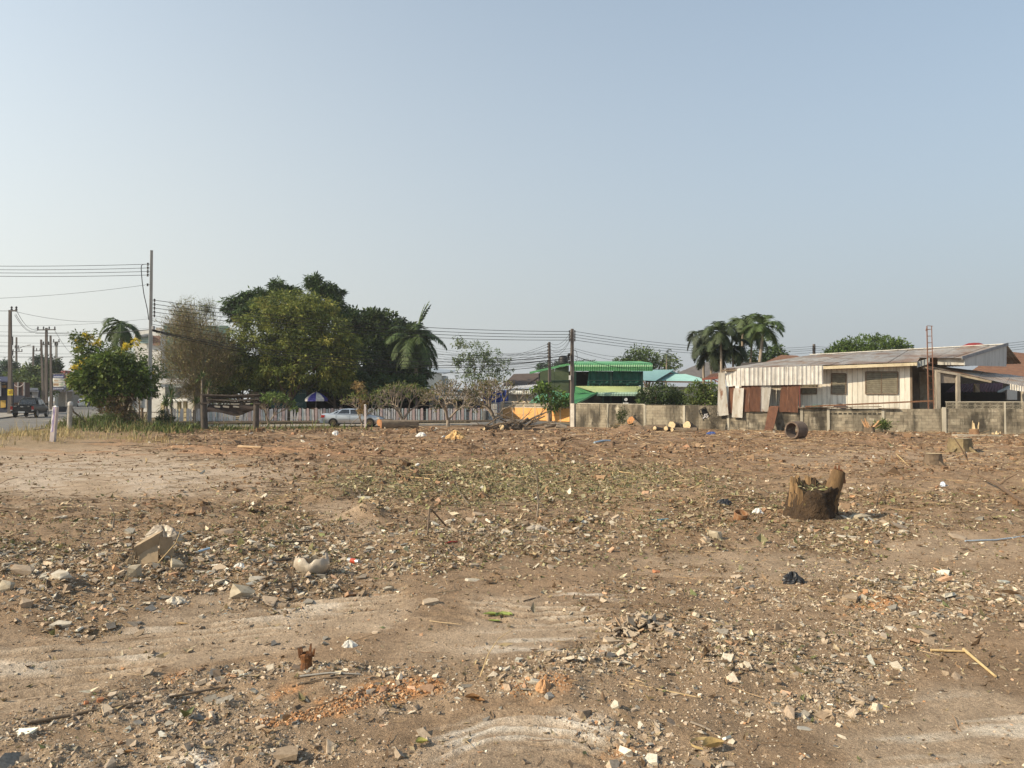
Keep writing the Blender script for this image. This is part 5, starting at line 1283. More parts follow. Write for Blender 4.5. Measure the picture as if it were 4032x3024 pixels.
def fence_pt(px):
    return ray_seg(px, FA, FB)
px_ = 655.0; i = 0
while px_ < 1928:
    q = fence_pt(px_); left = px_ < 960
    if not (845 < px_ < 872 and False):
        hh = 1.13 if not (820 < px_ < 945) else 1.13 - .22 * min(1, (px_ - 820) / 100)
        hh += rg.uniform(-.03, .03); hh = round(hh * 25) / 25
        tl = 0.0
        if 938 < px_ < 955: tl = .28
        picket(pf, q.x, q.y, .22, .24, hh, not (820 < px_ < 950), PW if left or rg.random() < .12 else PP, tl + rg.gauss(0, .012), fa)
    gap = 32 if px_ > 1000 else rg.choice([24, 32, 38])
    kx = px_ + 11
    while kx < px_ + gap - 8:
        if rg.random() < .93 and not (928 < kx < 938):
            q = fence_pt(kx); h2 = round((1.06 + rg.uniform(-.05, .04) - (.2 if 850 < kx < 945 else 0)) * 25) / 25
            picket(pf, q.x, q.y + .03, .22, .15, h2, False, rg.choice([PW, PW, PBL]), rg.gauss(0, .02) + (.12 if rg.random() < .04 else 0), fa)
        kx += 9.2
    px_ += gap
for z in (.5, 1.0):
    MB().bar((FA.x, FA.y + .09, z), (FB.x, FB.y + .09, z), .05, .07).build('rail', plain('fence_rail', (.18, .14, .11)), pf)
for k in range(13):
    q = FA + (FB - FA) * (k / 12); MB().box(q.x - .05, q.x + .05, q.y + .1, q.y + .2, .1, 1.2).build('post', MATS['fence_rail'], pf)
q = fence_pt(1912); o = MB().lathe((q.x, q.y - .2, .25), [(.25, 0), (.28, .5), (.26, .78), (.1, .85)], 14).build('barrel', plain('grey_barrel', (.10, .10, .10), .6), None, True)
tag(o, 'dark grey barrel at the right end of the picket fence', 'barrel')

# ------------------------------------------------------------------ silver saloon car
def loft(sec, closed=True):
    """sec: list of rings (lists of points) -> MB"""
    b = MB(); n = len(sec[0])
    for r_ in sec: b.v += [tuple(p) for p in r_]
    for i in range(len(sec) - 1):
        for k in range(n):
            a, c_ = i * n + k, i * n + (k + 1) % n
            b.f.append((a, c_, c_ + n, a + n))
    b.f.append(tuple(reversed(range(n)))); b.f.append(tuple((len(sec) - 1) * n + k for k in range(n)))
    return b
def carpaint(name, c, metal=.4):
    return mat(name, c, tuple(v * .93 for v in c), scale=2, rough=.28, metal=metal, spec=.5, world=False, coat=.6)
TYRE = plain('tyre', (.018, .018, .018), .8, world=False); BLK = plain('black_trim', (.015, .015, .016), .5, world=False)
CGL = mat('car_glass', (.02, .024, .028), (.015, .018, .022), rough=.06, spec=.8, world=False)
def wheel(root, x, y, r, w, rim_m, side, spokes=10):
    wo = MB().lathe((x, y, r), [(r * .62, -w / 2), (r * .92, -w / 2), (r, -w * .32), (r, w * .32), (r * .92, w / 2), (r * .62, w / 2)], 20, (0, 1, 0)).build('wheel', TYRE, root, True)
    rim = MB(); rim.lathe((x, y, r), [(r * .63, side * w * .30), (r * .66, side * w * .53), (r * .58, side * w * .53), (r * .56, side * w * .3)], 20, (0, 1, 0))
    for k in range(spokes):
        a = 2 * math.pi * k / spokes
        rim.bar((x + math.cos(a) * r * .08, y + side * w * .46, r + math.sin(a) * r * .08), (x + math.cos(a) * r * .6, y + side * w * .46, r + math.sin(a) * r * .6), r * .11, .02, (0, 1, 0))
    rim.lathe((x, y, r), [(r * .12, side * w * .35), (r * .12, side * w * .52), (r * .05, side * w * .54)], 10, (0, 1, 0))
    rim.build('rim', rim_m, wo)
    MB().lathe((x, y, r), [(r * .6, side * w * .22), (r * .6, side * w * .26)], 16, (0, 1, 0)).build('brake_disc', BLK, wo)
    return wo
def car(name, label, cat, loc, rz, paint, hw_, st, cab, wins, wheels, rim_m, group=None, lights=True, rear_z=(.72, .9), extras=None, wr=.31):
    root = thing(name, label, cat, loc, group, rz, local=True)
    def ring(x, zb, zt, h): return [(x, -h * .86, zb), (x, -h * .97, zb + .12), (x, -h, zb + (zt - zb) * .55), (x, -h * .97, zt - .09), (x, -h * .86, zt), (x, 0, zt + .025), (x, h * .86, zt), (x, h * .97, zt - .09), (x, h, zb + (zt - zb) * .55), (x, h * .97, zb + .12), (x, h * .86, zb), (x, 0, zb)]
    body = loft([ring(*s) for s in st]).build('body', paint, root, True, 35)
    def cring(x, zb, zt, hb, ht): return [(x, -hb, zb), (x, -hb + (hb - ht) * .5, zb + (zt - zb) * .5), (x, -ht, zt - .06), (x, -ht * .82, zt), (x, ht * .82, zt), (x, ht, zt - .06), (x, hb - (hb - ht) * .5, zb + (zt - zb) * .5), (x, hb, zb)]
    cb = loft([cring(*s) for s in cab]).build('cabin', paint, root, True, 35)
    for (nm, pts) in wins:
        MB().prism([Vector(p) for p in pts], Vector((0, 0, .001)) if nm == 'x' else (Vector(pts[1]) - Vector(pts[0])).cross(Vector(pts[2]) - Vector(pts[1])).normalized() * -.008).build(nm, CGL, cb)
    for (x, s) in wheels:
        wheel(root, x, s * (hw_ - .085), wr, .2, rim_m, s)
        ar = MB(); pts = []
        for k in range(13):
            a = math.pi * k / 12; pts.append((x + math.cos(a) * wr * 1.14, s * (hw_ + .004), wr + math.sin(a) * wr * 1.14))
        pts += [(x - wr * 1.1, s * (hw_ + .004), wr * .62), (x + wr * 1.1, s * (hw_ + .004), wr * .62)]
        ar.prism(pts if s > 0 else pts[::-1], (0, -s * .02, 0)); ar.build('wheel_arch', BLK, root)
    if extras: extras(root, body, cb)
    return root
SILV = carpaint('silver_paint', (.50, .55, .60), .5)
st = [(-2.36, .36, .80, .76), (-2.30, .27, .97, .82), (-2.0, .22, 1.02, .86), (-1.5, .20, 1.0, .88), (-.4, .19, .93, .885), (.7, .19, .91, .885), (1.3, .20, .88, .87), (1.85, .22, .80, .85), (2.2, .27, .70, .80), (2.38, .34, .58, .68)]
cab = [(-1.82, .98, 1.0, .80, .76), (-1.35, .96, 1.18, .82, .70), (-.85, .95, 1.345, .83, .64), (-.3, .94, 1.385, .83, .635), (.25, .92, 1.35, .83, .645), (.75, .91, 1.17, .83, .70), (1.28, .90, .93, .82, .76)]
def sw_(xa, xb, za, zb, s, x2a=None, x2b=None):
    """side window quad on the sloped cabin flank"""
    def yy(z): return s * (.83 - (.83 - .64) * (z - .93) / .42 + .012)
    x2a = xa if x2a is None else x2a; x2b = xb if x2b is None else x2b
    p = [(xa, yy(za), za), (xb, yy(za), za), (x2b, yy(zb), zb), (x2a, yy(zb), zb)]
    return p if s < 0 else p[::-1]
def wins_():
    w = []
    for s in (-1, 1):
        w += [('front_window', sw_(-.12, .92, .97, 1.29, s, -.16, .38)), ('rear_window', sw_(-1.12, -.20, .985, 1.30, s, -.78, -.24)), ('quarter_window', sw_(-1.55, -1.18, 1.0, 1.2, s, -1.12, -.86) if False else sw_(-1.42, -1.18, 1.0, 1.17, s, -1.14, -1.0))]
    w += [('windscreen', [(1.22, .72, .955), (1.22, -.72, .955), (.33, -.58, 1.335), (.33, .58, 1.335)]), ('rear_screen', [(-1.78, -.70, 1.015), (-1.78, .70, 1.015), (-.93, .57, 1.325), (-.93, -.57, 1.325)])]
    return w
GOLD = plain('bronze_rim', (.25, .19, .11), .35, .7, world=False); STEELR = plain('steel_rim', (.45, .45, .46), .35, .8, world=False)
REDL = plain('tail_red', (.30, .02, .015), .25, world=False); CLRL = plain('head_clear', (.5, .5, .48), .15, world=False); PLATE = plain('plate', (.62, .62, .6), .5, world=False)
def sedan_extras(root, body, cb):
    for s in (-1, 1):
        MB().hexa([(-2.40, s * .60, .68), (-2.36, s * .84, .68), (-2.08, s * .885, .70), (-2.1, s * .6, .68), (-2.37, s * .60, .90), (-2.33, s * .82, .90), (-2.06, s * .875, .88), (-2.1, s * .6, .9)]).build('tail_light', REDL, root)
        MB().hexa([(2.10, s * .40, .56), (2.36, s * .42, .56), (2.1, s * .86, .58), (1.9, s * .84, .58), (2.10, s * .40, .69), (2.31, s * .42, .67), (2.05, s * .84, .72), (1.88, s * .83, .72)]).build('headlight', CLRL, root)
        MB().hexa([(.82, s * .86, .95), (1.0, s * .86, .95), (.98, s * 1.03, .96), (.84, s * 1.03, .96), (.82, s * .86, 1.07), (.98, s * .86, 1.06), (.96, s * 1.03, 1.07), (.84, s * 1.03, 1.07)]).build('mirror', SILV, root)
        for xx in (-.16, .98, -1.2): MB().box(xx - .006, xx + .006, min(s * .876, s * .892), max(s * .876, s * .892), .32, .93).build('door_seam', BLK, root)
        for xx in (-.35, .60): MB().box(xx - .1, xx + .1, min(s * .88, s * .905), max(s * .88, s * .905), .80, .835).build('door_handle', SILV, root)
        MB().box(-1.45, 1.2, min(s * .86, s * .885), max(s * .86, s * .885), .19, .26).build('sill', BLK, root)
    MB().box(-2.41, -2.36, -.25, .25, .66, .80).build('number_plate', PLATE, root)
    MB().box(-2.45, -2.2, -.80, .80, .30, .56).build('rear_bumper', SILV, root)
    MB().box(2.2, 2.42, -.70, .70, .28, .50).build('front_bumper', SILV, root)
cx_ = W(1393, 1679, 59.5)
car('saloon_car', 'silver-blue four-door saloon with bronze wheels parked in front of the picket fence', 'car', (cx_.x, 59.5, .03), R(2), SILV, .885, st, cab, wins_(), [(-1.42, -1), (-1.42, 1), (1.36, -1), (1.36, 1)], GOLD, None, extras=sedan_extras)
# far white hatchbacks
WPT = carpaint('white_paint', (.74, .73, .70), .0)
st2 = [(-1.95, .38, .98, .72), (-1.9, .28, 1.05, .80), (-1.4, .2, 1.0, .85), (0, .2, .96, .86), (1.0, .2, .93, .85), (1.6, .25, .80, .80), (1.95, .35, .62, .66)]
cab2 = [(-1.90, 1.0, 1.08, .78, .70), (-1.75, .98, 1.40, .80, .66), (-.9, .96, 1.52, .82, .66), (0, .95, 1.51, .82, .66), (.55, .94, 1.32, .82, .70), (1.15, .92, .96, .80, .74)]
w2 = [('rear_screen', [(-1.94, -.62, 1.07), (-1.94, .62, 1.07), (-1.80, .55, 1.38), (-1.80, -.55, 1.38)])]
for s in (-1, 1):
    w2 += [('side_window', sw_(-1.6, -.35, 1.0, 1.36, s, -1.5, -.4)), ('side_window', sw_(-.25, .8, 1.0, 1.34, s, -.25, .35))]
def hatch_extras(root, body, cb):
    for s in (-1, 1):
        MB().box(-1.97, -1.78, min(s * .62, s * .84), max(s * .62, s * .84), .80, 1.1).build('tail_light', REDL, root)
    MB().box(-1.99, -1.94, -.25, .25, .62, .75).build('number_plate', PLATE, root)
rd_ = math.atan2(51, -30)
p = W(325, 1604, 146); car('hatchback_car', 'far white hatchback driving away down the street', 'car', (p.x, p.y, float(road_z(146)) + .04), rd_, WPT, .86, st2, cab2, w2, [(-1.25, -1), (-1.25, 1), (1.25, -1), (1.25, 1)], STEELR, 'white cars far down the street', extras=hatch_extras)
p = W(432, 1604, 128); car('hatchback_car', 'white car half hidden behind the leafy roadside tree trunk', 'car', (p.x, p.y, .3), rd_ + .2, WPT, .86, st2, cab2, w2, [(-1.25, -1), (-1.25, 1), (1.25, -1), (1.25, 1)], STEELR, 'white cars far down the street', extras=hatch_extras)
# black pickup
BKP = mat('black_paint', (.010, .011, .012), rough=.42, spec=.28, world=False)
st3 = [(-2.58, .55, 1.05, .80), (-2.54, .42, 1.10, .87), (-1.9, .40, 1.10, .90), (-.6, .40, 1.09, .90), (.6, .38, 1.08, .90), (1.3, .38, 1.07, .89), (2.0, .42, 1.0, .87), (2.45, .45, .88, .80), (2.6, .5, .75, .70)]
cab3 = [(-.92, 1.08, 1.12, .80, .74), (-.80, 1.07, 1.66, .82, .66), (-.4, 1.07, 1.76, .83, .65), (.4, 1.06, 1.75, .83, .65), (.85, 1.05, 1.52, .83, .70), (1.42, 1.05, 1.09, .80, .76)]
def sw3(xa, xb, za, zb, s, x2a=None, x2b=None):
    def yy(z): return s * (.83 - (.83 - .65) * (z - 1.07) / .64 + .014)
    x2a = xa if x2a is None else x2a; x2b = xb if x2b is None else x2b
    p = [(xa, yy(za), za), (xb, yy(za), za), (x2b, yy(zb), zb), (x2a, yy(zb), zb)]
    return p if s < 0 else p[::-1]
w3 = [('rear_screen', [(-.935, -.66, 1.16), (-.935, .66, 1.16), (-.83, .56, 1.60), (-.83, -.56, 1.60)]), ('windscreen', [(1.40, .70, 1.12), (1.40, -.70, 1.12), (.88, -.60, 1.5), (.88, .60, 1.5)])]
for s in (-1, 1): w3 += [('side_window', sw3(-.7, .12, 1.14, 1.6, s, -.62, .12)), ('side_window', sw3(.2, 1.15, 1.14, 1.58, s, .2, .74))]
def pickup_extras(root, body, cb):
    for s in (-1, 1):
        MB().box(-2.62, -2.5, min(s * .72, s * .89), max(s * .72, s * .89), .70, 1.0).build('tail_light', REDL, root)
        MB().box(-2.63, -2.58, min(s * .73, s * .88), max(s * .73, s * .88), .62, .70).build('reverse_light', CLRL, root)
        MB().box(1.0, 1.15, min(s * .88, s * 1.08), max(s * .88, s * 1.08), 1.1, 1.28).build('mirror', BKP, root)
        MB().box(-.9, 1.3, min(s * .80, s * .93), max(s * .80, s * .93), .34, .40).build('side_step', plain('step_grey', (.25, .25, .25), .4, world=False), root)
        MB().box(-2.5, -.95, min(s * .84, s * .89), max(s * .84, s * .89), 1.09, 1.15).build('bed_rail', BKP, root)
    MB().box(-2.64, -2.585, -.70, .70, .60, 1.08).build('tailgate', BKP, root)
    MB().box(-2.655, -2.64, -.12, .12, .93, .98).build('badge', plain('chrome', (.6, .6, .6), .2, .9, world=False), root)
    MB().box(-2.655, -2.64, -.60, -.42, .99, 1.02).build('badge', MATS['chrome'], root); MB().box(-2.655, -2.64, .40, .62, .99, 1.02).build('badge', MATS['chrome'], root)
    MB().box(-2.74, -2.6, -.82, .82, .42, .58).build('rear_bumper', BLK, root)
    MB().box(-2.76, -2.74, -.25, .25, .44, .56).build('number_plate', PLATE, root)
    MB().box(-.55, .6, -.55, .55, 1.755, 1.785).build('roof_sheen_panel', plain('roof_sheen', (.20, .22, .23), .2, .3, world=False), root)  # paler panel paints the sky sheen onto the black roof
p = W(122, 1646, 69.5)
car('pickup_truck', 'black double-cab pickup parked at the kerb on the left street', 'pickup', (p.x, p.y, float(road_z(69)) + .04), R(90 + 17), BKP, .90, st3, cab3, w3, [(-1.5, -1), (-1.5, 1), (1.6, -1), (1.6, 1)], STEELR, None, extras=pickup_extras, wr=.37)

# ------------------------------------------------------------------ utility poles
PCON = mat('pole_concrete', (.40, .385, .35), (.33, .315, .285), scale=2, rough=.9, bump=.2, stretch=(2, 2, .3))
PDRK = mat('pole_dark', (.17, .14, .12), (.12, .10, .085), scale=2, rough=.9, stretch=(2, 2, .3), layers=[((.27, .22, .18), 2, .58, .75, (2, 2, .2))])
INS = plain('insulator', (.05, .045, .045), .35)
def h_pole(px0, py0, px1, py1, D, w, label, m, ang=.35, z0=None, group='utility poles'):
    t = W(px1, py1, D); b0 = W(px0, py0, D); zb = b0.z if z0 is None else z0
    root = thing('utility_pole', label, 'utility pole', (b0.x, D, zb), group)
    # H section, tapered
    sec = [(-.5, -.5), (.5, -.5), (.5, -.22), (.28, -.14), (.28, .14), (.5, .22), (.5, .5), (-.5, .5), (-.5, .22), (-.28, .14), (-.28, -.14), (-.5, -.22)]
    rings = []
    for k, (q, sc) in enumerate(((Vector((b0.x, D, zb)), 1.25), (Vector((t.x, D, t.z)), .8))):
        ca, sa = math.cos(ang), math.sin(ang)
        rings.append([(q.x + (x * ca - y * sa) * w * sc, q.y + (x * sa + y * ca) * w * sc, q.z) for (x, y) in sec])
    loft(rings).build('shaft', m, root)
    return root
def spool(root, p, r=.06, axis=(1, 0, 0), back=None):
    MB().lathe(p, [(r * .5, -r * 1.5), (r * 1.1, -r * 1.2), (r * .55, -.2 * r), (r * 1.1, r * .9), (r * .5, r * 1.3)], 8, (0, 0, 1)).build('insulator', INS, root)
    if back is not None: MB().bar(p, back, .03, .03).build('bracket', plain('bracket_steel', (.12, .11, .1)), root)
PA_D = 54.5
pa = h_pole(588, 1672, 597, 986, PA_D, .22, 'tall pale concrete pole beside the roadside tree', PCON, .5, 0.0)
def pole_x(py): return 588 + (597 - 588) * (1672 - py) / (1672 - 986)
LW = [1040, 1055, 1069, 1083, 1121]; RW = [1182, 1198, 1213, 1229, 1243]
for yy in LW: spool(pa, W(pole_x(yy) - 14, yy, PA_D), .07, back=W(pole_x(yy) - 3, yy, PA_D))
for yy in RW: spool(pa, W(pole_x(yy) + 14, yy, PA_D), .07, back=W(pole_x(yy) + 3, yy, PA_D))
MB().bar(W(pole_x(1060) - 14, 1034, PA_D), W(pole_x(1060) - 14, 1088, PA_D), .03, .04).build('rack', plain('rack_steel', (.10, .1, .1)), pa)
MB().bar(W(pole_x(1210) + 14, 1176, PA_D), W(pole_x(1210) + 14, 1248, PA_D), .03, .04).build('rack', MATS['rack_steel'], pa)
MB().box(W(601, 1290, 54.3).x, W(609, 1290, 54.3).x, 54.1, 54.35, W(601, 1298, 54.3).z, W(601, 1284, 54.3).z).build('junction_box', plain('jbox', (.33, .33, .33)), pa)
tag(MB().tube([W(557, 1045, PA_D), W(556, 1060, PA_D), W(560, 1110, PA_D), W(567, 1160, PA_D), W(574, 1190, PA_D), W(581, 1222, PA_D), W(586, 1260, PA_D)], .03, 5).build('cable', plain('wire_black', (.015, .015, .016), .7)), 'thick black cable looping down beside the tall concrete pole', 'cable')
tag(MB().tube([W(556, 1046, PA_D), W(565, 1041, PA_D), W(582, 1040, PA_D)], .02, 5).build('cable', MATS['wire_black']), 'short black jumper cable joining the top insulators of the concrete pole', 'cable')
P2_D, P3_D = 60.0, 69.0
p2 = h_pole(2252, 1686, 2253, 1295, P2_D, .24, 'dark weathered pole at the left end of the block wall', PDRK, .3, 0.0)
W2L = [1305, 1317, 1328, 1339]
for yy in W2L:
    spool(p2, W(2243, yy, P2_D - .2), .07); spool(p2, W(2263, yy, P2_D - .2), .07)
for (dx, yy) in ((-10, 1395), (-12, 1410), (-9, 1425), (-13, 1400)):
    MB().box(W(2252 + dx - 5, yy, 59.7).x, W(2252 + dx + 3, yy, 59.7).x, 59.6, 59.85, W(2252, yy + 8, 59.7).z, W(2252, yy - 4, 59.7).z).build('junction_box', plain('jbox_dark', (.03, .03, .03)), p2)
MB().box(W(2240, 1490, 59.8).x, W(2247, 1490, 59.8).x, 59.7, 59.9, W(2240, 1496, 59.8).z, W(2240, 1478, 59.8).z).build('meter', plain('meter_white', (.6, .6, .58)), p2)
lp = MB(); lp.tube([W(2262 + 11 * math.sin(a), 1405 + 27 * math.cos(a), 59.7) for a in np.linspace(0, 5.6, 18)], .018, 4); tag(lp.build('cable', MATS['wire_black']), 'coil of spare black cable hanging on the dark weathered pole', 'cable')
p3 = h_pole(2166, 1665, 2163, 1347, P3_D, .22, 'smaller dark pole standing behind the leafy sapling', PDRK, .3, 0.0)
for yy in (1355, 1365, 1378, 1390, 1402, 1420, 1440): spool(p3, W(2157, yy, P3_D - .2), .06)
pfar = h_pole(3204, 1460, 3205, 1355, 95, .28, 'far dark pole top showing above the rusty roof', PDRK, .3, 0.0)
FW = [1364, 1372, 1379, 1388]
for yy in FW: spool(pfar, W(3201, yy, 94.8), .08); spool(pfar, W(3209, yy, 94.8), .08)
# street poles at the left
def street_pole(x0, y0, x1, y1, D, w, label, arms=(), m=PDRK, lamp=None):
    zb = float(road_z(D)) + .1
    r_ = h_pole(x0, y0, x1, y1, D, w, label, m, .2, zb)
    for (ay, xa, xb, n) in arms:
        MB().bar(W(xa, ay, D - .2), W(xb, ay - 1, D - .2), .12, .14).build('cross_arm', plain('arm_steel', (.10, .095, .09)), r_)
        for k in range(n):
            xx = xa + (xb - xa) * (k + .15) / (n - .7); MB().lathe(W(xx, ay - 2, D - .2), [(.06, 0), (.12, .1), (.06, .2), (.12, .3), (.05, .42)], 8).build('insulator', INS, r_)
    if lamp:
        (xa, ya, xb, yb) = lamp; MB().tube([W(xa, ya, D), W((xa + xb) / 2, (ya + yb) / 2 - 3, D), W(xb, yb, D)], .06, 6).build('lamp_arm', plain('lamp_steel', (.3, .3, .3)), r_)
        MB().bar(W(xb - 3, yb, D), W(xb + 9, yb - 2, D), .22, .12).build('lamp_head', plain('lamp_grey', (.28, .28, .27)), r_)
    return r_
sp1 = street_pole(40, 1626, 40, 1221, 79, .30, 'street pole with yellow sign board at the left kerb', [(1224, 43, 67, 2)])
MB().box(W(32, 1545, 78.6).x, W(53, 1545, 78.6).x, 78.5, 78.56, W(32, 1557, 78.6).z, W(32, 1533, 78.6).z).build('yellow_sign', plain('sign_yellow', (.55, .42, .02), .6), sp1)
for (yy, xa, xb) in ((1536, 40, 49), (1541, 34, 51), (1545.5, 35, 50), (1550, 34, 51)):
    MB().box(W(xa, yy, 78.5).x, W(xb, yy, 78.5).x, 78.47, 78.49, W(32, yy + .9, 78.5).z, W(32, yy - .9, 78.5).z).build('sign_lettering', plain('sign_brown', (.20, .10, .02)), sp1)
for yy in (1330, 1338, 1346, 1354, 1385, 1395): spool(sp1, W(49, yy, 78.8), .09)
street_pole(182, 1590, 183, 1291, 110, .34, 'double street pole with wide cross arm and insulators', [(1299, 146, 219, 4), (1358, 168, 194, 2)])
street_pole(172, 1590, 162, 1337, 106, .26, 'slim leaning street pole left of the wide cross arm', [])
street_pole(203, 1590, 199, 1321, 108, .26, 'leaning street pole right of the wide cross arm', [], lamp=(205, 1418, 238, 1409))
street_pole(222, 1590, 222, 1346, 130, .34, 'pale street pole with short cross arm behind the leaning ones', [(1347, 208, 235, 2), (1360, 215, 228, 2)], PCON)
street_pole(128, 1560, 132, 1361, 140, .3, 'thin street pole in front of the far left trees', [(1382, 128, 160, 3)])
street_pole(64, 1560, 65, 1328, 150, .3, 'far street pole with two cross arms and a street lamp', [(1385, 50, 88, 4), (1370, 58, 74, 2)], lamp=(66, 1376, 112, 1360))
street_pole(306, 1590, 305, 1398, 210, .4, 'distant street pole with cross arms at the end of the street', [(1410, 296, 320, 3), (1420, 298, 314, 2)])
street_pole(327, 1590, 328, 1393, 230, .4, 'most distant street pole beside the yellow blossoms', [(1400, 318, 338, 2)])

# ------------------------------------------------------------------ wires
def wire(pts, r, label, sag=0.0, n=18):
    a, b_ = Vector(pts[0]), Vector(pts[-1])
    if len(pts) == 2: path = [a + (b_ - a) * (k / n) - Vector((0, 0, sag * 4 * (k / n) * (1 - k / n))) for k in range(n + 1)]
    else: path = [Vector(p) for p in pts]
    return tag(MB().tube(path, r, 4, False).build('power_line', MATS['wire_black'], None, True), label, 'wire', 'overhead wires')
ordn = ['top', 'second', 'third', 'fourth', 'fifth', 'sixth', 'seventh', 'eighth', 'ninth', 'tenth', 'eleventh', 'twelfth']
for k, (yl, yr) in enumerate(zip((1024, 1037, 1047, 1059, 1148), LW)):
    wire([W(-900, yl - 10, 56), W(pole_x(yr) - 15, yr, PA_D)], .017 if k < 4 else .011, '%s wire from the top of the tall concrete pole to the left edge' % ordn[k], .35 if k < 4 else .9)
for k, (ya, yb) in enumerate(zip(RW[:4], W2L)):
    wire([W(pole_x(ya) + 15, ya, PA_D), W(2243, yb, P2_D - .2)], .019, '%s heavy wire between the concrete pole and the dark weathered pole' % ordn[k], .55)
wire([W(pole_x(1243) + 15, 1243, PA_D), W(1400, 1330, 66)], .013, 'lowest rack wire from the concrete pole into the big trees', .5)
for k, (ya, xb, yb) in enumerate(((1262, 2160, 1390), (1276, 2157, 1402), (1297, 2240, 1400), (1299, 2240, 1412), (1301, 2157, 1420), (1303, 2157, 1440))):
    wire([W(pole_x(ya) + 4, ya, PA_D), W(xb, yb, P2_D if xb > 2200 else P3_D)], .016 if k < 2 else .022, '%s slack communication cable from the concrete pole past the trees' % ordn[k], 1.0 + .12 * k)
wire([W(140, 1312, 76), W(380, 1316, 66), W(500, 1306, 58), W(588, 1298, PA_D)], .024, 'thick black cable crossing behind the roadside tree to the concrete pole')
for k, yy in enumerate(W2L):
    wire([W(2263, yy, P2_D - .2), W(3201, FW[k], 94.8)], .017, '%s wire from the dark weathered pole to the far pole top' % ordn[k], .7)
for k, yy in enumerate(FW):
    wire([W(3209, yy, 94.8), W(4300, 1306 + k * 10, 80)], .019, '%s wire from the far pole to the right edge' % ordn[k], 1.0)
for k, (ya, xb, yb, sg) in enumerate(((1372, 2560, 1400, .4), (1380, 2640, 1425, .5), (1400, 2560, 1440, .5), (1402, 2640, 1445, .6))):
    wire([W(2262, ya, P2_D), W(xb, yb, 78)], .013, '%s thin cable from the dark weathered pole over the green roof' % ordn[k], sg)
for k, (ya, yb) in enumerate(((1310, 1352), (1322, 1362), (1334, 1376), (1338, 1390), (1395, 1402), (1404, 1420), (1410, 1440))):
    wire([W(2246, ya, P2_D), W(2168, yb, P3_D)], .014, '%s drooping wire between the two dark poles' % ordn[k], .45 + .05 * k)
for k, (ya, yb, xb) in enumerate(((1354, 1402, 1960), (1364, 1408, 1950), (1378, 1414, 1940), (1392, 1420, 1930), (1404, 1424, 1900), (1424, 1438, 1930), (1440, 1446, 1880))):
    wire([W(2158, ya, P3_D), W(xb, yb, 92)], .015, '%s wire from the smaller dark pole into the thin tree' % ordn[k], .3)
for k in range(7):
    wire([W(1700, 1368 + k * 9.5, 96), W(2250, 1372 + k * 9, 66)], .013, '%s of the fine wires behind the palm and the thin tree' % ordn[k], .6)
for k in range(10):
    y0 = 1262 + k * 13 + (k * 37) % 11 - 5
    wire([W(-300, y0 + 12, 92), W(620, y0 * .55 + 575 + 6 * k + (k * 53) % 31 - 15, 100)], .014, '%s of the wires strung across the left street' % ordn[k], .7)
for k, (xa, ya, xb, yb) in enumerate(((66, 1224, 150, 1290), (62, 1236, 148, 1296), (58, 1240, 150, 1300))):
    wire([W(xa, ya, 79), W(xb, yb, 110)], .024, '%s cable swooping from the kerb pole to the wide cross arm' % ordn[k], .9)
wire([W(-200, 1200, 80), W(45, 1224, 79)], .02, 'wire reaching the kerb pole top from the left edge', .2)
wire([W(50, 1224, 79), W(470, 1263, 90)], .016, 'thin wire from the kerb pole top towards the palm', .5)
wire([W(215, 1300, 110), W(320, 1402, 215)], .03, 'long wire from the wide cross arm down the street', 1.5)
# ------------------------------------------------------------------ vegetation
LEAF = mat('leaf', (1, 1, 1), (.78, .8, .74), scale=6, rough=.6, attr=True, spec=.25, trans=.22)
BARK = mat('bark', (.17, .125, .085), (.10, .075, .052), scale=5, rough=.95, bump=.5, bscale=20, stretch=(1, 1, .3))
BARKL = mat('bark_pale', (.30, .25, .195), (.21, .17, .13), scale=5, rough=.95, bump=.4, bscale=20, stretch=(1, 1, .4))
leafV = np.array([(0, 0, 0), (.24, .42, .06), (0, 1, -.03), (-.24, .42, .06)], float)
leafF = np.array([(0, 1, 2), (0, 2, 3)])
def unitv(n, r):
    v = r.normal(0, 1, (n, 3)); return v / np.linalg.norm(v, axis=1)[:, None]
def leaves_mesh(pos, direc, size, cols, r, width=1.0):
    n = len(pos)
    y = direc / np.maximum(np.linalg.norm(direc, axis=1), 1e-6)[:, None]
    t = unitv(n, r); x = np.cross(y, t); x = x / np.maximum(np.linalg.norm(x, axis=1), 1e-6)[:, None]; z = np.cross(x, y)
    B = leafV * np.array([width, 1, 1])
    V = pos[:, None, :] + (B[None, :, 0, None] * x[:, None, :] + B[None, :, 1, None] * y[:, None, :] + B[None, :, 2, None] * z[:, None, :]) * size[:, None, None]
    F = (leafF[None] + (np.arange(n) * 4)[:, None, None]).reshape(-1, 3)
    return V.reshape(-1, 3), F, np.repeat(cols, 4, 0)
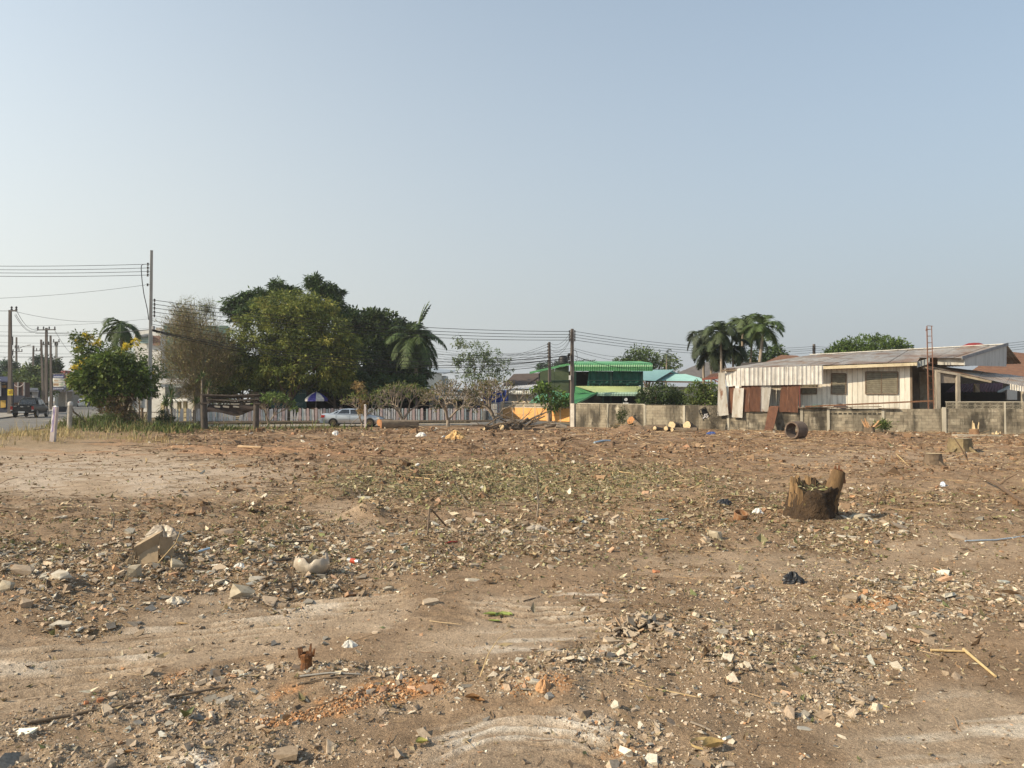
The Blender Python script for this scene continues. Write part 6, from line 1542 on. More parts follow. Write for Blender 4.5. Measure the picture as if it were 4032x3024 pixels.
def crown_pts(blobs, n_clump, per, cr, size, palette, r, droop=.3, shell=.55, gap=.0):
    """blobs: (centre, radii, weight)"""
    w = np.array([b[2] for b in blobs], float); w = w / w.sum()
    pick = r.choice(len(blobs), n_clump, p=w)
    c = np.array([b[0] for b in blobs])[pick]; rad = np.array([b[1] for b in blobs])[pick]
    u = unitv(n_clump, r); k = shell + (1 - shell) * r.random(n_clump) ** .6
    k = np.where(r.random(n_clump) < .2, r.random(n_clump) * .8, k)
    cc = c + u * rad * k[:, None]
    ccol = np.array([p[:3] for p in palette]); pw = np.array([p[3] for p in palette], float); pw /= pw.sum()
    ck = ccol[r.choice(len(ccol), n_clump, p=pw)] * (1 + r.normal(0, .16, (n_clump, 1)))
    crr = cr * np.exp(r.normal(0, .3, n_clump))
    idx = np.repeat(np.arange(n_clump), per); n = len(idx)
    v = unitv(n, r) * (r.random(n) ** .45)[:, None] * np.array([1, 1, .7])
    pos = cc[idx] + v * crr[idx][:, None]
    dirs = v * 1.0 + u[idx] * .5 + r.normal(0, .5, (n, 3)); dirs[:, 2] -= droop
    sz = size * np.exp(r.normal(0, .3, n))
    col = np.clip(ck[idx] * (1 + r.normal(0, .14, (n, 1))), .004, .8)
    return pos, dirs, sz, col, cc
def limb_tree(base, tips, r0, r, m, root, name='trunk', fork=.35, n_main=5, lean=0.0):
    """tapered trunk with limbs heading for some of the clump centres"""
    base = Vector(base); tips = [Vector(t) for t in tips]
    mid = sum(tips, Vector()) / len(tips)
    top = base + (mid - base) * fork; top.x += lean
    b = MB(); b.tube([base - Vector((0, 0, .15)), base + (top - base) * .5 + Vector((r.normal(0, .06), r.normal(0, .06), 0)), top], [r0 * 1.25, r0 * .95, r0 * .75], 9)
    tr = b.build(name, m, root, True, 60)
    for t in tips:
        q = top + (t - top) * .5 + Vector((r.normal(0, .15), r.normal(0, .15), .12 * (t - top).length))
        MB().tube([top - (top - base) * .06, q, t], [r0 * .5, r0 * .3, r0 * .1], 6).build('limb', m, tr, True, 60)
    return tr
def tree(name, label, base, blobs, n_clump, per, cr, size, palette, seed, r0=.2, m=BARK, group='trees around the lot', droop=.3, shell=.55, width=1.0, fork=.35, nl=6, cat='tree'):
    r = np.random.default_rng(seed)
    root = thing(name, label, cat, tuple(base), group)
    pos, dirs, sz, col, cc = crown_pts(blobs, n_clump, per, cr, size, palette, r, droop, shell)
    V, F, Cc = leaves_mesh(pos, dirs, sz, col, r, width)
    mesh_np('crown', V, F, LEAF, root, Cc)
    if r0:
        sel = cc[r.choice(len(cc), nl, replace=False)]
        limb_tree(base, [tuple(s) for s in sel], r0, r, m, root, fork=fork)
    return root
def pb(px, py, D, rx, rz_, ry=None, w=1.0):
    """blob: photo centre, depth, radii in photo pixels"""
    p = W(px, py, D); k = D / FPX
    return (tuple(p), (rx * k, (ry if ry else rx * .8) * k, rz_ * k), w)
def gb(px, D, dz=0.0):
    p = W(px, 1600, D); return (p.x, D, dz)
DKG = [(.045, .075, .02, 4), (.06, .095, .028, 3), (.035, .055, .016, 3), (.085, .115, .035, 1)]
MIDG = [(.10, .145, .036, 4), (.135, .18, .047, 3), (.07, .10, .026, 3), (.18, .205, .062, 1)]
YELG = [(.165, .195, .042, 4), (.22, .235, .05, 4), (.125, .16, .038, 3), (.28, .26, .058, 2), (.08, .105, .028, 2)]
BAMB = [(.065, .11, .032, 4), (.09, .14, .042, 3), (.045, .075, .024, 3)]
BLUEG = [(.05, .085, .05, 4), (.07, .11, .06, 3), (.04, .065, .04, 3)]
# big group in the middle-left
tree('bamboo_clump', 'tall dark green feathery trees rising behind the yellowish tree', gb(1080, 80), [pb(x_, y_, 80, rx_, rz_, w=w_) for (x_, y_, rx_, rz_, w_) in ((905, 1192, 26, 16, .4), (950, 1180, 30, 22, .6), (985, 1160, 26, 20, .5), (1030, 1165, 34, 26, .7), (1088, 1125, 22, 26, .5), (1110, 1150, 34, 30, .7), (1150, 1150, 26, 22, .5), (1232, 1108, 24, 26, .6), (1258, 1135, 30, 26, .6), (1300, 1135, 26, 16, .4), (1325, 1170, 34, 26, .6), (1335, 1215, 34, 26, .5), (930, 1235, 55, 36, .8), (1030, 1220, 110, 45, 1.6), (1150, 1220, 150, 60, 2), (1260, 1200, 90, 50, 1.2))], 640, 40, .42, .34, BAMB, 1, .3, droop=.75, shell=.4, width=.6)
tree('yellowish_tree', 'large yellow-green feathery tree in front of the dark bamboo', gb(1130, 71), [pb(1150, 1235, 71, 170, 85, w=2), pb(1080, 1330, 71, 210, 110, w=2.4), pb(1260, 1330, 71, 140, 130, w=2), pb(1000, 1430, 71, 160, 100, w=1.8), pb(1180, 1450, 71, 200, 85, w=2.2), pb(900, 1440, 71, 60, 70, w=.5), pb(1310, 1400, 71, 110, 80, w=1), pb(1330, 1490, 71, 60, 60, w=.6)], 1350, 44, .55, .28, YELG, 2, .35, droop=.6, shell=.6, width=.7, fork=.3, nl=8)
tree('dense_dark_tree', 'dense dark evergreen tree left of the tall palm', gb(1480, 88), [pb(1400, 1290, 88, 85, 70, w=1.3), pb(1500, 1290, 88, 80, 70, w=1.3), pb(1570, 1370, 88, 110, 100, w=2), pb(1460, 1420, 88, 170, 110, w=2.4), pb(1600, 1460, 88, 90, 80, w=1.2), pb(1420, 1510, 88, 120, 60, w=1)], 1000, 42, .66, .37, DKG, 3, .4, droop=.4, shell=.62, fork=.3, nl=7)
tree('low_dark_tree', 'low dark shade tree over the shelter behind the silver car', gb(1350, 74), [pb(1350, 1510, 74, 110, 55), pb(1480, 1530, 74, 130, 45), pb(1600, 1525, 74, 80, 45), pb(1230, 1520, 74, 90, 45)], 380, 36, .5, .30, DKG, 4, .22, droop=.4, fork=.4)
tree('shade_tree', 'green shade tree between the brown tree and the notice board', gb(960, 76), [pb(960, 1480, 76, 130, 60), pb(1060, 1510, 76, 110, 40), pb(860, 1500, 76, 70, 60)], 330, 34, .5, .28, MIDG[:3] + DKG[:2], 5, .22, droop=.4)
# brown leafless feathery tree: twigs plus sparse leaves
def twiggy(name, label, base, blobs, n, ln, col, leafpal, nleaf, seed, group='trees around the lot'):
    r = np.random.default_rng(seed); root = thing(name, label, 'tree', tuple(base), group)
    w = np.array([b[2] for b in blobs], float); w /= w.sum(); pick = r.choice(len(blobs), n, p=w)
    c = np.array([b[0] for b in blobs])[pick]; rad = np.array([b[1] for b in blobs])[pick]
    p0 = c + unitv(n, r) * rad * (r.random((n, 1)) ** .5)
    out = p0 - np.array([base[0], base[1], base[2] + 2.0]); out /= np.linalg.norm(out, axis=1)[:, None]
    d = out + r.normal(0, .45, (n, 3)); d /= np.linalg.norm(d, axis=1)[:, None]
    L_ = ln * np.exp(r.normal(0, .35, n))
    p1 = p0 + d * L_[:, None] * .5; p2 = p0 + d * L_[:, None] + np.array([0, 0, -1]) * (L_ * r.uniform(.0, .35, n))[:, None]
    side = np.cross(d, unitv(n, r)); side /= np.linalg.norm(side, axis=1)[:, None]
    up = np.cross(side, d); wd = r.uniform(.008, .018, n)[:, None]
    V = []
    for (p, k) in ((p0, 1.0), (p1, .75), (p2, .3)):
        for a in (0, 2.094, 4.189): V.append(p + (side * math.cos(a) + up * math.sin(a)) * wd * k)
    V = np.stack(V, 1).reshape(-1, 3)
    tf = np.array(sum([[(3 * i + k, 3 * i + (k + 1) % 3, 3 * i + 3 + (k + 1) % 3), (3 * i + k, 3 * i + 3 + (k + 1) % 3, 3 * i + 3 + k)] for i in range(2) for k in range(3)], []))
    F = (tf[None] + (np.arange(n) * 9)[:, None, None]).reshape(-1, 3)
    cc = np.repeat(np.clip(np.array(col) * (1 + r.normal(0, .2, (n, 1))), .01, .6), 9, 0)
    tag(mesh_np('twigs', V, F, LEAF, root, cc), kind='stuff')
    if nleaf:
        k = r.integers(0, n, nleaf); pos = p1[k] + r.normal(0, .12, (nleaf, 3)); cl = pal(nleaf, leafpal, r, .2)
        V, F, Cc = leaves_mesh(pos, r.normal(0, 1, (nleaf, 3)) + np.array([0, 0, -.4]), .17 * np.exp(r.normal(0, .3, nleaf)), cl, r, .7)
        mesh_np('crown', V, F, LEAF, root, Cc)
    sel = p0[r.choice(n, 8, replace=False)]
    limb_tree(base, [tuple(s) for s in sel], .16, r, BARKL, root, fork=.3)
    return root
BRN = [(.27, .22, .10, 4), (.23, .205, .085, 3), (.19, .205, .075, 4), (.32, .26, .13, 2)]
twiggy('bare_tree', 'brown half-leafless feathery tree right of the concrete pole', gb(790, 68), [pb(760, 1360, 68, 125, 95, w=2), pb(750, 1450, 68, 125, 90, w=2.2), pb(840, 1420, 68, 90, 110, w=1.5), pb(730, 1280, 68, 75, 70, w=.7), pb(780, 1540, 68, 60, 40, w=.7)], 5200, .95, (.26, .20, .115), BRN, 11000, 6)
twiggy('bare_tree', 'sparse pale green treetop above the brown leafless tree', gb(770, 74), [pb(730, 1235, 74, 55, 50, w=1), pb(815, 1225, 74, 35, 40, w=.8), pb(770, 1290, 74, 100, 50, w=1.2)], 700, .8, (.20, .18, .11), [(.20, .22, .09, 4), (.26, .26, .12, 2)], 1500, 7)
# roadside leafy tree, golden shower tree
tree('roadside_tree', 'bushy big-leaved tree on the verge left of the concrete pole', gb(478, 52, .1), [pb(400, 1490, 52, 110, 55, w=2), pb(500, 1480, 52, 75, 60, w=1.6), pb(330, 1500, 52, 55, 40, w=.8), pb(440, 1430, 52, 90, 40, w=1), pb(540, 1520, 52, 40, 50, w=.8), pb(420, 1550, 52, 90, 35, w=1)], 360, 28, .36, .27, [(.085, .135, .022, 4), (.115, .165, .03, 3), (.055, .085, .02, 3), (.17, .20, .045, 1.5)], 8, .16, droop=.35, nl=7, fork=.42)
rv = np.random.default_rng(77)
ivy = thing('dead_creeper', 'brown dead creeper hanging round the trunk of the roadside tree', 'creeper', gb(478, 51.6, .1), None)
bl = [pb(470, 1580, 51.6, 75, 40), pb(450, 1620, 51.6, 80, 30), pb(500, 1640, 51.6, 60, 30)]
pos, dirs, sz, col, cc = crown_pts(bl, 140, 24, .3, .16, [(.19, .12, .055, 4), (.11, .075, .04, 3), (.10, .11, .035, 2), (.21, .15, .08, 1)], rv, .7, .3)
V, F, Cc = leaves_mesh(pos, dirs, sz, col, rv, .6); mesh_np('foliage', V, F, LEAF, ivy, Cc)
for k in range(9):
    b0 = Vector(gb(478 + rv.normal(0, 16), 52 + rv.normal(0, .3), .05)); b1 = W(478 + rv.normal(0, 55), 1540 + rv.normal(0, 15), 52 + rv.normal(0, .3))
    MB().tube([b0, b0 + (b1 - b0) * .5 + Vector((rv.normal(0, .2), 0, 0)), b1], [.05, .04, .025], 5).build('stem', BARK, ivy, True, 60)
tree('golden_shower_tree', 'tree hung with bright yellow blossom behind the roadside tree', gb(430, 60), [pb(400, 1400, 60, 110, 60, w=2), pb(330, 1340, 60, 35, 35, w=.6), pb(500, 1420, 60, 80, 60, w=1.4), pb(340, 1410, 60, 60, 50, w=.8), pb(590, 1460, 60, 40, 60, w=.9)], 220, 24, .45, .2, MIDG, 9, .16, droop=.5)
gs = bpy.data.objects['golden_shower_tree']
r = np.random.default_rng(5)
pos, dirs, sz, col, cc = crown_pts([pb(345, 1328, 59.6, 24, 22), pb(312, 1355, 59.6, 16, 20), pb(375, 1345, 59.6, 22, 18), pb(533, 1345, 59.6, 14, 18), pb(296, 1445, 58.6, 18, 10), pb(330, 1420, 59, 8, 14), pb(575, 1470, 59, 30, 10), pb(285, 1480, 58, 12, 8), pb(310, 1520, 58, 12, 6), pb(495, 1365, 59, 8, 14), pb(475, 1395, 59, 8, 8)], 110, 24, .17, .13, [(.62, .47, .03, 4), (.70, .55, .05, 3)], r, .9, .2)
V, F, Cc = leaves_mesh(pos, dirs, sz, col, r, 1.1); o = mesh_np('blossom', V, F, LEAF, gs, Cc); o['label'] = 'clusters of bright yellow flowers'
# others
tree('thin_tree', 'airy light green tree behind the bare frangipanis', gb(1870, 98), [pb(1870, 1400, 98, 70, 70, w=1.4), pb(1940, 1420, 98, 65, 60, w=1.3), pb(1850, 1470, 98, 70, 40, w=1), pb(1960, 1470, 98, 60, 30, w=.8), pb(1810, 1345, 98, 22, 22, w=.25), pb(1800, 1420, 98, 25, 20, w=.25), pb(2010, 1450, 98, 20, 20, w=.25)], 190, 26, .5, .22, [(.10, .15, .045, 4), (.14, .185, .07, 3), (.20, .22, .11, 1.5), (.07, .105, .03, 2)], 12, .14, BARK, droop=.4, shell=.3, fork=.4)
tree('sapling', 'small leafy tree at the foot of the two dark poles', gb(2165, 63.5), [pb(2160, 1540, 63.5, 55, 35, w=1.2), pb(2200, 1560, 63.5, 45, 35, w=1), pb(2125, 1575, 63.5, 25, 12, w=.3), pb(2180, 1600, 63.5, 35, 15, w=.4), pb(2120, 1530, 63.5, 20, 15, w=.25), pb(2240, 1590, 63.5, 14, 14, w=.15)], 70, 20, .28, .24, [(.10, .165, .03, 4), (.07, .11, .025, 3), (.15, .21, .05, 2)], 13, .08, BARK, droop=.3, shell=.3, fork=.5)
tree('round_bush', 'rounded dark green bush behind the block wall', gb(2600, 64), [pb(2600, 1555, 64, 88, 48, w=2), pb(2560, 1575, 64, 50, 35, w=1), pb(2660, 1575, 64, 40, 35, w=1)], 240, 24, .3, .17, DKG, 14, .1, group='bushes behind the block wall', cat='bush')
tree('round_bush', 'lighter green bush between the dark bush and the tall sheet', gb(2765, 62), [pb(2740, 1545, 62, 45, 45, w=1), pb(2790, 1550, 62, 45, 45, w=1), pb(2765, 1580, 62, 65, 28, w=1)], 190, 24, .28, .16, MIDG, 15, .1, group='bushes behind the block wall', cat='bush')
tree('far_tree', 'rounded green tree above the green and teal roofs', gb(2550, 118), [pb(2520, 1415, 118, 75, 45, w=2), pb(2620, 1435, 118, 60, 35, w=1), pb(2460, 1430, 118, 40, 20, w=.6)], 190, 26, .75, .33, MIDG[:3] + DKG[:2], 16, .3)
tree('far_tree', 'broad rounded bright green tree above the rusty roof', gb(3430, 88), [pb(3430, 1365, 88, 130, 45, w=2), pb(3350, 1385, 88, 90, 30, w=1), pb(3540, 1385, 88, 60, 28, w=.8), pb(3300, 1390, 88, 40, 16, w=.4)], 330, 26, .5, .27, [(.08, .125, .025, 4), (.11, .165, .035, 3), (.055, .085, .02, 2)], 17, .35)
tree('far_tree', 'dark tree behind the palm clump at its right', gb(3040, 84), [pb(3050, 1400, 84, 45, 45), pb(2960, 1420, 84, 60, 40)], 150, 26, .5, .25, DKG, 18, .2)
tree('far_tree', 'small far tree showing over the olive panel of the green house', gb(2180, 150), [pb(2140, 1445, 150, 22, 16), pb(2200, 1436, 150, 50, 14), pb(2300, 1432, 150, 50, 10)], 130, 22, .6, .3, BLUEG, 19, .2)
for k, (lab, cx0, cy0, D_, rx, rz_, pl) in enumerate((
        ('dark conical tree behind the double street pole', 150, 1480, 150, 45, 75, BLUEG), ('rounded green tree over the brown shopfront', 100, 1490, 128, 70, 40, MIDG), ('blue-green tree at the far left edge of the street', 15, 1470, 140, 60, 45, BLUEG),
        ('low green tree behind the pickup', 150, 1530, 118, 50, 35, MIDG), ('green tree beyond the left edge', -110, 1480, 130, 90, 55, BLUEG), ('dark creeper-clad tree round the leaning street poles', 205, 1480, 125, 30, 60, DKG))):
    tree('street_tree', lab, gb(cx0, D_, .5), [pb(cx0, cy0, D_, rx, rz_, w=2), pb(cx0 - rx * .4, cy0 + rz_ * .5, D_, rx * .6, rz_ * .5), pb(cx0 + rx * .3, cy0 - rz_ * .6, D_, rx * .45, rz_ * .5)], 170, 24, .8, .38, pl, 30 + k, .25, group='trees along the street')
for k, (lab, cx0, cy0, D_, rx, rz_) in enumerate((('green tree filling the gap under the golden shower tree', 560, 1510, 66, 60, 80), ('green tree behind the spiky palms', 850, 1555, 80, 90, 30))):
    tree('shade_tree', lab, gb(cx0, D_), [pb(cx0, cy0, D_, rx, rz_)], 120, 26, .4, .2, MIDG[:3] + DKG[:2], 40 + k, .14)
# palms
def frond(b, cols, base, az, el, L_, r, droop, nl=26, lw=.05, ll=.5, col=(.06, .09, .03)):
    d = Vector((math.cos(az) * math.cos(el), math.sin(az) * math.cos(el), math.sin(el)))
    p = Vector(base); pts = [p.copy()]; dd = d.copy(); n = 10
    for k in range(n):
        dd = (dd + Vector((0, 0, -droop / n * (1 + k * .22)))).normalized(); p = p + dd * (L_ / n); pts.append(p.copy())
    n0 = len(b.v); b.tube(pts, [.035 * (1 - .85 * k / n) * L_ / 2.5 for k in range(n + 1)], 4, False); cols += [np.array(col) * 1.25] * (len(b.v) - n0)
    for k in range(nl):
        t = .14 + .86 * k / nl; f = t * n; i = min(int(f), n - 1); q = pts[i].lerp(pts[i + 1], f - i)
        tg = (pts[i + 1] - pts[i]).normalized(); sd = tg.cross(Vector((0, 0, 1)))
        if sd.length < .1: sd = Vector((math.sin(az), -math.cos(az), 0))
        sd.normalize(); ln = ll * L_ / 2.5 * (math.sin(math.pi * min(1, .12 + t * .9)) ** .6) * r.uniform(.8, 1.15)
        for s in (-1, 1):
            dl = (sd * s + tg * .75 + Vector((0, 0, -.35 + r.normal(0, .18)))).normalized()
            e = q + dl * ln; mdl = q + dl * ln * .5 + Vector((0, 0, .03 * ln)); wv = tg * lw * L_ / 2.5
            b.add([q - wv * .5, q + wv * .5, mdl + wv * .5, e + Vector((0, 0, -.12 * ln)), mdl - wv * .5], [(0, 1, 2), (0, 2, 4), (4, 2, 3)])
            cols += [np.array(col) * r.uniform(.75, 1.3)] * 5
def palm(label, base, top, L_, nf, seed, r0=.12, col=(.06, .09, .03), els=(-.2, 1.3), droop=1.3, crownshaft=True, group='palm trees', up=None, trunk_m=BARKL, ll=.5, lw=.05):
    r = np.random.default_rng(seed); root = thing('palm_tree', label, 'palm tree', tuple(base), group)
    base, top = Vector(base), Vector(top); md = base.lerp(top, .5) + Vector((r.normal(0, .08), 0, 0))
    MB().tube([base - Vector((0, 0, .2)), base.lerp(md, .5), md, md.lerp(top, .5), top], [r0 * 1.25, r0, r0 * .9, r0 * .85, r0 * .7], 9).build('trunk', trunk_m, root, True, 60)
    if crownshaft:
        ax = (top - md).normalized(); MB().tube([top - ax * .1, top + ax * .25, top + ax * .65], [r0 * .75, r0 * .85, r0 * .4], 8).build('crownshaft', plain('crownshaft', (.20, .22, .08), .5), root, True, 60)
        top = top + ax * .5
    for k in range(nf):
        b = MB(); cols = []
        az = 2.399 * k + r.normal(0, .2); t = k / max(nf - 1, 1); el = els[0] + (els[1] - els[0]) * t + r.normal(0, .1)
        frond(b, cols, top, az, el, L_ * r.uniform(.85, 1.12), r, droop * r.uniform(.8, 1.2), ll=ll, lw=lw, col=np.array(col) * r.uniform(.8, 1.2))
        me = mesh_np_poly('frond', b, cols, root)
    if up:
        b = MB(); cols = []
        for (az, el, l2) in up: frond(b, cols, top, az, el, l2, r, .5, nl=34, ll=.5, lw=.1, col=(.09, .125, .05))
        mesh_np_poly('frond', b, cols, root)
    return root
def mesh_np_poly(name, b, cols, root):
    o = b.build(name, LEAF, root)
    a = o.data.color_attributes.new('Col', 'FLOAT_COLOR', 'POINT')
    a.data.foreach_set('color', np.hstack([np.array(cols), np.ones((len(cols), 1))]).astype(np.float32).ravel())
    return o
palm('tall palm with one frond standing upright beside the dark tree', gb(1640, 81), W(1636, 1352, 81), 4.0, 26, 50, .17, els=(-.8, 1.05), droop=1.2, up=[(.3, 1.36, 4.4), (.4, 1.31, 4.2), (.2, 1.41, 3.9)], ll=.85, lw=.10)
palm('palm rising behind the golden shower tree', gb(480, 70), W(478, 1305, 70), 2.7, 16, 51, .15, els=(-.5, .9), droop=1.5, ll=.8, lw=.10)
palm('leaning yellow-stemmed palm at the right of the clump', gb(2968, 60), W(3005, 1310, 60), 2.3, 13, 52, .15, els=(-.35, 1.2), droop=1.15, col=(.075, .11, .038), ll=.9, lw=.11)
palm('straight pale-trunked palm in the middle of the clump', gb(2910, 64), W(2925, 1305, 64), 2.3, 15, 53, .12, droop=1.6, col=(.095, .125, .055), ll=.9, lw=.11)
palm('slim dark-trunked palm between the two taller ones', gb(2945, 66), W(2962, 1335, 66), 2.2, 14, 54, .1, droop=1.6, col=(.045, .065, .03), ll=.9, lw=.11)
palm('yellow-flecked palm left of the middle of the clump', gb(2838, 62), W(2838, 1335, 62), 2.2, 16, 55, .12, droop=1.7, col=(.06, .08, .038), ll=.9, lw=.11)
palm('ragged drooping palm at the left of the clump', gb(2780, 66), W(2768, 1350, 66), 2.4, 16, 56, .12, droop=1.9, col=(.07, .085, .055), els=(-.6, 1.2), ll=.9, lw=.11)
palm('low palm under the left side of the clump', gb(2800, 64), W(2800, 1412, 64), 2.2, 15, 57, .11, droop=1.7, col=(.042, .055, .03), ll=.9, lw=.11)
palm('low shaded palm under the right side of the clump', gb(2900, 63), W(2885, 1400, 63), 2.2, 15, 58, .11, droop=1.7, col=(.04, .055, .026), ll=.9, lw=.11)
palm('small wind-blown palm over the grey tiled roof', gb(2625, 110), W(2625, 1412, 110), 2.0, 11, 59, .13, droop=1.7, col=(.08, .10, .06))
# spiky yucca-like plants
def yucca(label, base, heads, seed, ln=1.0, n=44, col=(.10, .15, .05)):
    r = np.random.default_rng(seed); root = thing('spiky_plant', label, 'plant', tuple(base), 'spiky plants by the fence')
    base = Vector(base); b = MB()
    for h in heads:
        h = Vector(h); MB().tube([base - Vector((0, 0, .1)), base.lerp(h, .5) + Vector((r.normal(0, .08), 0, 0)), h], [.13, .09, .08], 8).build('stem', BARKL, root, True, 60)
        k = MB(); cols = []
        for i in range(n):
            az = r.random() * 6.283; el = r.uniform(-.5, 1.4); L_ = ln * r.uniform(.7, 1.1)
            d = Vector((math.cos(az) * math.cos(el), math.sin(az) * math.cos(el), math.sin(el))); sd = d.cross(Vector((0, 0, 1))).normalized() * .045
            m_ = h + d * L_ * .55 + Vector((0, 0, .02)); e = h + d * L_ + Vector((0, 0, -.25 * L_ * max(0, 1 - el)))
            k.add([h - sd * .5, h + sd * .5, m_ + sd, e, m_ - sd], [(0, 1, 2), (0, 2, 4), (4, 2, 3)]); c0 = np.array(col) * r.uniform(.6, 1.35)
            if r.random() < .12: c0 = np.array((.42, .37, .22))
            cols += [c0] * 5
        mesh_np_poly('leaf_head', k, cols, root)
    return root
yucca('spiky-headed plant with bare stem right of the concrete pole', gb(684, 60), [W(675, 1565, 60), W(655, 1600, 60)], 60, 1.15, 60)
yucca('two-headed spiky plant behind the timber frame', gb(800, 64), [W(795, 1492, 64), W(822, 1528, 64)], 61, .8, 50)
yucca('low spiky plant beside the timber frame post', gb(770, 63), [W(775, 1590, 63)], 62, .9, 40, (.13, .16, .05))
yucca('low spiky plant against the round bush', gb(2515, 62.5), [W(2515, 1592, 62.5)], 63, .6, 30, (.12, .18, .05))
# clipped topiary
tp = tree('topiary', 'dark clipped topiary balls at the left end of the fence', gb(648, 59), [pb(640, 1630, 59, 16, 18), pb(655, 1655, 59, 26, 18), pb(668, 1645, 59, 18, 14), pb(628, 1655, 59, 16, 12)], 130, 22, .13, .09, [(.02, .035, .012, 4), (.03, .05, .017, 2)], 64, .05, cat='bush', group='bushes behind the block wall')
# frangipanis
def frangipani(label, base, H_, spread, seed, levels=5, leafn=5, leafcol=MIDG, rad=.13, first=.42, dead=False, lsz=.24):
    r = np.random.default_rng(seed); root = thing('frangipani', label, 'frangipani', tuple(base), 'frangipani trees along the lane')
    base = Vector(base); tips = []; b = MB()
    def grow(p, d, L_, ra, lv):
        e = p + d * L_; md = p + d * L_ * .5 + Vector((r.normal(0, .04), r.normal(0, .04), .02)) * L_
        b.tube([p, md, e], [ra, ra * .88, ra * .74], 6 if lv > 2 else 4, lv <= 1)
        if lv == 0: tips.append((e, d)); return
        k = 3 if r.random() < (.65 if lv > 1 else .3) else 2
        a0 = r.random() * 6.283
        for i in range(k):
            a = a0 + 6.283 * i / k + r.normal(0, .25); u = d.orthogonal().normalized(); v = d.cross(u)
            nd = (d + (u * math.cos(a) + v * math.sin(a)) * r.uniform(.55, .85) * spread); nd.z += .16; nd.normalize()
            grow(e, nd, L_ * r.uniform(.68, .86), ra * .72, lv - 1)
    nb_ = 3
    MB().tube([base - Vector((0, 0, .15)), base + Vector((r.normal(0, .03), 0, H_ * .14))], [rad * 1.2, rad], 8).build('trunk', BARKL, root, True, 60)
    st_ = base + Vector((0, 0, H_ * .13))
    for i in range(nb_):
        a = 6.283 * i / nb_ + r.normal(0, .3); d = Vector((math.cos(a) * .8 * spread, math.sin(a) * .6 * spread, 1)).normalized()
        grow(st_, d, H_ * .27, rad * .8, levels)
    b.build('branches', BARKL, root, True, 60)
    if leafn:
        T = np.array([t[0] for t in tips]); Dm = np.array([t[1] for t in tips]); keep = r.random(len(T)) < .8; T = T[keep]; Dm = Dm[keep]
        idx = np.repeat(np.arange(len(T)), leafn); n = len(idx)
        dirs = Dm[idx] * .35 + unitv(n, r) * 1.0; V, F, Cc = leaves_mesh(T[idx], dirs, lsz * np.exp(r.normal(0, .25, n)), pal(n, leafcol, r, .22), r, .7)
        mesh_np('leaves', V, F, LEAF, root, Cc)
    return root
FG = [(.13, .17, .045, 4), (.17, .20, .06, 3), (.09, .115, .035, 3), (.20, .16, .07, 2)]
FG2 = [(.14, .14, .05, 4), (.19, .15, .075, 4), (.09, .10, .035, 3)]
frangipani('bare-limbed frangipani right of the silver car', gb(1585, 62), 3.3, .95, 70, 5, 4, FG)
frangipani('wide bare frangipani in the middle of the fence', gb(1764, 60), 3.5, 1.05, 71, 5, 3, FG2)
frangipani('half-bare frangipani at the right end of the fence', gb(1948, 63), 3.8, 1.0, 72, 5, 3, FG2)
frangipani('leafy frangipani beside the timber frame', gb(1058, 57), 2.6, .85, 73, 4, 9, [(.14, .20, .05, 4), (.19, .25, .075, 3), (.09, .13, .035, 2)], .07, lsz=.3)
frangipani('frangipani smothered in dry creeper before the silver car', gb(1425, 57), 2.7, .8, 74, 4, 4, FG, .06)
r = np.random.default_rng(75)
cre = thing('dry_creeper', 'straw coloured dead vine draped over the frangipani before the silver car', 'creeper', gb(1425, 56.7, 0))
pos, dirs, sz, col, cc = crown_pts([pb(1410, 1515, 56.6, 26, 14), pb(1425, 1545, 56.6, 16, 25, w=1.2), pb(1432, 1590, 56.6, 12, 28, w=1.2), pb(1420, 1615, 56.6, 9, 10, w=.4)], 70, 26, .17, .14, [(.36, .245, .10, 4), (.27, .175, .075, 3), (.45, .33, .16, 2)], r, 1.2, .3)
V, F, Cc = leaves_mesh(pos, dirs, sz, col, r, .4); mesh_np('foliage', V, F, LEAF, cre, Cc)
MB().tube([W(1432, 1640, 56.6), W(1428, 1590, 56.6), W(1420, 1545, 56.6), W(1412, 1515, 56.6)], .03, 5).build('stem', BARK, cre)
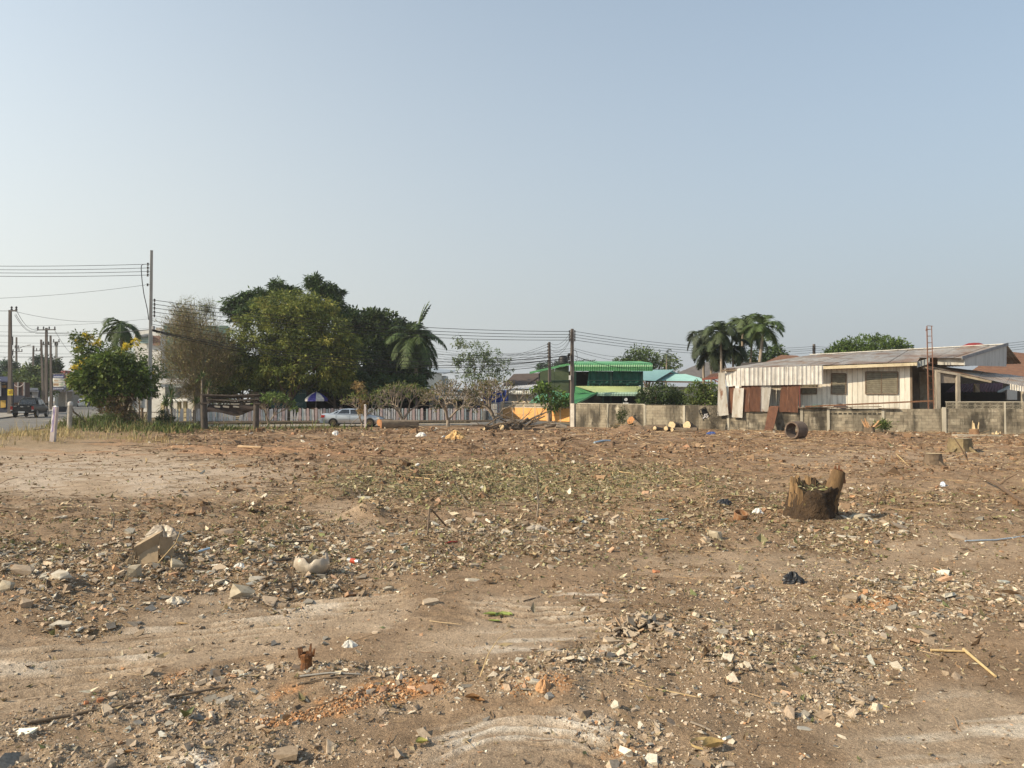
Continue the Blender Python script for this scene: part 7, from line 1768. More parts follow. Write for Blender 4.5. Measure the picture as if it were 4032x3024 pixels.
# weeds and brush along the lot edge (each clump a plant)
for k, (lab, px_, py_, D_, rx, rz_, pl) in enumerate((
        ('bright green weed clump at the foot of the roadside tree', 420, 1650, 50, 60, 22, MIDG), ('green weed clump by the white-capped post', 290, 1665, 47, 40, 25, [(.12, .15, .045, 4), (.17, .15, .07, 3)]), ('tangled dark brush under the concrete pole', 560, 1690, 51, 75, 14, [(.05, .06, .025, 4), (.10, .08, .045, 3), (.07, .09, .03, 3)]),
        ('brown heap of cut brush left of the roadside tree', 350, 1690, 48, 75, 14, [(.14, .10, .055, 4), (.08, .06, .035, 3)]), ('low green weeds beneath the timber frame', 905, 1695, 52, 45, 10, MIDG), ('dark brush heap left of the timber frame', 720, 1695, 53, 60, 10, [(.07, .06, .035, 4), (.12, .09, .06, 2)]),
        ('grassy weeds in front of the silver car', 1260, 1692, 55, 120, 7, [(.15, .15, .05, 3), (.20, .15, .07, 3)]), ('green creeper climbing the block wall behind the orange stump', 2448, 1635, 55.5, 14, 35, [(.05, .075, .025, 4), (.08, .10, .035, 2)]), ('green weeds round the splintered stump by the wall', 3475, 1672, 47, 26, 14, MIDG), ('weedy mound under the orange sawn stump', 2480, 1685, 53.8, 60, 12, [(.10, .10, .04, 4), (.16, .12, .06, 3)]))):
    r = np.random.default_rng(90 + k); root = thing('weed_clump', lab, 'weeds', gb(px_, D_), 'weeds along the lot edge')
    pos, dirs, sz, col, cc = crown_pts([pb(px_, py_, D_, rx, rz_)], int(30 + rx * .5), 20, .26, .14, pl, r, .1, .2)
    pos[:, 2] = np.maximum(pos[:, 2], .03)
    V, F, Cc = leaves_mesh(pos, dirs, sz, col, r, .5); mesh_np('foliage', V, F, LEAF, root, Cc)
    st_ = MB()
    for i in range(8):
        q = Vector(cc[i % len(cc)]); st_.tube([(q.x + r.normal(0, .2), q.y, 0), q], .012, 4)
    tag(st_.build('stems', BARK, root), kind='stuff')
# ------------------------------------------------------------------ things in the lot
WOODCUT = mat('cut_wood', (.56, .44, .27), (.46, .34, .19), scale=9, rough=.85, bump=.2)
WOODORA = mat('orange_wood', (.42, .205, .085), (.33, .15, .06), scale=9, rough=.85)
def roughlog(p0, p1, r0, r1, m, root, name, seed, n=14, seg=8, wob=.06, flare=0.0):
    r = np.random.default_rng(seed); p0, p1 = Vector(p0), Vector(p1); d = (p1 - p0).normalized(); u = d.orthogonal().normalized(); v = d.cross(u)
    b = MB(); L_ = (p1 - p0).length
    ph = r.random(n) * 6
    for i in range(seg + 1):
        t = i / seg; c = p0.lerp(p1, t) + u * r.normal(0, wob * .25 * r0) ; rr = (r0 + (r1 - r0) * t) * (1 + flare * (1 - t) ** 3)
        for k in range(n):
            a = 2 * math.pi * k / n; q = rr * (1 + wob * math.sin(3 * a + ph[0]) + wob * .8 * math.sin(7 * a + ph[1] + t * 3) + r.normal(0, wob * .35))
            b.v.append(tuple(c + (u * math.cos(a) + v * math.sin(a)) * q))
    for i in range(seg):
        for k in range(n):
            a, c = i * n + k, i * n + (k + 1) % n; b.f.append((a, c, c + n, a + n))
    bark = b.build(name, m, root, True, 70)
    caps = []
    for e in (0, seg):
        c = MB(); ring = [Vector(b.v[e * n + k]) for k in range(n)]; ce = sum(ring, Vector()) / n; off = (d if e else -d) * .006
        c.v = [tuple(q.lerp(ce, .03) + off) for q in ring] + [tuple(ce + off * 1.5)]
        c.f = [(k, (k + 1) % n, n) if e else ((k + 1) % n, k, n) for k in range(n)]; caps.append(c)
    return bark, caps
def log(label, p0, p1, r0, r1, cutm, seed, m=BARK, group='felled logs at the back of the lot', wob=.05):
    p0, p1 = Vector(p0), Vector(p1)
    root = thing('log', label, 'log', tuple(p0), group)
    bk, caps = roughlog(p0, p1, r0, r1, m, root, 'bark', seed, wob=wob)
    for c in caps: c.build('cut_face', cutm, root)
    return root
def gz(px, D): 
    p = W(px, 1600, D); return Vector((p.x, D, Hs(p.x, D)))
# big log beside the car
a, b_ = gz(1500, 54.6), gz(1646, 55.6)
log('thick grey felled trunk lying right of the silver car', a + Vector((0, 0, .30)), b_ + Vector((0, 0, .28)), .36, .33, mat('dull_orange_cut', (.30, .15, .07), (.22, .10, .05), scale=9), 1, mat('grey_bark', (.22, .17, .12), (.13, .10, .07), scale=4, bump=.6, bscale=14, stretch=(.4, 1, 1)), wob=.09)
a = gz(1493, 55.4); log('shorter sawn log end behind the thick felled trunk', a + Vector((0, 0, .42)), gz(1540, 56.3) + Vector((0, 0, .45)), .26, .24, WOODORA, 2)
# branch pile in the middle
bp = [((1905, 1706), (1945, 1692), .12), ((1975, 1695), (2010, 1690), .22), ((1988, 1708), (2030, 1700), .16), ((2010, 1704), (2075, 1700), .17), ((2060, 1706), (2140, 1696), .12), ((1940, 1690), (2000, 1668), .13), ((2030, 1690), (2078, 1648), .13), ((1960, 1700), (2010, 1680), .10), ((2010, 1685), (2060, 1700), .09), ((1890, 1690), (1960, 1704), .08), ((1935, 1706), (1992, 1700), .1)]
labs = ['short pale-ended log at the left of the branch pile', 'short thick log with pale sawn end in the branch pile', 'stubby log at the front of the branch pile', 'thick dark log lying along the front of the branch pile', 'crooked dark log at the right of the branch pile', 'thick limb sloping up the left of the branch pile', 'steep limb sticking up from the branch pile', 'dark limb in the middle of the branch pile', 'thin dark limb crossing the branch pile', 'thin limb at the far left of the branch pile', 'short limb at the foot of the branch pile']
for k, ((xa, ya), (xb, yb), r_) in enumerate(bp):
    D_ = 50.5 + .35 * (k % 4); p, q = W(xa, ya, D_), W(xb, yb, D_ + .8)
    p.z = max(p.z, Hs(p.x, p.y) + r_ * .8); q.z = max(q.z, Hs(q.x, q.y) + r_ * .7)
    log(labs[k], p, q, r_, r_ * .8, WOODCUT if k < 4 else BARK, 10 + k, group='logs and limbs of the branch pile')
rq = np.random.default_rng(55)
for k in range(20):
    xa = 1900 + rq.random() * 190; D_ = 50.6 + rq.random() * 1.6; p = W(xa, 1700, D_); p.z = Hs(p.x, p.y) + .08 + rq.random() * .25
    an = rq.normal(0, .5) + (0 if rq.random() < .5 else math.pi); L_ = rq.uniform(.9, 2.4); q = p + Vector((math.cos(an) * L_, math.sin(an) * L_ * .5, rq.uniform(.0, .55) * L_)); r_ = rq.uniform(.03, .09)
    root = thing('log', 'dark thin limb tangled in the middle of the branch pile', 'log', tuple(p), 'tangled limbs of the branch pile')
    MB().tube([p, p.lerp(q, .5) + Vector((0, 0, .08)), q], [r_, r_ * .85, r_ * .5], 6).build('bark', BARK, root, True, 60)
    if k % 2: MB().tube([p.lerp(q, .6), p.lerp(q, .9) + Vector((0, 0, .35))], [r_ * .5, r_ * .2], 5).build('fork', BARK, root)
def branch(label, pts, r0, m=BARK, seed=0, sub=4, group='cut branches on the lot', sl=.4):
    r = np.random.default_rng(seed); root = thing('branch', label, 'branch', tuple(pts[0]), group)
    pts = [Vector(p) for p in pts]; MB().tube(pts, [r0 * (1 - .75 * i / (len(pts) - 1)) for i in range(len(pts))], 6).build('stem', m, root, True, 60)
    for k in range(sub):
        i = r.integers(1, len(pts)); p = pts[i]; d = (pts[i] - pts[i - 1]).normalized() + Vector((r.normal(0, .6), r.normal(0, .6), abs(r.normal(0, .5)))); d.normalize()
        L_ = sl * r.uniform(.6, 1.6); MB().tube([p, p + d * L_ * .5 + Vector((0, 0, .03)), p + d * L_], [r0 * .4, r0 * .3, r0 * .12], 4).build('twig', m, root)
    return root
branch('long bare branch arching up out of the branch pile', [W(2000, 1690, 51), W(2030, 1668, 51.2), W(2060, 1648, 51.4), W(2078, 1632, 51.5)], .05, BARK, 1, 5, sl=.7)
branch('twiggy branch spreading right of the branch pile', [W(2060, 1690, 51), W(2090, 1660, 51.2), W(2120, 1645, 51.4), W(2135, 1622, 51.5)], .035, BARK, 2, 7, sl=.8)
branch('fine twigs standing up behind the branch pile', [W(2075, 1692, 51), W(2100, 1672, 51.2), W(2118, 1680, 51.4)], .03, BARK, 3, 6, sl=.7)
branch('pale forked stick standing left of the branch pile', [W(1848, 1695, 50), W(1853, 1675, 50), W(1868, 1690, 50)], .02, BARKL, 4, 2)
branch('broken stick propped on a stub left of the pale slab', [W(1716, 1690, 50), W(1740, 1684, 50), W(1772, 1680, 50)], .05, BARKL, 5, 1)
# roots heap beside pole
for k, (lab, xa, ya, xb, yb, r_, D_) in enumerate((('pale root stump at the foot of the leafy sapling', 2145, 1680, 2185, 1668, .25, 57), ('grey root log right of the leafy sapling', 2190, 1676, 2230, 1684, .2, 56))):
    p, q = W(xa, ya, D_), W(xb, yb, D_); log(lab, p, q, r_, r_ * .8, BARKL, 30 + k, BARKL)
# log pile before the block wall
LP = [('orange sawn stump face on the weedy mound', (2484, 1655), 54.2, .30, .5, WOODORA, .25), ('large pale sawn log end in the middle of the wall pile', (2645, 1674), 50.2, .25, 1.3, WOODCUT, .0), ('small pale log end at the left of the wall pile', (2578, 1686), 50.0, .13, 1.1, WOODCUT, 0), ('pale split log end left of the large one', (2622, 1687), 49.8, .15, 1.2, WOODCUT, 0),
      ('narrow pale log end under the large one', (2646, 1692), 49.7, .11, 1.2, WOODCUT, 0), ('broad pale slanting cut log at the right of the wall pile', (2705, 1674), 49.8, .27, 1.2, WOODCUT, .2)]
for k, (lab, (px_, py_), D_, r_, L_, cm, tl) in enumerate(LP):
    p = W(px_, py_, D_); p.z = max(p.z, Hs(p.x, p.y) + r_ * .8)
    log(lab, p, p + Vector((.6 * L_, .8 * L_, -.15 - tl * L_)), r_, r_ * 1.02, cm, 40 + k, group='log pile before the block wall', wob=.07)
log('dark trunk lying along the foot of the wall pile', W(2540, 1690, 51.5), W(2620, 1688, 51) + Vector((0, 0, .05)), .28, .22, BARK, 50, group='log pile before the block wall')
log('dark log lying across the right of the wall pile', W(2655, 1696, 50), W(2745, 1694, 49.6), .2, .18, BARK, 51, group='log pile before the block wall')
log('dark limb sloping down from the orange stump', W(2500, 1662, 53.8), W(2535, 1690, 52.6), .16, .12, BARK, 52, group='log pile before the block wall')
# splintered stumps along the wall
def splinter_stump(label, px_, py_, D_, h, r_, n, cm, seed, bark=BARK, spread=.35):
    r = np.random.default_rng(seed); p = W(px_, py_, D_); p.z = Hs(p.x, p.y)
    root = thing('tree_stump', label, 'tree stump', tuple(p), 'tree stumps left on the lot')
    bk, caps = roughlog(p - Vector((0, 0, .1)), p + Vector((0, 0, h * .5)), r_ * 1.15, r_, bark, root, 'bark', seed, wob=.1, flare=.35)
    caps[1].build('cut_face', cm, root)
    for k in range(n):
        a = 6.283 * k / n + r.normal(0, .3); q = p + Vector((math.cos(a) * r_ * .65, math.sin(a) * r_ * .65, h * .35)); hh = h * r.uniform(.35, .8)
        w = r_ * r.uniform(.22, .42); e = q + Vector((math.cos(a) * spread * h * r.uniform(.2, 1), math.sin(a) * spread * h * .5, hh))
        sd = Vector((-math.sin(a), math.cos(a), 0)) * w; rd2 = Vector((math.cos(a), math.sin(a), 0)) * w * .4
        MB().hexa([q - sd - rd2, q + sd - rd2, q + sd + rd2, q - sd + rd2, e - sd * .25 - rd2 * .3, e + sd * .3 - rd2 * .3, e + sd * .25 + rd2 * .3, e - sd * .3 + rd2 * .3]).build('splinter', cm, root)
    return root
splinter_stump('orange splintered stump on the heap before the vent slots', 3424, 1688, 46.5, .85, .28, 9, mat('raw_orange', (.46, .29, .16), (.36, .20, .10), scale=10), 60, BARK, .6)
splinter_stump('sawn reddish stump standing before the pale block wall', 3838, 1716, 43.8, .75, .24, 3, WOODCUT, 61, mat('red_bark', (.24, .145, .08), (.16, .09, .05), scale=5, bump=.3), .1)
splinter_stump('short pale stump right of the sawn reddish one', 3922, 1716, 43.5, .3, .25, 5, WOODCUT, 62)
# low stumps
def low_stump(label, px_, py_, h, r_, seed, m=BARK, cm=WOODCUT, tilt=0.0):
    p = GP(px_, py_); root = thing('tree_stump', label, 'tree stump', tuple(p), 'tree stumps left on the lot')
    bk, caps = roughlog(p - Vector((0, 0, .12)), p + Vector((tilt, 0, h)), r_ * 1.1, r_, m, root, 'bark', seed, wob=.12, flare=.4); caps[1].build('cut_face', cm, root)
    for k in range(4):
        a = 1.57 * k + .5; MB().tube([p + Vector((math.cos(a) * r_ * .8, math.sin(a) * r_ * .8, h * .35)), p + Vector((math.cos(a) * r_ * 1.5, math.sin(a) * r_ * 1.5, .03)), p + Vector((math.cos(a) * r_ * 2.1, math.sin(a) * r_ * 2.1, -.05))], [r_ * .3, r_ * .22, r_ * .1], 5).build('root', m, root, True, 60)
low_stump('flat-topped stump before the pale concrete slab', 3783, 1768, .55, .36, 63, mat('stump_olive', (.22, .17, .09), (.14, .105, .06), scale=5, bump=.5), mat('cut_dull', (.40, .32, .20), scale=8))
low_stump('small dark stump on the bare soil', 3672, 1838, .38, .22, 64)
sl = MB(); p, q = W(3760, 1722, 43.5), W(3935, 1728, 43.2); p.z = Hs(p.x, p.y) + .06; q.z = Hs(q.x, q.y) + .06; sl.bar(p, q, .8, .14)
tag(sl.build('concrete_slab', mat('slab_conc', (.42, .37, .29), (.33, .29, .23), scale=4, bump=.4)), 'long pale concrete slab lying before the taller wall', 'slab')
# main stump
def main_stump():
    base = GP(3232, 2052); root = thing('tree_stump', 'large dark brown stump with jagged left side and tall right horn', 'tree stump', tuple(base), 'tree stumps left on the lot')
    k = base.y / FPX; r = np.random.default_rng(3)
    MS = mat('stump_soil', (.075, .048, .028), (.042, .028, .018), scale=7, rough=.98, bump=1.0, bscale=11, bdist=.09, layers=[((.13, .085, .048), 5, .58, .72, (1, 1, .6)), ((.16, .12, .05), 14, .62, .75, (1, 1, 1))])
    n = 40; b = MB(); rows = 14
    for i in range(rows + 1):
        t = i / rows
        for j in range(n):
            a = 2 * math.pi * j / n; ca, sa = math.cos(a), math.sin(a)
            rx = (.40 - .05 * t) * (1 + .08 * (1 - t) ** 4); ry = (.37 - .05 * t) * (1 + .1 * (1 - t) ** 4)
            lump = 1 + .07 * math.sin(3 * a + 1) + .06 * math.sin(5 * a + t * 4) + .045 * math.sin(11 * a + 5 * t) + .03 * math.sin(19 * a - 6 * t) + r.normal(0, .022) + .12 * (1 - t) ** 6 * max(0, math.sin(4 * a + .7))
            top = .45 + .06 * ca + .12 * sa * (1 if sa > 0 else .35) + .04 * math.sin(6 * a) + .03 * math.sin(13 * a) + r.normal(0, .012)
            b.v.append((base.x - .03 + .05 * t + ca * rx * lump, base.y + .38 + sa * ry * lump, base.z - .12 + t * (top + .12)))
    for i in range(rows):
        for j in range(n):
            a, c = i * n + j, i * n + (j + 1) % n; b.f.append((a, c, c + n, a + n))
    # sunken litter-filled top
    m0 = len(b.v); cz = base.z + .44
    for j in range(n):
        v = b.v[rows * n + j]; b.v.append(((v[0] - base.x) * .62 + base.x, (v[1] - base.y - .38) * .62 + base.y + .38, cz + .02 * math.sin(j * 1.7)))
    b.v.append((base.x, base.y + .38, cz - .03))
    for j in range(n):
        a, c = rows * n + j, rows * n + (j + 1) % n; b.f.append((a, c, m0 + (j + 1) % n, m0 + j)); b.f.append((m0 + j, m0 + (j + 1) % n, m0 + n))
    b.build('body', MS, root, True, 75)
    SPL = mat('splinter_wood', (.25, .16, .08), (.16, .10, .05), scale=9, rough=.9, bump=.5, bscale=40, stretch=(3, 3, .35), layers=[((.38, .27, .15), 6, .6, .74, (3, 3, .3)), ((.12, .075, .04), 9, .6, .7, (3, 3, .3))])
    tr_ = MB(); ns_ = 54; jr = np.random.default_rng(12); hgt = .5
    for j in range(ns_ + 1):
        q = j / ns_; a = R(58 + 168 * q); env = math.sin(math.pi * min(1, .08 + .92 * q) ** .8) ** .5
        if jr.random() < .34: hgt = jr.uniform(.35, 1.0)
        hh = .42 + .28 * env * hgt + jr.normal(0, .012); ci, si = math.cos(a), math.sin(a); wv = jr.normal(0, .012)
        for (ro, z) in ((.36 + wv, .16), (.325 + wv, hh), (.27 + wv, hh - jr.uniform(.0, .08)), (.22, .37)):
            tr_.v.append((base.x + .01 + ci * ro, base.y + .38 + si * ro * .9, base.z + z))
    for j in range(ns_):
        for k2 in range(4): p4, q4 = 4 * j + k2, 4 * j + (k2 + 1) % 4; tr_.f.append((p4, q4, q4 + 4, p4 + 4))
    tr_.f += [(3, 2, 1, 0), tuple(4 * ns_ + k2 for k2 in range(4))]
    tr_.build('torn_rim', SPL, root)
    HM = mat('horn_bark', (.17, .105, .05), (.105, .065, .034), scale=6, rough=.9, bump=.5, bscale=24, stretch=(2, 2, .4))
    hb, caps = roughlog(base + Vector((.22, .36, .10)), base + Vector((.46, .40, .74)), .15, .10, HM, root, 'horn', 9, 16, 9, .06); caps[1].build('horn_top', mat('horn_top', (.20, .09, .045), scale=9, bump=.5), root)
    for (dx, dz, w) in ((.50, .74, .03), (.46, .81, .025), (.40, .80, .03), (.54, .66, .02)):
        MB().hexa([(base.x + dx - w, base.y + .36, base.z + dz - .12), (base.x + dx + w, base.y + .36, base.z + dz - .12), (base.x + dx + w, base.y + .42, base.z + dz - .12), (base.x + dx - w, base.y + .42, base.z + dz - .12), (base.x + dx - w * .3, base.y + .38, base.z + dz + .02), (base.x + dx + w * .4, base.y + .38, base.z + dz + .03), (base.x + dx + w * .4, base.y + .40, base.z + dz + .03), (base.x + dx - w * .3, base.y + .40, base.z + dz + .02)]).build('splinter', MATS['horn_top'], root)
    x, y = base.x + .02, base.y + .38
    rr = np.random.default_rng(4); nn = 45; pos = np.stack([x + rr.normal(0, .13, nn), y - .08 + rr.normal(0, .1, nn), np.full(nn, base.z + .45) + rr.random(nn) * .06], 1)
    V, F, Cc = leaves_mesh(pos, rr.normal(0, 1, (nn, 3)) * np.array([1, 1, .25]), .08 * np.exp(rr.normal(0, .3, nn)), pal(nn, [(.38, .36, .2, 3), (.28, .27, .13, 3), (.45, .38, .25, 2)], rr), rr, .8)
    o = mesh_np('dry_leaves', V, F, LEAFM, root, Cc); tag(o, kind='stuff')
main_stump()
# concrete ring
cr = GP(3148, 1728)
ringc = cr + Vector((0, .45, .44)); ax = Vector((-.88, -.48, 0)).normalized()
RINGM = mat('ring_concrete', (.15, .11, .085), (.095, .07, .055), scale=5, rough=.9, bump=.4, layers=[((.25, .2, .15), 3, .58, .72, (1, 1, 1))])
o = MB(); n = 36
prof = [(.47, -.36), (.47, .36), (.385, .36), (.385, -.36)]
u = ax.cross(Vector((0, 0, 1))).normalized(); v = ax.cross(u)
for (r_, h) in prof:
    for k in range(n): a = 2 * math.pi * k / n; o.v.append(tuple(ringc + ax * h + (u * math.cos(a) + v * math.sin(a)) * r_))
for i in range(4):
    for k in range(n): a, c = i * n + k, i * n + (k + 1) % n; j = ((i + 1) % 4) * n; o.f.append((a, c, j + (k + 1) % n, j + k))
tag(o.build('pipe_ring', RINGM, None, True, 40), 'dark concrete pipe ring lying on its side before the block wall', 'pipe ring')
# hanging black basket / chair on the wall
ch = thing('broken_chair', 'broken black frame chair hung on the block wall with white rags', 'chair', tuple(W(2775, 1640, 50.6)))
qd = lambda x, y, d=0.0: W(x, y, 51.3 - d)
for (a, c) in (((2752, 1617), (2777, 1602)), ((2777, 1602), (2795, 1640)), ((2752, 1617), (2768, 1650)), ((2768, 1650), (2795, 1640)), ((2754, 1629), (2766, 1627)), ((2768, 1650), (2772, 1658))):
    MB().tube([qd(*a, .15), qd(*c, .15)], .03, 6).build('frame_bar', plain('black_steel', (.02, .02, .02), .5), ch)
P_, F_, _, _ = sheet_grid(qd(2770, 1652, .1), qd(2794, 1640, .1), qd(2760, 1614, .1), qd(2780, 1605, .1), 6, 6, lambda S, T: .05 * np.sin(S * 3 + T * 2)); mesh_np('seat_sling', P_, F_, plain('black_cloth', (.018, .018, .018), .9), ch)
rag = thing('rag', 'dirty white rag tangled on the broken black chair', 'rag', tuple(qd(2780, 1645, .3)))
P_, F_, _, _ = sheet_grid(qd(2766, 1648, .3), qd(2790, 1643, .3), qd(2774, 1630, .3), qd(2786, 1628, .3), 9, 7, lambda S, T: .06 * np.sin(S * 11) * np.cos(T * 9)); mesh_np('cloth', P_, F_, plain('rag_white', (.55, .52, .5)), rag)
wl2 = MB(); rr = np.random.default_rng(2)
wt = thing('cable_tangle', 'tangle of dark creeper stems and wire on the wall left of the tall sheet', 'tangle', tuple(W(2812, 1690, 51)))
for k in range(9):
    a0 = W(2795 + rr.random() * 30, 1602 + rr.random() * 8, 51.2 - .1); pts = [a0]
    for j in range(5): pts.append(W(2790 + rr.random() * 45, 1620 + j * 16 + rr.random() * 8, 51.0 - .12))
    MB().tube(pts, .012, 4).build('stem', plain('dark_stem', (.06, .05, .035)), wt)
# left verge posts
def banner_post():
    b0 = GP(206, 1734); root = thing('post', 'leaning whitish concrete post with purple and white plastic strip on the verge', 'post', tuple(b0))
    t = W(219, 1603, b0.y); MB().bar(b0 - Vector((0, 0, .2)), t, .19, .17, (0, 1, 0)).build('shaft', mat('post_white', (.52, .46, .44), (.44, .38, .37), scale=4, bump=.2), root)
    MB().hexa([(t.x - .1, t.y - .1, t.z), (t.x + .1, t.y - .1, t.z), (t.x + .1, t.y + .1, t.z), (t.x - .1, t.y + .1, t.z), (t.x - .03, t.y - .03, t.z + .07), (t.x + .03, t.y - .03, t.z + .07), (t.x + .03, t.y + .03, t.z + .07), (t.x - .03, t.y + .03, t.z + .07)]).build('cap', plain('cap_white', (.62, .6, .58)), root)
    D_ = b0.y - .14
    P_, F_, _, _ = sheet_grid(W(200, 1702, D_), W(209, 1700, D_), W(211, 1602, D_), W(217, 1604, D_), 5, 14, lambda S, T: .012 * np.sin(T * 17 + S * 4)); mesh_np('plastic_strip', P_, F_, plain('lilac_plastic', (.40, .33, .55), .4), root, smooth=True)
    P_, F_, _, _ = sheet_grid(W(199, 1700, D_ - .05), W(203, 1698, D_ - .05), W(206, 1612, D_ - .05), W(211, 1604, D_ - .05), 3, 14, lambda S, T: .012 * np.sin(T * 13 + 2)); mesh_np('white_strip', P_, F_, plain('white_plastic', (.68, .66, .66), .4), root, smooth=True)
banner_post()
p0 = GP(272, 1694); root = thing('post', 'round white-capped concrete post with fallen branch by the verge', 'post', tuple(p0)); t = W(277, 1590, p0.y)
MB().tube([p0 - Vector((0, 0, .2)), t], .13, 10).build('shaft', mat('post_grey', (.36, .33, .29), scale=5, bump=.2), root, True, 50); MB().lathe(t, [(.14, -.1), (.14, .05), (.09, .12), (.02, .14)], 12).build('cap', plain('post_cap', (.5, .48, .45)), root, True, 50)
branch('dark fallen branch leaning off the white-capped post', [W(279, 1600, 47), W(290, 1622, 47), W(320, 1645, 47.4), W(345, 1668, 48)], .07, BARK, 9, 3)
branch('dead branch hanging from the roadside tree trunk', [W(515, 1560, 51.5), W(530, 1590, 51.3), W(548, 1620, 51)], .05, BARK, 10, 2)
p0 = GP(1439, 1688); root = thing('post', 'short whitish concrete post in front of the silver car', 'post', (p0.x, 56.2, 0)); t = W(1438, 1597, 56.2)
MB().bar((t.x + .02, 56.2, -.1), t, .15, .15, (0, 1, 0)).build('shaft', MATS['post_white'], root); MB().lathe(t, [(.1, 0), (.09, .06), (.04, .1)], 8).build('cap', MATS['post_cap'], root)
branch('bare pole leaning across the front of the silver car', [W(1360, 1690, 56), W(1400, 1655, 56.2), W(1437, 1625, 56.2)], .04, BARKL, 11, 0)
bk = W(6, 1642, 72); tag(MB().lathe((bk.x, 74, float(road_z(74)) + .17), [(.22, 0), (.3, .5), (.33, .56), (.3, .56), (.26, .2)], 14).build('bucket', plain('blue_bucket', (.04, .15, .32), .5), None, True), 'blue bucket on the pavement at the left edge', 'bucket')
bk = W(242, 1612, 95); tag(MB().lathe((bk.x, 95, float(road_z(95)) + .04), [(.5, 0), (.62, .6), (.66, .66), (.6, .66), (.5, .2)], 14).build('tub', plain('dark_tub', (.03, .035, .045), .6), None, True), 'dark round tub at the roadside beyond the pickup', 'tub')
# rustic timber frame
tf = thing('timber_frame', 'rustic shelter frame of two thick posts and sagging dark planks', 'timber frame', tuple(gz(905, 52)))
OLD = mat('blackened_timber', (.075, .06, .05), (.045, .037, .032), scale=5, rough=.95, bump=.5, bscale=25, stretch=(.5, 1, 1), layers=[((.20, .17, .14), 4, .62, .76, (1, 1, 3))])
Df = 52
for (x0, x1, r_) in ((806, 800, .2), (1006, 1010, .19)):
    a = W(x0, 1700, Df); a.z = 0
    bkk, caps = roughlog(a - Vector((0, 0, .2)), W(x1, 1558, Df), r_ * 1.15, r_ * .95, mat('frame_post', (.105, .085, .07), (.06, .05, .042), scale=5, bump=.5, stretch=(1, 1, .4)), tf, 'post', int(x0), 12, 8, .05); caps[1].build('post_top', MATS['frame_post'], tf)
for k, (xa, ya, xb, yb, dd, h) in enumerate(((788, 1553, 1024, 1553, -.25, .1), (800, 1560, 1030, 1556, -.1, .12), (795, 1557, 950, 1566, .1, .1), (830, 1566, 1026, 1560, .25, .1), (815, 1573, 1022, 1572, -.2, .1), (820, 1580, 1028, 1583, 0, .13), (786, 1587, 826, 1588, -.15, .1), (1000, 1588, 1026, 1590, -.15, .1), (840, 1569, 1000, 1577, .15, .08))):
    a, c = W(xa, ya, Df + dd), W(xb, yb, Df + dd); md = (a + c) / 2 - Vector((0, 0, .07 if xb - xa > 100 else 0))
    bb_ = MB(); bb_.bar(a, md, .22, h, (0, 0, 1)); bb_.build('plank', OLD, tf); MB().bar(md, c, .22, h, (0, 0, 1)).build('plank', OLD, tf)
P_, F_, S_, T_ = sheet_grid(W(816, 1622, Df), W(1000, 1612, Df), W(822, 1592, Df), W(998, 1592, Df), 24, 8, lambda S, T: .15 * np.sin(S * 7 + T * 3))
P_[:, 2] -= .38 * np.exp(-((S_ - .62) / .28) ** 2) * (1 - T_); o = mesh_np('sagging_tarp', P_, F_, mat('brown_tarp', (.055, .04, .034), (.035, .027, .024), scale=2), tf, smooth=True)
for k, x in enumerate((855, 890, 930, 965)): MB().bar(W(x - 12, 1600, Df - .1), W(x + 12, 1602 + k % 2, Df - .1), .03, .12).build('slat', plain('pale_slat', (.26, .24, .21)), tf)
tag(MB().bar(W(990, 1572, 51.6), W(1006, 1551, 51.8), .1, .03).build('bird_board', plain('white_scrap', (.6, .58, .54))), 'small white scrap lying on the timber frame roof', 'scrap') if False else None
# ------------------------------------------------------------------ foreground litter that can be told apart
def crumple(name, label, cat, px, py, w, h, dpt, m, seed, bag=False, amp=.18, rz=0.0):
    """crumpled lump: noisy dome with folds"""
    r = np.random.default_rng(seed); p = GP(px, py); root_z = p.z
    n, k = 26, 12; V = []; F = []
    ph = r.random(8) * 6.28
    for i in range(k + 1):
        t = i / k * .5 * math.pi
        for j in range(n):
            a = 2 * math.pi * j / n
            f = 1 + amp * (.55 * math.sin(3 * a + ph[0] + 2 * t) + .4 * math.sin(7 * a + ph[1] - 3 * t) + .3 * math.sin(11 * a + ph[2] + 5 * t)) + r.normal(0, amp * .16)
            zz = math.sin(t) * h * (1 + .5 * amp * math.sin(5 * a + ph[3]) + r.normal(0, amp * .12))
            if bag and i == k: zz -= h * .25
            x, y = math.cos(a) * math.cos(t * .97) * w / 2 * f, math.sin(a) * math.cos(t * .97) * dpt / 2 * f
            V.append((p.x + x * math.cos(rz) - y * math.sin(rz), p.y + x * math.sin(rz) + y * math.cos(rz), p.z - .02 + zz))
    for i in range(k):
        for j in range(n): a, c = i * n + j, i * n + (j + 1) % n; F.append((a, c, c + n, a + n))
    V.append((p.x, p.y, p.z + h * (.7 if bag else 1.0))); L_ = len(V) - 1
    FF = [f for f in F]; me = bpy.data.meshes.new(name); me.from_pydata(V, [], FF + [(k * n + j, k * n + (j + 1) % n, L_) for j in range(n)]); me.update()
    o = finish(name, me, m, None); return tag(o, label, cat)
PLAS = mat('cloudy_plastic', (.60, .52, .41), (.48, .40, .31), scale=8, rough=.35, spec=.5, trans=.3, bump=.3, bscale=30)
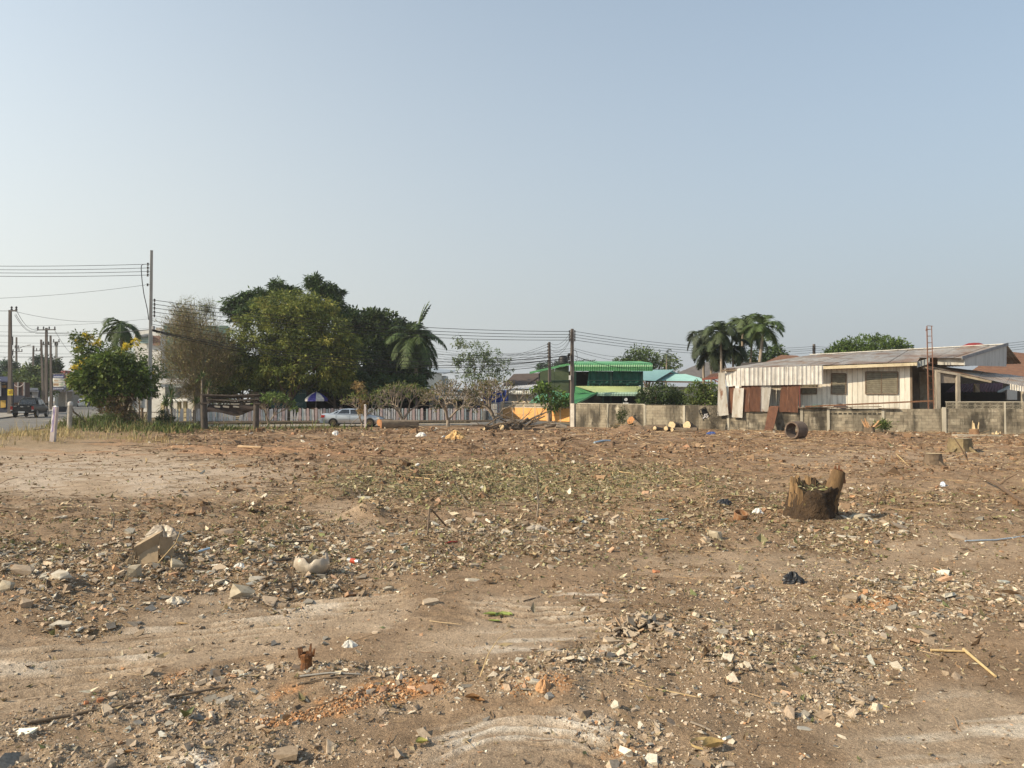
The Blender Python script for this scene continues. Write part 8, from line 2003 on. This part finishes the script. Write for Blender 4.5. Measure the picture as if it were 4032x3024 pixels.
def bag_open():
    """stiff translucent bag standing open"""
    p = GP(1228, 2258); r = np.random.default_rng(1); n, k = 40, 12; V = []; F = []
    for i in range(k + 1):
        t = i / k
        for j in range(n):
            a = 2 * math.pi * j / n; rim = .155 + .022 * math.sin(2 * a + 1.2) + .02 * math.sin(5 * a) + .012 * math.sin(9 * a)
            rr = .172 * (math.sin(.45 + 1.85 * t) ** .7) * (1 + .05 * math.sin(9 * a + 4 * t) + .03 * math.sin(17 * a - 3 * t) + r.normal(0, .012))
            V.append((p.x + math.cos(a) * rr * 1.15, p.y + math.sin(a) * rr * .8, p.z - .02 + (rim + .06) * t ** .8))
    for i in range(k):
        for j in range(n): a, c = i * n + j, i * n + (j + 1) % n; F.append((a, c, c + n, a + n))
    V2 = [(p.x + (x - p.x) * .975, p.y + (y - p.y) * .975, z) for (x, y, z) in V]; m0 = len(V)
    F2 = [(d + m0, c + m0, b + m0, a + m0) for (a, b, c, d) in F]
    F3 = [(k * n + j, k * n + (j + 1) % n, m0 + k * n + (j + 1) % n, m0 + k * n + j) for j in range(n)]
    o = mesh_np('plastic_bag', V + V2, F + F2 + F3, PLAS, None, smooth=True); tag(o, 'open crumpled beige plastic bag standing in the rubble', 'plastic bag')
bag_open()
crumple('plastic_bag', 'crumpled black plastic bag on the bare dirt at the right', 'plastic bag', 3120, 2292, .22, .12, .18, mat('black_plastic', (.022, .022, .024), rough=.4, spec=.5), 2, amp=.3)
crumple('plastic_sheet', 'heap of cloudy plastic sheet behind the torn cardboard box', 'plastic sheet', 640, 2130, .52, .22, .3, PLAS, 3, amp=.28)
crumple('plastic_bag', 'small dark plastic bag half buried left of the stump', 'plastic bag', 2850, 1990, .25, .10, .2, MATS['black_plastic'], 4, amp=.3)
crumple('paper_scrap', 'white crumpled paper left of the large stump', 'paper', 3132, 1886, .2, .1, .15, plain('paper_white', (.70, .69, .67)), 5, amp=.35)
crumple('paper_scrap', 'white crumpled tissue beside the rusty can', 'paper', 2983, 2020, .17, .09, .15, MATS['paper_white'], 6, amp=.35)
crumple('plastic_bottle', 'pale blue crushed bottle on the far soil at the right', 'plastic bottle', 3713, 1908, .13, .12, .12, plain('pale_blue', (.50, .56, .66), .4), 7, amp=.2)
crumple('foam_lump', 'white foam lump on the left rubble heap', 'foam', 945, 2236, .13, .07, .1, plain('foam_white', (.66, .64, .58)), 8, amp=.3)
crumple('foam_lump', 'broken white plaster lump low on the left rubble heap', 'plaster', 690, 2362, .22, .09, .12, mat('plaster', (.60, .54, .44), (.50, .44, .35), scale=20, bump=.4), 9, amp=.3)
crumple('sand_lump', 'orange lump of crumbled mortar by the orange streak', 'mortar', 2140, 2705, .10, .07, .09, mat('mortar_orange', (.48, .27, .13), (.40, .24, .13), scale=30, bump=.5), 10, amp=.25)
crumple('foam_lump', 'pair of white foam balls below the smooth track', 'foam', 1375, 2545, .12, .06, .08, MATS['foam_white'], 11, amp=.3)
crumple('cloth_scrap', 'grey striped cloth half buried in the middle rubble', 'cloth', 2110, 2085, .34, .08, .2, plain('cloth_grey', (.36, .31, .25)), 12, amp=.25)
crumple('plastic_bag', 'blue plastic scrap at the foot of the block wall', 'plastic scrap', 2800, 1712, .6, .18, .3, plain('blue_scrap', (.05, .10, .30), .5), 13, amp=.3)
crumple('paper_scrap', 'white plastic lump on the far soil before the log', 'plastic scrap', 1320, 1720, .35, .25, .3, MATS['paper_white'], 14, amp=.3)
crumple('paper_scrap', 'white plastic lump beyond the middle of the lot', 'plastic scrap', 1660, 1722, .5, .22, .3, MATS['paper_white'], 15, amp=.35)
crumple('wood_chunk', 'pale split wood chunk on the far soil before the branch pile', 'wood', 1795, 1732, .85, .42, .5, mat('chunk_wood', (.60, .42, .20), (.50, .31, .13), scale=7), 16, amp=.4)
# cardboard box
cb = GP(590, 2222); cbx = thing('cardboard_box', 'torn brown cardboard box lying on the left rubble heap', 'cardboard box', tuple(cb))
CARD = mat('cardboard', (.34, .26, .17), (.28, .21, .135), scale=6, rough=.9, bump=.15)
def bx_face(pts, nm, amp=.01):
    P_, F_, _, _ = sheet_grid(*pts, 8, 8, lambda S, T: amp * .35 * (np.sin(S * 17 + T * 9) + np.sin(T * 23 - S * 5) + np.sin(S * 5))); mesh_np(nm, P_, F_, CARD, cbx, smooth=True)
v0 = cb + Vector((-.20, .02, .04)); ux = Vector((.17, .06, .10)); uy = Vector((-.03, .16, .02)); uz = Vector((.02, -.03, .15))
A = [v0, v0 + ux * 1.3, v0 + uz, v0 + ux * 1.3 + uz]
bx_face([v0 + uz, v0 + ux * 1.5 + uz, v0 + uz + uy, v0 + ux * 1.5 + uz + uy], 'top_panel', .008)
bx_face([v0, v0 + ux * 1.5, v0 + uz, v0 + ux * 1.5 + uz], 'front_panel'); bx_face([v0 + ux * 1.5, v0 + ux * 1.5 + uy, v0 + ux * 1.5 + uz, v0 + ux * 1.5 + uz + uy], 'side_panel')
bx_face([v0 + Vector((-.1, -.05, -.03)), v0 + Vector((.02, -.04, -.05)), v0 + uz * .6, v0 + uz * .9 + ux * .2], 'torn_flap', .015)
bx_face([v0 + ux * 1.5 + Vector((0, 0, -.1)), v0 + ux * 1.5 + Vector((.14, .08, -.14)), v0 + ux * 1.5 + uz * .7, v0 + ux * 1.5 + uz * .7 + Vector((.10, .1, -.02))], 'torn_flap', .015)
bx_face([v0 + ux * .3 + Vector((0, -.03, -.08)), v0 + ux * 1.4 + Vector((.05, -.1, -.2)), v0 + ux * .3 + uz * .2, v0 + ux * 1.4 + uz * .2], 'lower_panel')
# cans, pipes, blocks, tile
def rod(name, label, cat, a, b_, r0, m, lift=.5, group=None, n=8, r1=None):
    p, q = GP(*a), GP(*b_); p.z += r0 * lift * 2; q.z += r0 * lift * 2
    mid = (p + q) / 2; mid.z = max(mid.z, Hs(mid.x, mid.y) + r0)
    return tag(MB().tube([p, mid, q], [r0, (r0 + (r1 or r0)) / 2, r1 or r0], n).build(name, m, None, True, 60), label, cat, group)
can = thing('drink_can', 'crushed drink can with red band beside the plastic bag', 'can', tuple(GP(1393, 2222)))
p, q = GP(1372, 2216), GP(1414, 2224); up = Vector((0, 0, .035))
MB().tube([p + up, p.lerp(q, .3) + up], [.030, .033], 12).build('can_end', plain('can_silver', (.50, .50, .48), .35, .6), can, True, 40); MB().tube([p.lerp(q, .3) + up, p.lerp(q, .75) + up], [.033, .032], 12).build('red_band', plain('can_red', (.38, .06, .03), .4), can, True, 40); MB().tube([p.lerp(q, .75) + up, q + up], [.032, .026], 12).build('can_end', MATS['can_silver'], can, True, 40)
rc = GP(2916, 2040); o = MB(); n = 18
o.lathe(rc + Vector((0, .05, .0)), [(.105, 0), (.11, .07), (.115, .14), (.10, .14), (.095, .03)], n, (.1, -.35, 1)); tag(o.build('paint_can', mat('rust_can', (.22, .10, .045), (.30, .19, .11), scale=14), None, True, 40), 'rusty open tin can left of the large stump', 'can')
rc = GP(1206, 2640); rs = thing('rusty_pipe', 'short rusty hollow post stub standing in the gravel', 'pipe', tuple(rc))
MB().lathe(rc - Vector((0, 0, .03)), [(.035, 0), (.045, .05), (.04, .10), (.052, .15), (.035, .16), (.03, .05)], 12).build('tube', mat('rust_stub', (.11, .055, .03), (.20, .085, .03), scale=40, bump=.6), rs); 
for k in range(5):
    a = k * 1.26; MB().hexa([(rc.x + math.cos(a) * .045 - .012, rc.y + math.sin(a) * .045 - .006, rc.z + .1), (rc.x + math.cos(a) * .045 + .012, rc.y + math.sin(a) * .045 - .006, rc.z + .1), (rc.x + math.cos(a) * .045 + .012, rc.y + math.sin(a) * .045 + .006, rc.z + .1), (rc.x + math.cos(a) * .045 - .012, rc.y + math.sin(a) * .045 + .006, rc.z + .1)] + [(rc.x + math.cos(a) * .06 + dx, rc.y + math.sin(a) * .06 + dy, rc.z + .16 + .015 * (k % 2)) for (dx, dy) in ((-.006, -.004), (.006, -.004), (.006, .004), (-.006, .004))]).build('flake', MATS['rust_stub'], rs)
def chunk(label, px, py, w, d, h, rz, m, seed, tilt=0.1, cat='concrete block', group='larger blocks in the rubble', name='concrete_chunk', jit=.17):
    r = np.random.default_rng(seed); p = GP(px, py); M_ = Matrix.Translation((p.x, p.y, p.z + h * .24)) @ Matrix.Rotation(rz, 4, 'Z') @ Matrix.Rotation(tilt, 4, 'X') @ Matrix.Rotation(tilt * .6, 4, 'Y')
    s = np.array((w, d, h)) * .88; v = np.vstack([cube * (1 + r.normal(0, jit * 1.9, (8, 3))) * .84, (r.random((22, 3)) - .5) * 1.1]) * s
    bm = bmesh.new(); [bm.verts.new(M_ @ Vector(q)) for q in v]; hu = bmesh.ops.convex_hull(bm, input=bm.verts)
    bmesh.ops.delete(bm, geom=list({g for g in hu['geom_interior'] + hu['geom_unused'] if isinstance(g, bmesh.types.BMVert)}), context='VERTS')
    me = bpy.data.meshes.new(name); bm.to_mesh(me); bm.free(); me.polygons.foreach_set('use_smooth', [False] * len(me.polygons)); o = finish(name, me, m, None)
    return tag(o, label, cat, group)
CB1 = mat('chunk_conc', (.43, .37, .27), (.31, .255, .18), scale=14, rough=.95, bump=.6, bscale=60, bdist=.006); CB2 = mat('chunk_tan', (.40, .31, .22), (.31, .235, .165), scale=14, rough=.95, bump=.6, bscale=60, bdist=.006); CB3 = mat('chunk_brick', (.45, .20, .10), (.36, .15, .075), scale=18, rough=.95, bump=.5, bscale=60, bdist=.005)
CB4 = mat('chunk_board', (.33, .31, .27), (.26, .24, .21), scale=14, rough=.9, bump=.3, bscale=60, bdist=.004); CB5 = mat('chunk_white', (.56, .50, .40), (.42, .36, .27), scale=16, rough=.9, bump=.4, bscale=60, bdist=.005)
CH = [('whitish concrete block beside the large stump', 3390, 2045, .34, .2, .14, .15, CB1, .12), ('angled pale brick left of the large stump', 2815, 2118, .20, .12, .13, -.3, CB1, .2), ('small pale brick stub beside the angled brick', 2782, 2120, .10, .1, .1, .4, CB2, .2),
      ('grey board wedge leaning right of the stump block', 3435, 2060, .22, .16, .03, .8, CB4, .5), ('upright pale concrete block left of the cardboard box', 525, 2265, .13, .10, .15, .2, CB1, .15), ('triangular pale concrete lump below the cardboard box', 700, 2240, .16, .12, .10, .6, CB1, .4),
      ('grey broken board right of the cardboard box', 790, 2235, .26, .14, .02, .3, CB4, .35), ('long pale stone slab below the plastic bag', 1020, 2280, .26, .1, .05, .5, CB5, .3), ('big grey slab fragment in the left rubble', 970, 2340, .22, .16, .07, .4, CB1, .35),
      ('tan slab fragment near the right of the rubble', 1055, 2372, .18, .13, .04, -.2, CB2, .4), ('flat pale block on the track edge at the left', 240, 2478, .19, .1, .05, .35, CB5, .1), ('dark tan block at the left edge of the rubble', 105, 2388, .12, .12, .11, .5, CB2, .3),
      ('grey pointed block at the left edge', 22, 2305, .14, .12, .11, .2, CB1, .3), ('pale chipped block left of the cardboard', 235, 2310, .16, .12, .07, -.3, CB5, .3), ('tan boulder chunk left of the rubble centre', 90, 2260, .22, .12, .09, .1, CB2, .2),
      ('brick lump in the gravel left of the orange streak', 1510, 2725, .065, .05, .045, .3, mat('brick_tan', (.36, .21, .13), scale=20, bump=.5, bscale=60, bdist=.005), .25), ('greenish grey stone beside the brick lump', 1455, 2728, .055, .045, .035, .3, CB4, .3), ('wedge of dark tile by the orange lump', 2165, 2745, .07, .05, .035, .5, CB4, .4),
      ('white square chip in the right gravel', 2905, 2812, .04, .035, .012, .6, CB5, .5), ('pale oval ceramic piece in the right litter', 3510, 2478, .11, .08, .03, .2, CB5, .1), ('grey tile flake at the bottom right', 3165, 2868, .10, .035, .008, -.1, CB4, .15), ('tan slab behind the left rubble', 890, 2100, .24, .2, .08, .3, CB2, .3),
      ('pale stone slab right of the stump litter', 3770, 2120, .24, .16, .06, -.2, CB2, .3), ('curled pale bark strip right of the stump', 3550, 2078, .36, .14, .04, .2, CB2, .4), ('white grey slat at the foot of the stump', 3340, 2045, .06, .30, .03, .5, CB5, .25), ('pale board in front of the stump', 3340, 2115, .3, .10, .02, -.1, CB5, .1), ('pale split wood piece in front of the stump', 3195, 2095, .12, .12, .07, .3, CB2, .3),
      ('tan upright shard in the middle rubble', 1850, 2060, .16, .1, .10, -.4, CB2, .4), ('tan broken brick in the middle rubble', 1885, 2035, .2, .12, .07, .4, CB2, .2), ('pale tilted tile in the middle rubble', 1995, 2100, .2, .13, .02, -.5, CB5, .6), ('curved tan tile on the middle dirt', 2175, 2235, .15, .1, .03, .3, CB2, .3), ('pale tile piece before the middle dirt', 1855, 2285, .16, .08, .02, .2, CB5, .2),
      ('dark slate wedge in the middle rubble', 2250, 2055, .12, .05, .09, .5, mat('slate', (.09, .09, .09), bump=.3), .6), ('whitish broken brick right of the middle', 3330, 2215, .10, .07, .06, .3, CB1, .3), ('orange brick chip on the right dirt', 2585, 2255, .09, .06, .04, .2, CB3, .3), ('salmon brick chip in the lower left gravel', 395, 2760, .04, .03, .03, .3, CB3, .3), ('orange chip beside the salmon one', 340, 2770, .03, .025, .025, .6, CB3, .3)]
for k, (lab, px, py, w, d, h, rz, m, tl) in enumerate(CH): chunk(lab, px, py, w, d, h, rz, m, 100 + k, tl)
# pile of tile shards at the right of the track (single pieces)
tp0 = GP(2515, 2455); rr = np.random.default_rng(31)
TSM = [mat('tile_tan%d' % i, c, tuple(v * .8 for v in c), scale=30, rough=.9, bump=.3, bscale=80, bdist=.003) for i, c in enumerate([(.36, .29, .21), (.42, .35, .27), (.30, .24, .18), (.44, .31, .20)])]
TME = []
for k in range(6):
    me = bpy.data.meshes.new('tile_shard'); me.from_pydata([tuple(v) for v in SH[k]], [], [tuple(int(q) for q in f) for f in SHF]); me.update(); me.materials.append(TSM[k % 4]); TME.append(me)
for k in range(95):
    a = rr.random() * 6.28; q = rr.random() ** .6; x, y = tp0.x + math.cos(a) * q * .30, tp0.y + math.sin(a) * q * .24
    o = bpy.data.objects.new('tile_shard', TME[k % 6]); C.objects.link(o)
    s = rr.uniform(.06, .12); o.scale = (s, s * rr.uniform(.6, .9), .012); o.location = (x, y, Hs(x, y) + .015 + .11 * (1 - q) * rr.random()); o.rotation_euler = (rr.normal(0, .5), rr.normal(0, .5), rr.random() * 6.28)
    tag(o, 'tan roof-tile shard in the small heap beside the smooth track', 'tile shard', 'heap of tan tile shards')
# sticks
ST = [('long dark stick lying across the lower left gravel', (120, 2850), (870, 2715), .011, BARK), ('dark stick beside the stub at the lower left', (1150, 2705), (1400, 2668), .007, BARK), ('pale thin straw in the right gravel', (2480, 2695), (2760, 2752), .006, mat('straw', (.50, .37, .20), scale=10)), ('thick pale broken stick at the right', (3795, 2565), (3920, 2672), .014, mat('pale_stick', (.56, .42, .22), (.44, .31, .15), scale=15, bump=.3)),
      ('flat pale stick joining the thick broken one', (3665, 2567), (3800, 2572), .012, MATS['pale_stick']), ('brown root across the right rubble', (3200, 1888), (3420, 1893), .012, BARKL), ('dark root left of the large plastic bag', (1000, 2225), (1165, 2205), .02, BARK), ('dark root behind the plastic bag', (1080, 2140), (1350, 2130), .012, BARK),
      ('pale stick on the green clippings', (1600, 1880), (1720, 1890), .02, MATS['pale_stick']), ('crooked pale stick on the far soil', (2405, 1815), (2440, 1860), .015, MATS['pale_stick']), ('pale stick lying right of the crooked one', (2440, 1860), (2520, 1872), .015, MATS['pale_stick']), ('bare stick end on the far left soil', (940, 1763), (1030, 1768), .07, mat('log_tan', (.40, .28, .17), (.28, .2, .12), scale=6)),
      ('pale stick on the far soil near the right stumps', (3528, 1785), (3580, 1838), .022, MATS['pale_stick']), ('thin twig on the track', (2060, 2372), (2125, 2352), .006, BARK), ('dark plank piece below the brown roots', (1960, 1990), (2110, 1992), .03, BARK), ('broken slat in the lower right litter', (2720, 2850), (2800, 2890), .009, BARKL), ('long grey batten in the lower gravel', (1180, 2668), (1420, 2660), .008, CB4), ('pale peeled stick beneath the wall heap', (3540, 1705), (3548, 1668), .03, MATS['pale_stick'])]
for k, (lab, a, b_, r0, m) in enumerate(ST): rod('stick', lab, 'stick', a, b_, r0, m, .6, 'sticks lying on the lot', 6, r0 * .7)
# blue rope, pen-like tube
p = [GP(x, y) + Vector((0, 0, .015)) for (x, y) in ((3800, 2136), (3860, 2135), (3920, 2130), (3980, 2122), (4060, 2112))]
tag(MB().tube(p, .012, 6).build('rope', mat('blue_rope', (.36, .42, .47), (.28, .34, .4), scale=60), None, True), 'pale blue rope lying on the dirt at the right edge', 'rope')
a, b_ = GP(782, 2188), GP(826, 2170); tag(MB().tube([a + Vector((0, 0, .02)), b_ + Vector((0, 0, .05))], .013, 8).build('plastic_tube', plain('sky_plastic', (.40, .55, .70), .4), None, True, 50), 'short light blue plastic tube on the left rubble', 'tube')
rod('plastic_strip', 'red plastic strip on the middle rubble', 'plastic strip', (1752, 2140), (1800, 2137), .012, plain('red_plastic', (.42, .04, .025), .4)); rod('plastic_strip', 'curled pale blue strip on the far soil', 'plastic strip', (2340, 1748), (2402, 1735), .05, plain('paleblue_strip', (.45, .55, .62), .4)); rod('plastic_strip', 'turquoise plastic strip in the right rubble', 'plastic strip', (2570, 2053), (2630, 2048), .015, plain('turq', (.16, .33, .36), .4))
# bent pipe frame in the middle
pf_ = thing('bent_rod', 'bent brown metal rod standing like an inverted V in the middle rubble', 'rod', tuple(GP(1684, 2100)))
a, c = GP(1683, 2105), GP(1755, 2075); t = a + Vector((.02, .05, .36)); MB().tube([a, t - Vector((.0, 0, .02)), t, t + Vector((.03, .01, -.01)), c + Vector((0, 0, .02))], .014, 7).build('rod', mat('brown_rod', (.20, .15, .11), scale=10), pf_)
# branches near
branch('curved brown branch lying at the right edge', [GP(4060, 2010) + Vector((0, 0, .05)), GP(4005, 1985) + Vector((0, 0, .10)), GP(3930, 1935) + Vector((0, 0, .12)), GP(3850, 1905) + Vector((0, 0, .20)), GP(3820, 1905) + Vector((0, .1, .55))], .05, mat('branch_brown', (.17, .11, .065), (.11, .075, .05), scale=8, bump=.3), 21, 4)
branch('thin upright twig on the far soil', [GP(2415, 1825), GP(2415, 1825) + Vector((-.03, 0, .35)), GP(2415, 1825) + Vector((-.02, 0, .72))], .012, BARK, 22, 0)
branch('small dead bush of twigs in the middle rubble', [GP(2115, 2035), GP(2115, 2035) + Vector((.02, 0, .25)), GP(2115, 2035) + Vector((.0, 0, .62))], .02, BARKL, 23, 6, sl=.2)
branch('leaning twig above the middle rubble', [GP(1845, 1985), GP(1845, 1985) + Vector((-.15, .1, .18)), GP(1845, 1985) + Vector((-.34, .15, .55))], .012, BARKL, 24, 1)
branch('stick rising from behind the cardboard box', [GP(620, 2225), GP(620, 2225) + Vector((.18, .05, .22)), GP(620, 2225) + Vector((.30, .1, .58))], .008, MATS['straw'], 25, 0)
branch('curved straw standing in the gravel at the centre', [GP(1890, 2665), GP(1890, 2665) + Vector((.06, .05, .15)), GP(1890, 2665) + Vector((.13, .1, .24)), GP(1890, 2665) + Vector((.24, .12, .31))], .005, MATS['straw'], 26, 0)
branch('slender twig leaning right of the large stump', [GP(3450, 1990), GP(3450, 1990) + Vector((.2, .3, .2)), GP(3450, 1990) + Vector((.42, .5, .42))], .01, BARK, 27, 1)
branch('dry twig in the left rubble', [GP(445, 2080), GP(445, 2080) + Vector((.02, 0, .2))], .02, BARKL, 28, 1)
branch('forked twig on the far right soil', [GP(3480, 1830), GP(3480, 1830) + Vector((.3, .2, .4)), GP(3480, 1830) + Vector((.5, .3, .95))], .018, BARK, 29, 2)
branch('forked pale twig before the log pile', [W(2707, 1760, 36), W(2707, 1735, 36), W(2690, 1700, 36)], .025, BARKL, 30, 3, sl=.5)
# single large leaves
def big_leaf(label, px, py, L_, wd, col, rz, curl, seed, lift=.01, cat='leaf', spec=False):
    p = GP(px, py); n, k = 12, 6; V = []; F = []
    for i in range(n + 1):
        t = i / n; w = wd * (math.sin(math.pi * t) ** .7) * (1 - .3 * t)
        for j in range(k + 1):
            s = j / k * 2 - 1; x = (t - .5) * L_; y = s * w / 2; z = lift + curl * (s * s * w * .9) + curl * .5 * L_ * (t - .5) ** 2 * 1.6 + .012 * L_ * math.sin(9 * t + 3 * s + seed)
            V.append((p.x + x * math.cos(rz) - y * math.sin(rz), p.y + x * math.sin(rz) + y * math.cos(rz), p.z + z))
    for i in range(n):
        for j in range(k): a = i * (k + 1) + j; F.append((a, a + 1, a + k + 2, a + k + 1))
    return tag(mesh_np('leaf', V, F, mat('leaf_%s' % '_'.join(str(int(c * 100)) for c in col), col, tuple(v * .8 for v in col), scale=30, rough=.7, bump=.3, bscale=50, trans=.1), None, smooth=True), label, cat, 'single large leaves on the ground')
for k, a in enumerate(((1935, 2425, .16, .07, .1), (1965, 2428, .15, .06, 1.2), (1995, 2424, .15, .06, 2.4), (1985, 2430, .13, .06, -.6), (1945, 2432, .12, .05, 2.9))):
    big_leaf('broad green leaf of the fresh sprig on the smooth track, petal %s' % ['left', 'back', 'right', 'front', 'lower left'][k], a[0], a[1], a[2], a[3], (.24, .29, .08), a[4], .35, k, .012)
big_leaf('large curled brown leaf above the swirled tyre marks', 1860, 2758, .105, .06, (.22, .115, .045), .1, .5, 6); big_leaf('second brown leaf folded against the large curled one', 1885, 2765, .10, .045, (.26, .14, .06), -.5, .5, 7)
big_leaf('yellow-green leaf standing by the swirled tyre marks', 1660, 2935, .075, .06, (.36, .34, .10), .3, .5, 8, .015); big_leaf('long tan leaf on the edge of the left track', 715, 2462, .13, .04, (.40, .27, .13), -.25, .4, 9)
big_leaf('green leaf by the tile shard heap', 2490, 2545, .10, .04, (.10, .14, .05), .1, .4, 10); big_leaf('dark green leaf on the right litter', 3300, 2620, .13, .03, (.12, .12, .10), -.2, .3, 11); big_leaf('brown curled leaf in the lower left gravel', 500, 2970, .08, .025, (.28, .15, .06), .1, .6, 12); big_leaf('large dry tan frond scrap at the bottom right of the gravel', 2810, 2955, .15, .09, (.46, .33, .14), .4, .6, 13, .02)
big_leaf('yellow leaf on the rubble behind the plastic bag', 1660, 2225, .16, .06, (.50, .42, .16), .0, .3, 14); big_leaf('yellowed leaf on the gravel at the far bottom right', 3490, 2790, .05, .02, (.50, .42, .18), -.8, .3, 15); big_leaf('dry leaf stuck upright in the gravel by the orange streak', 1130, 2855, .09, .05, (.32, .19, .09), 1.3, .8, 16, .03)
# curled sheath
sp_ = GP(2790, 2960); r = .075; V = []; F = []; n = 22
for i in range(n + 1):
    a = -.3 + 4.6 * i / n
    for (h, k) in ((0, 1.0), (.016, 1.07)):
        V.append((sp_.x + math.cos(a) * r * 1.15 * k, sp_.y + .05 + math.sin(a) * r * .9 * k, sp_.z + h + .015))
for i in range(n): F.append((2 * i, 2 * i + 2, 2 * i + 3, 2 * i + 1))
tag(mesh_np('leaf_sheath', V, F, mat('sheath', (.52, .40, .20), (.42, .31, .15), scale=20, rough=.7), None, smooth=True), 'curled dry palm sheath at the bottom right of the gravel', 'leaf sheath')

# ------------------------------------------------------------------ light dry-season haze in the air
hz = MB().box(-4300, 4300, -3200, 5300, -1.5, 17).build('haze', None)
hm = bpy.data.materials.new('haze_air'); hm.use_nodes = True
hn = hm.node_tree.nodes; hn.remove(hn['Principled BSDF'])
pv = hn.new('ShaderNodeVolumePrincipled'); pv.inputs['Color'].default_value = (.93, .96, 1.0, 1); pv.inputs['Density'].default_value = 0.00035; pv.inputs['Anisotropy'].default_value = .3
hm.node_tree.links.new(pv.outputs[0], hn['Material Output'].inputs['Volume'])
hz.data.materials.append(hm)
tag(hz, 'thin pale haze filling the air over the lot and town', 'haze', kind='stuff')
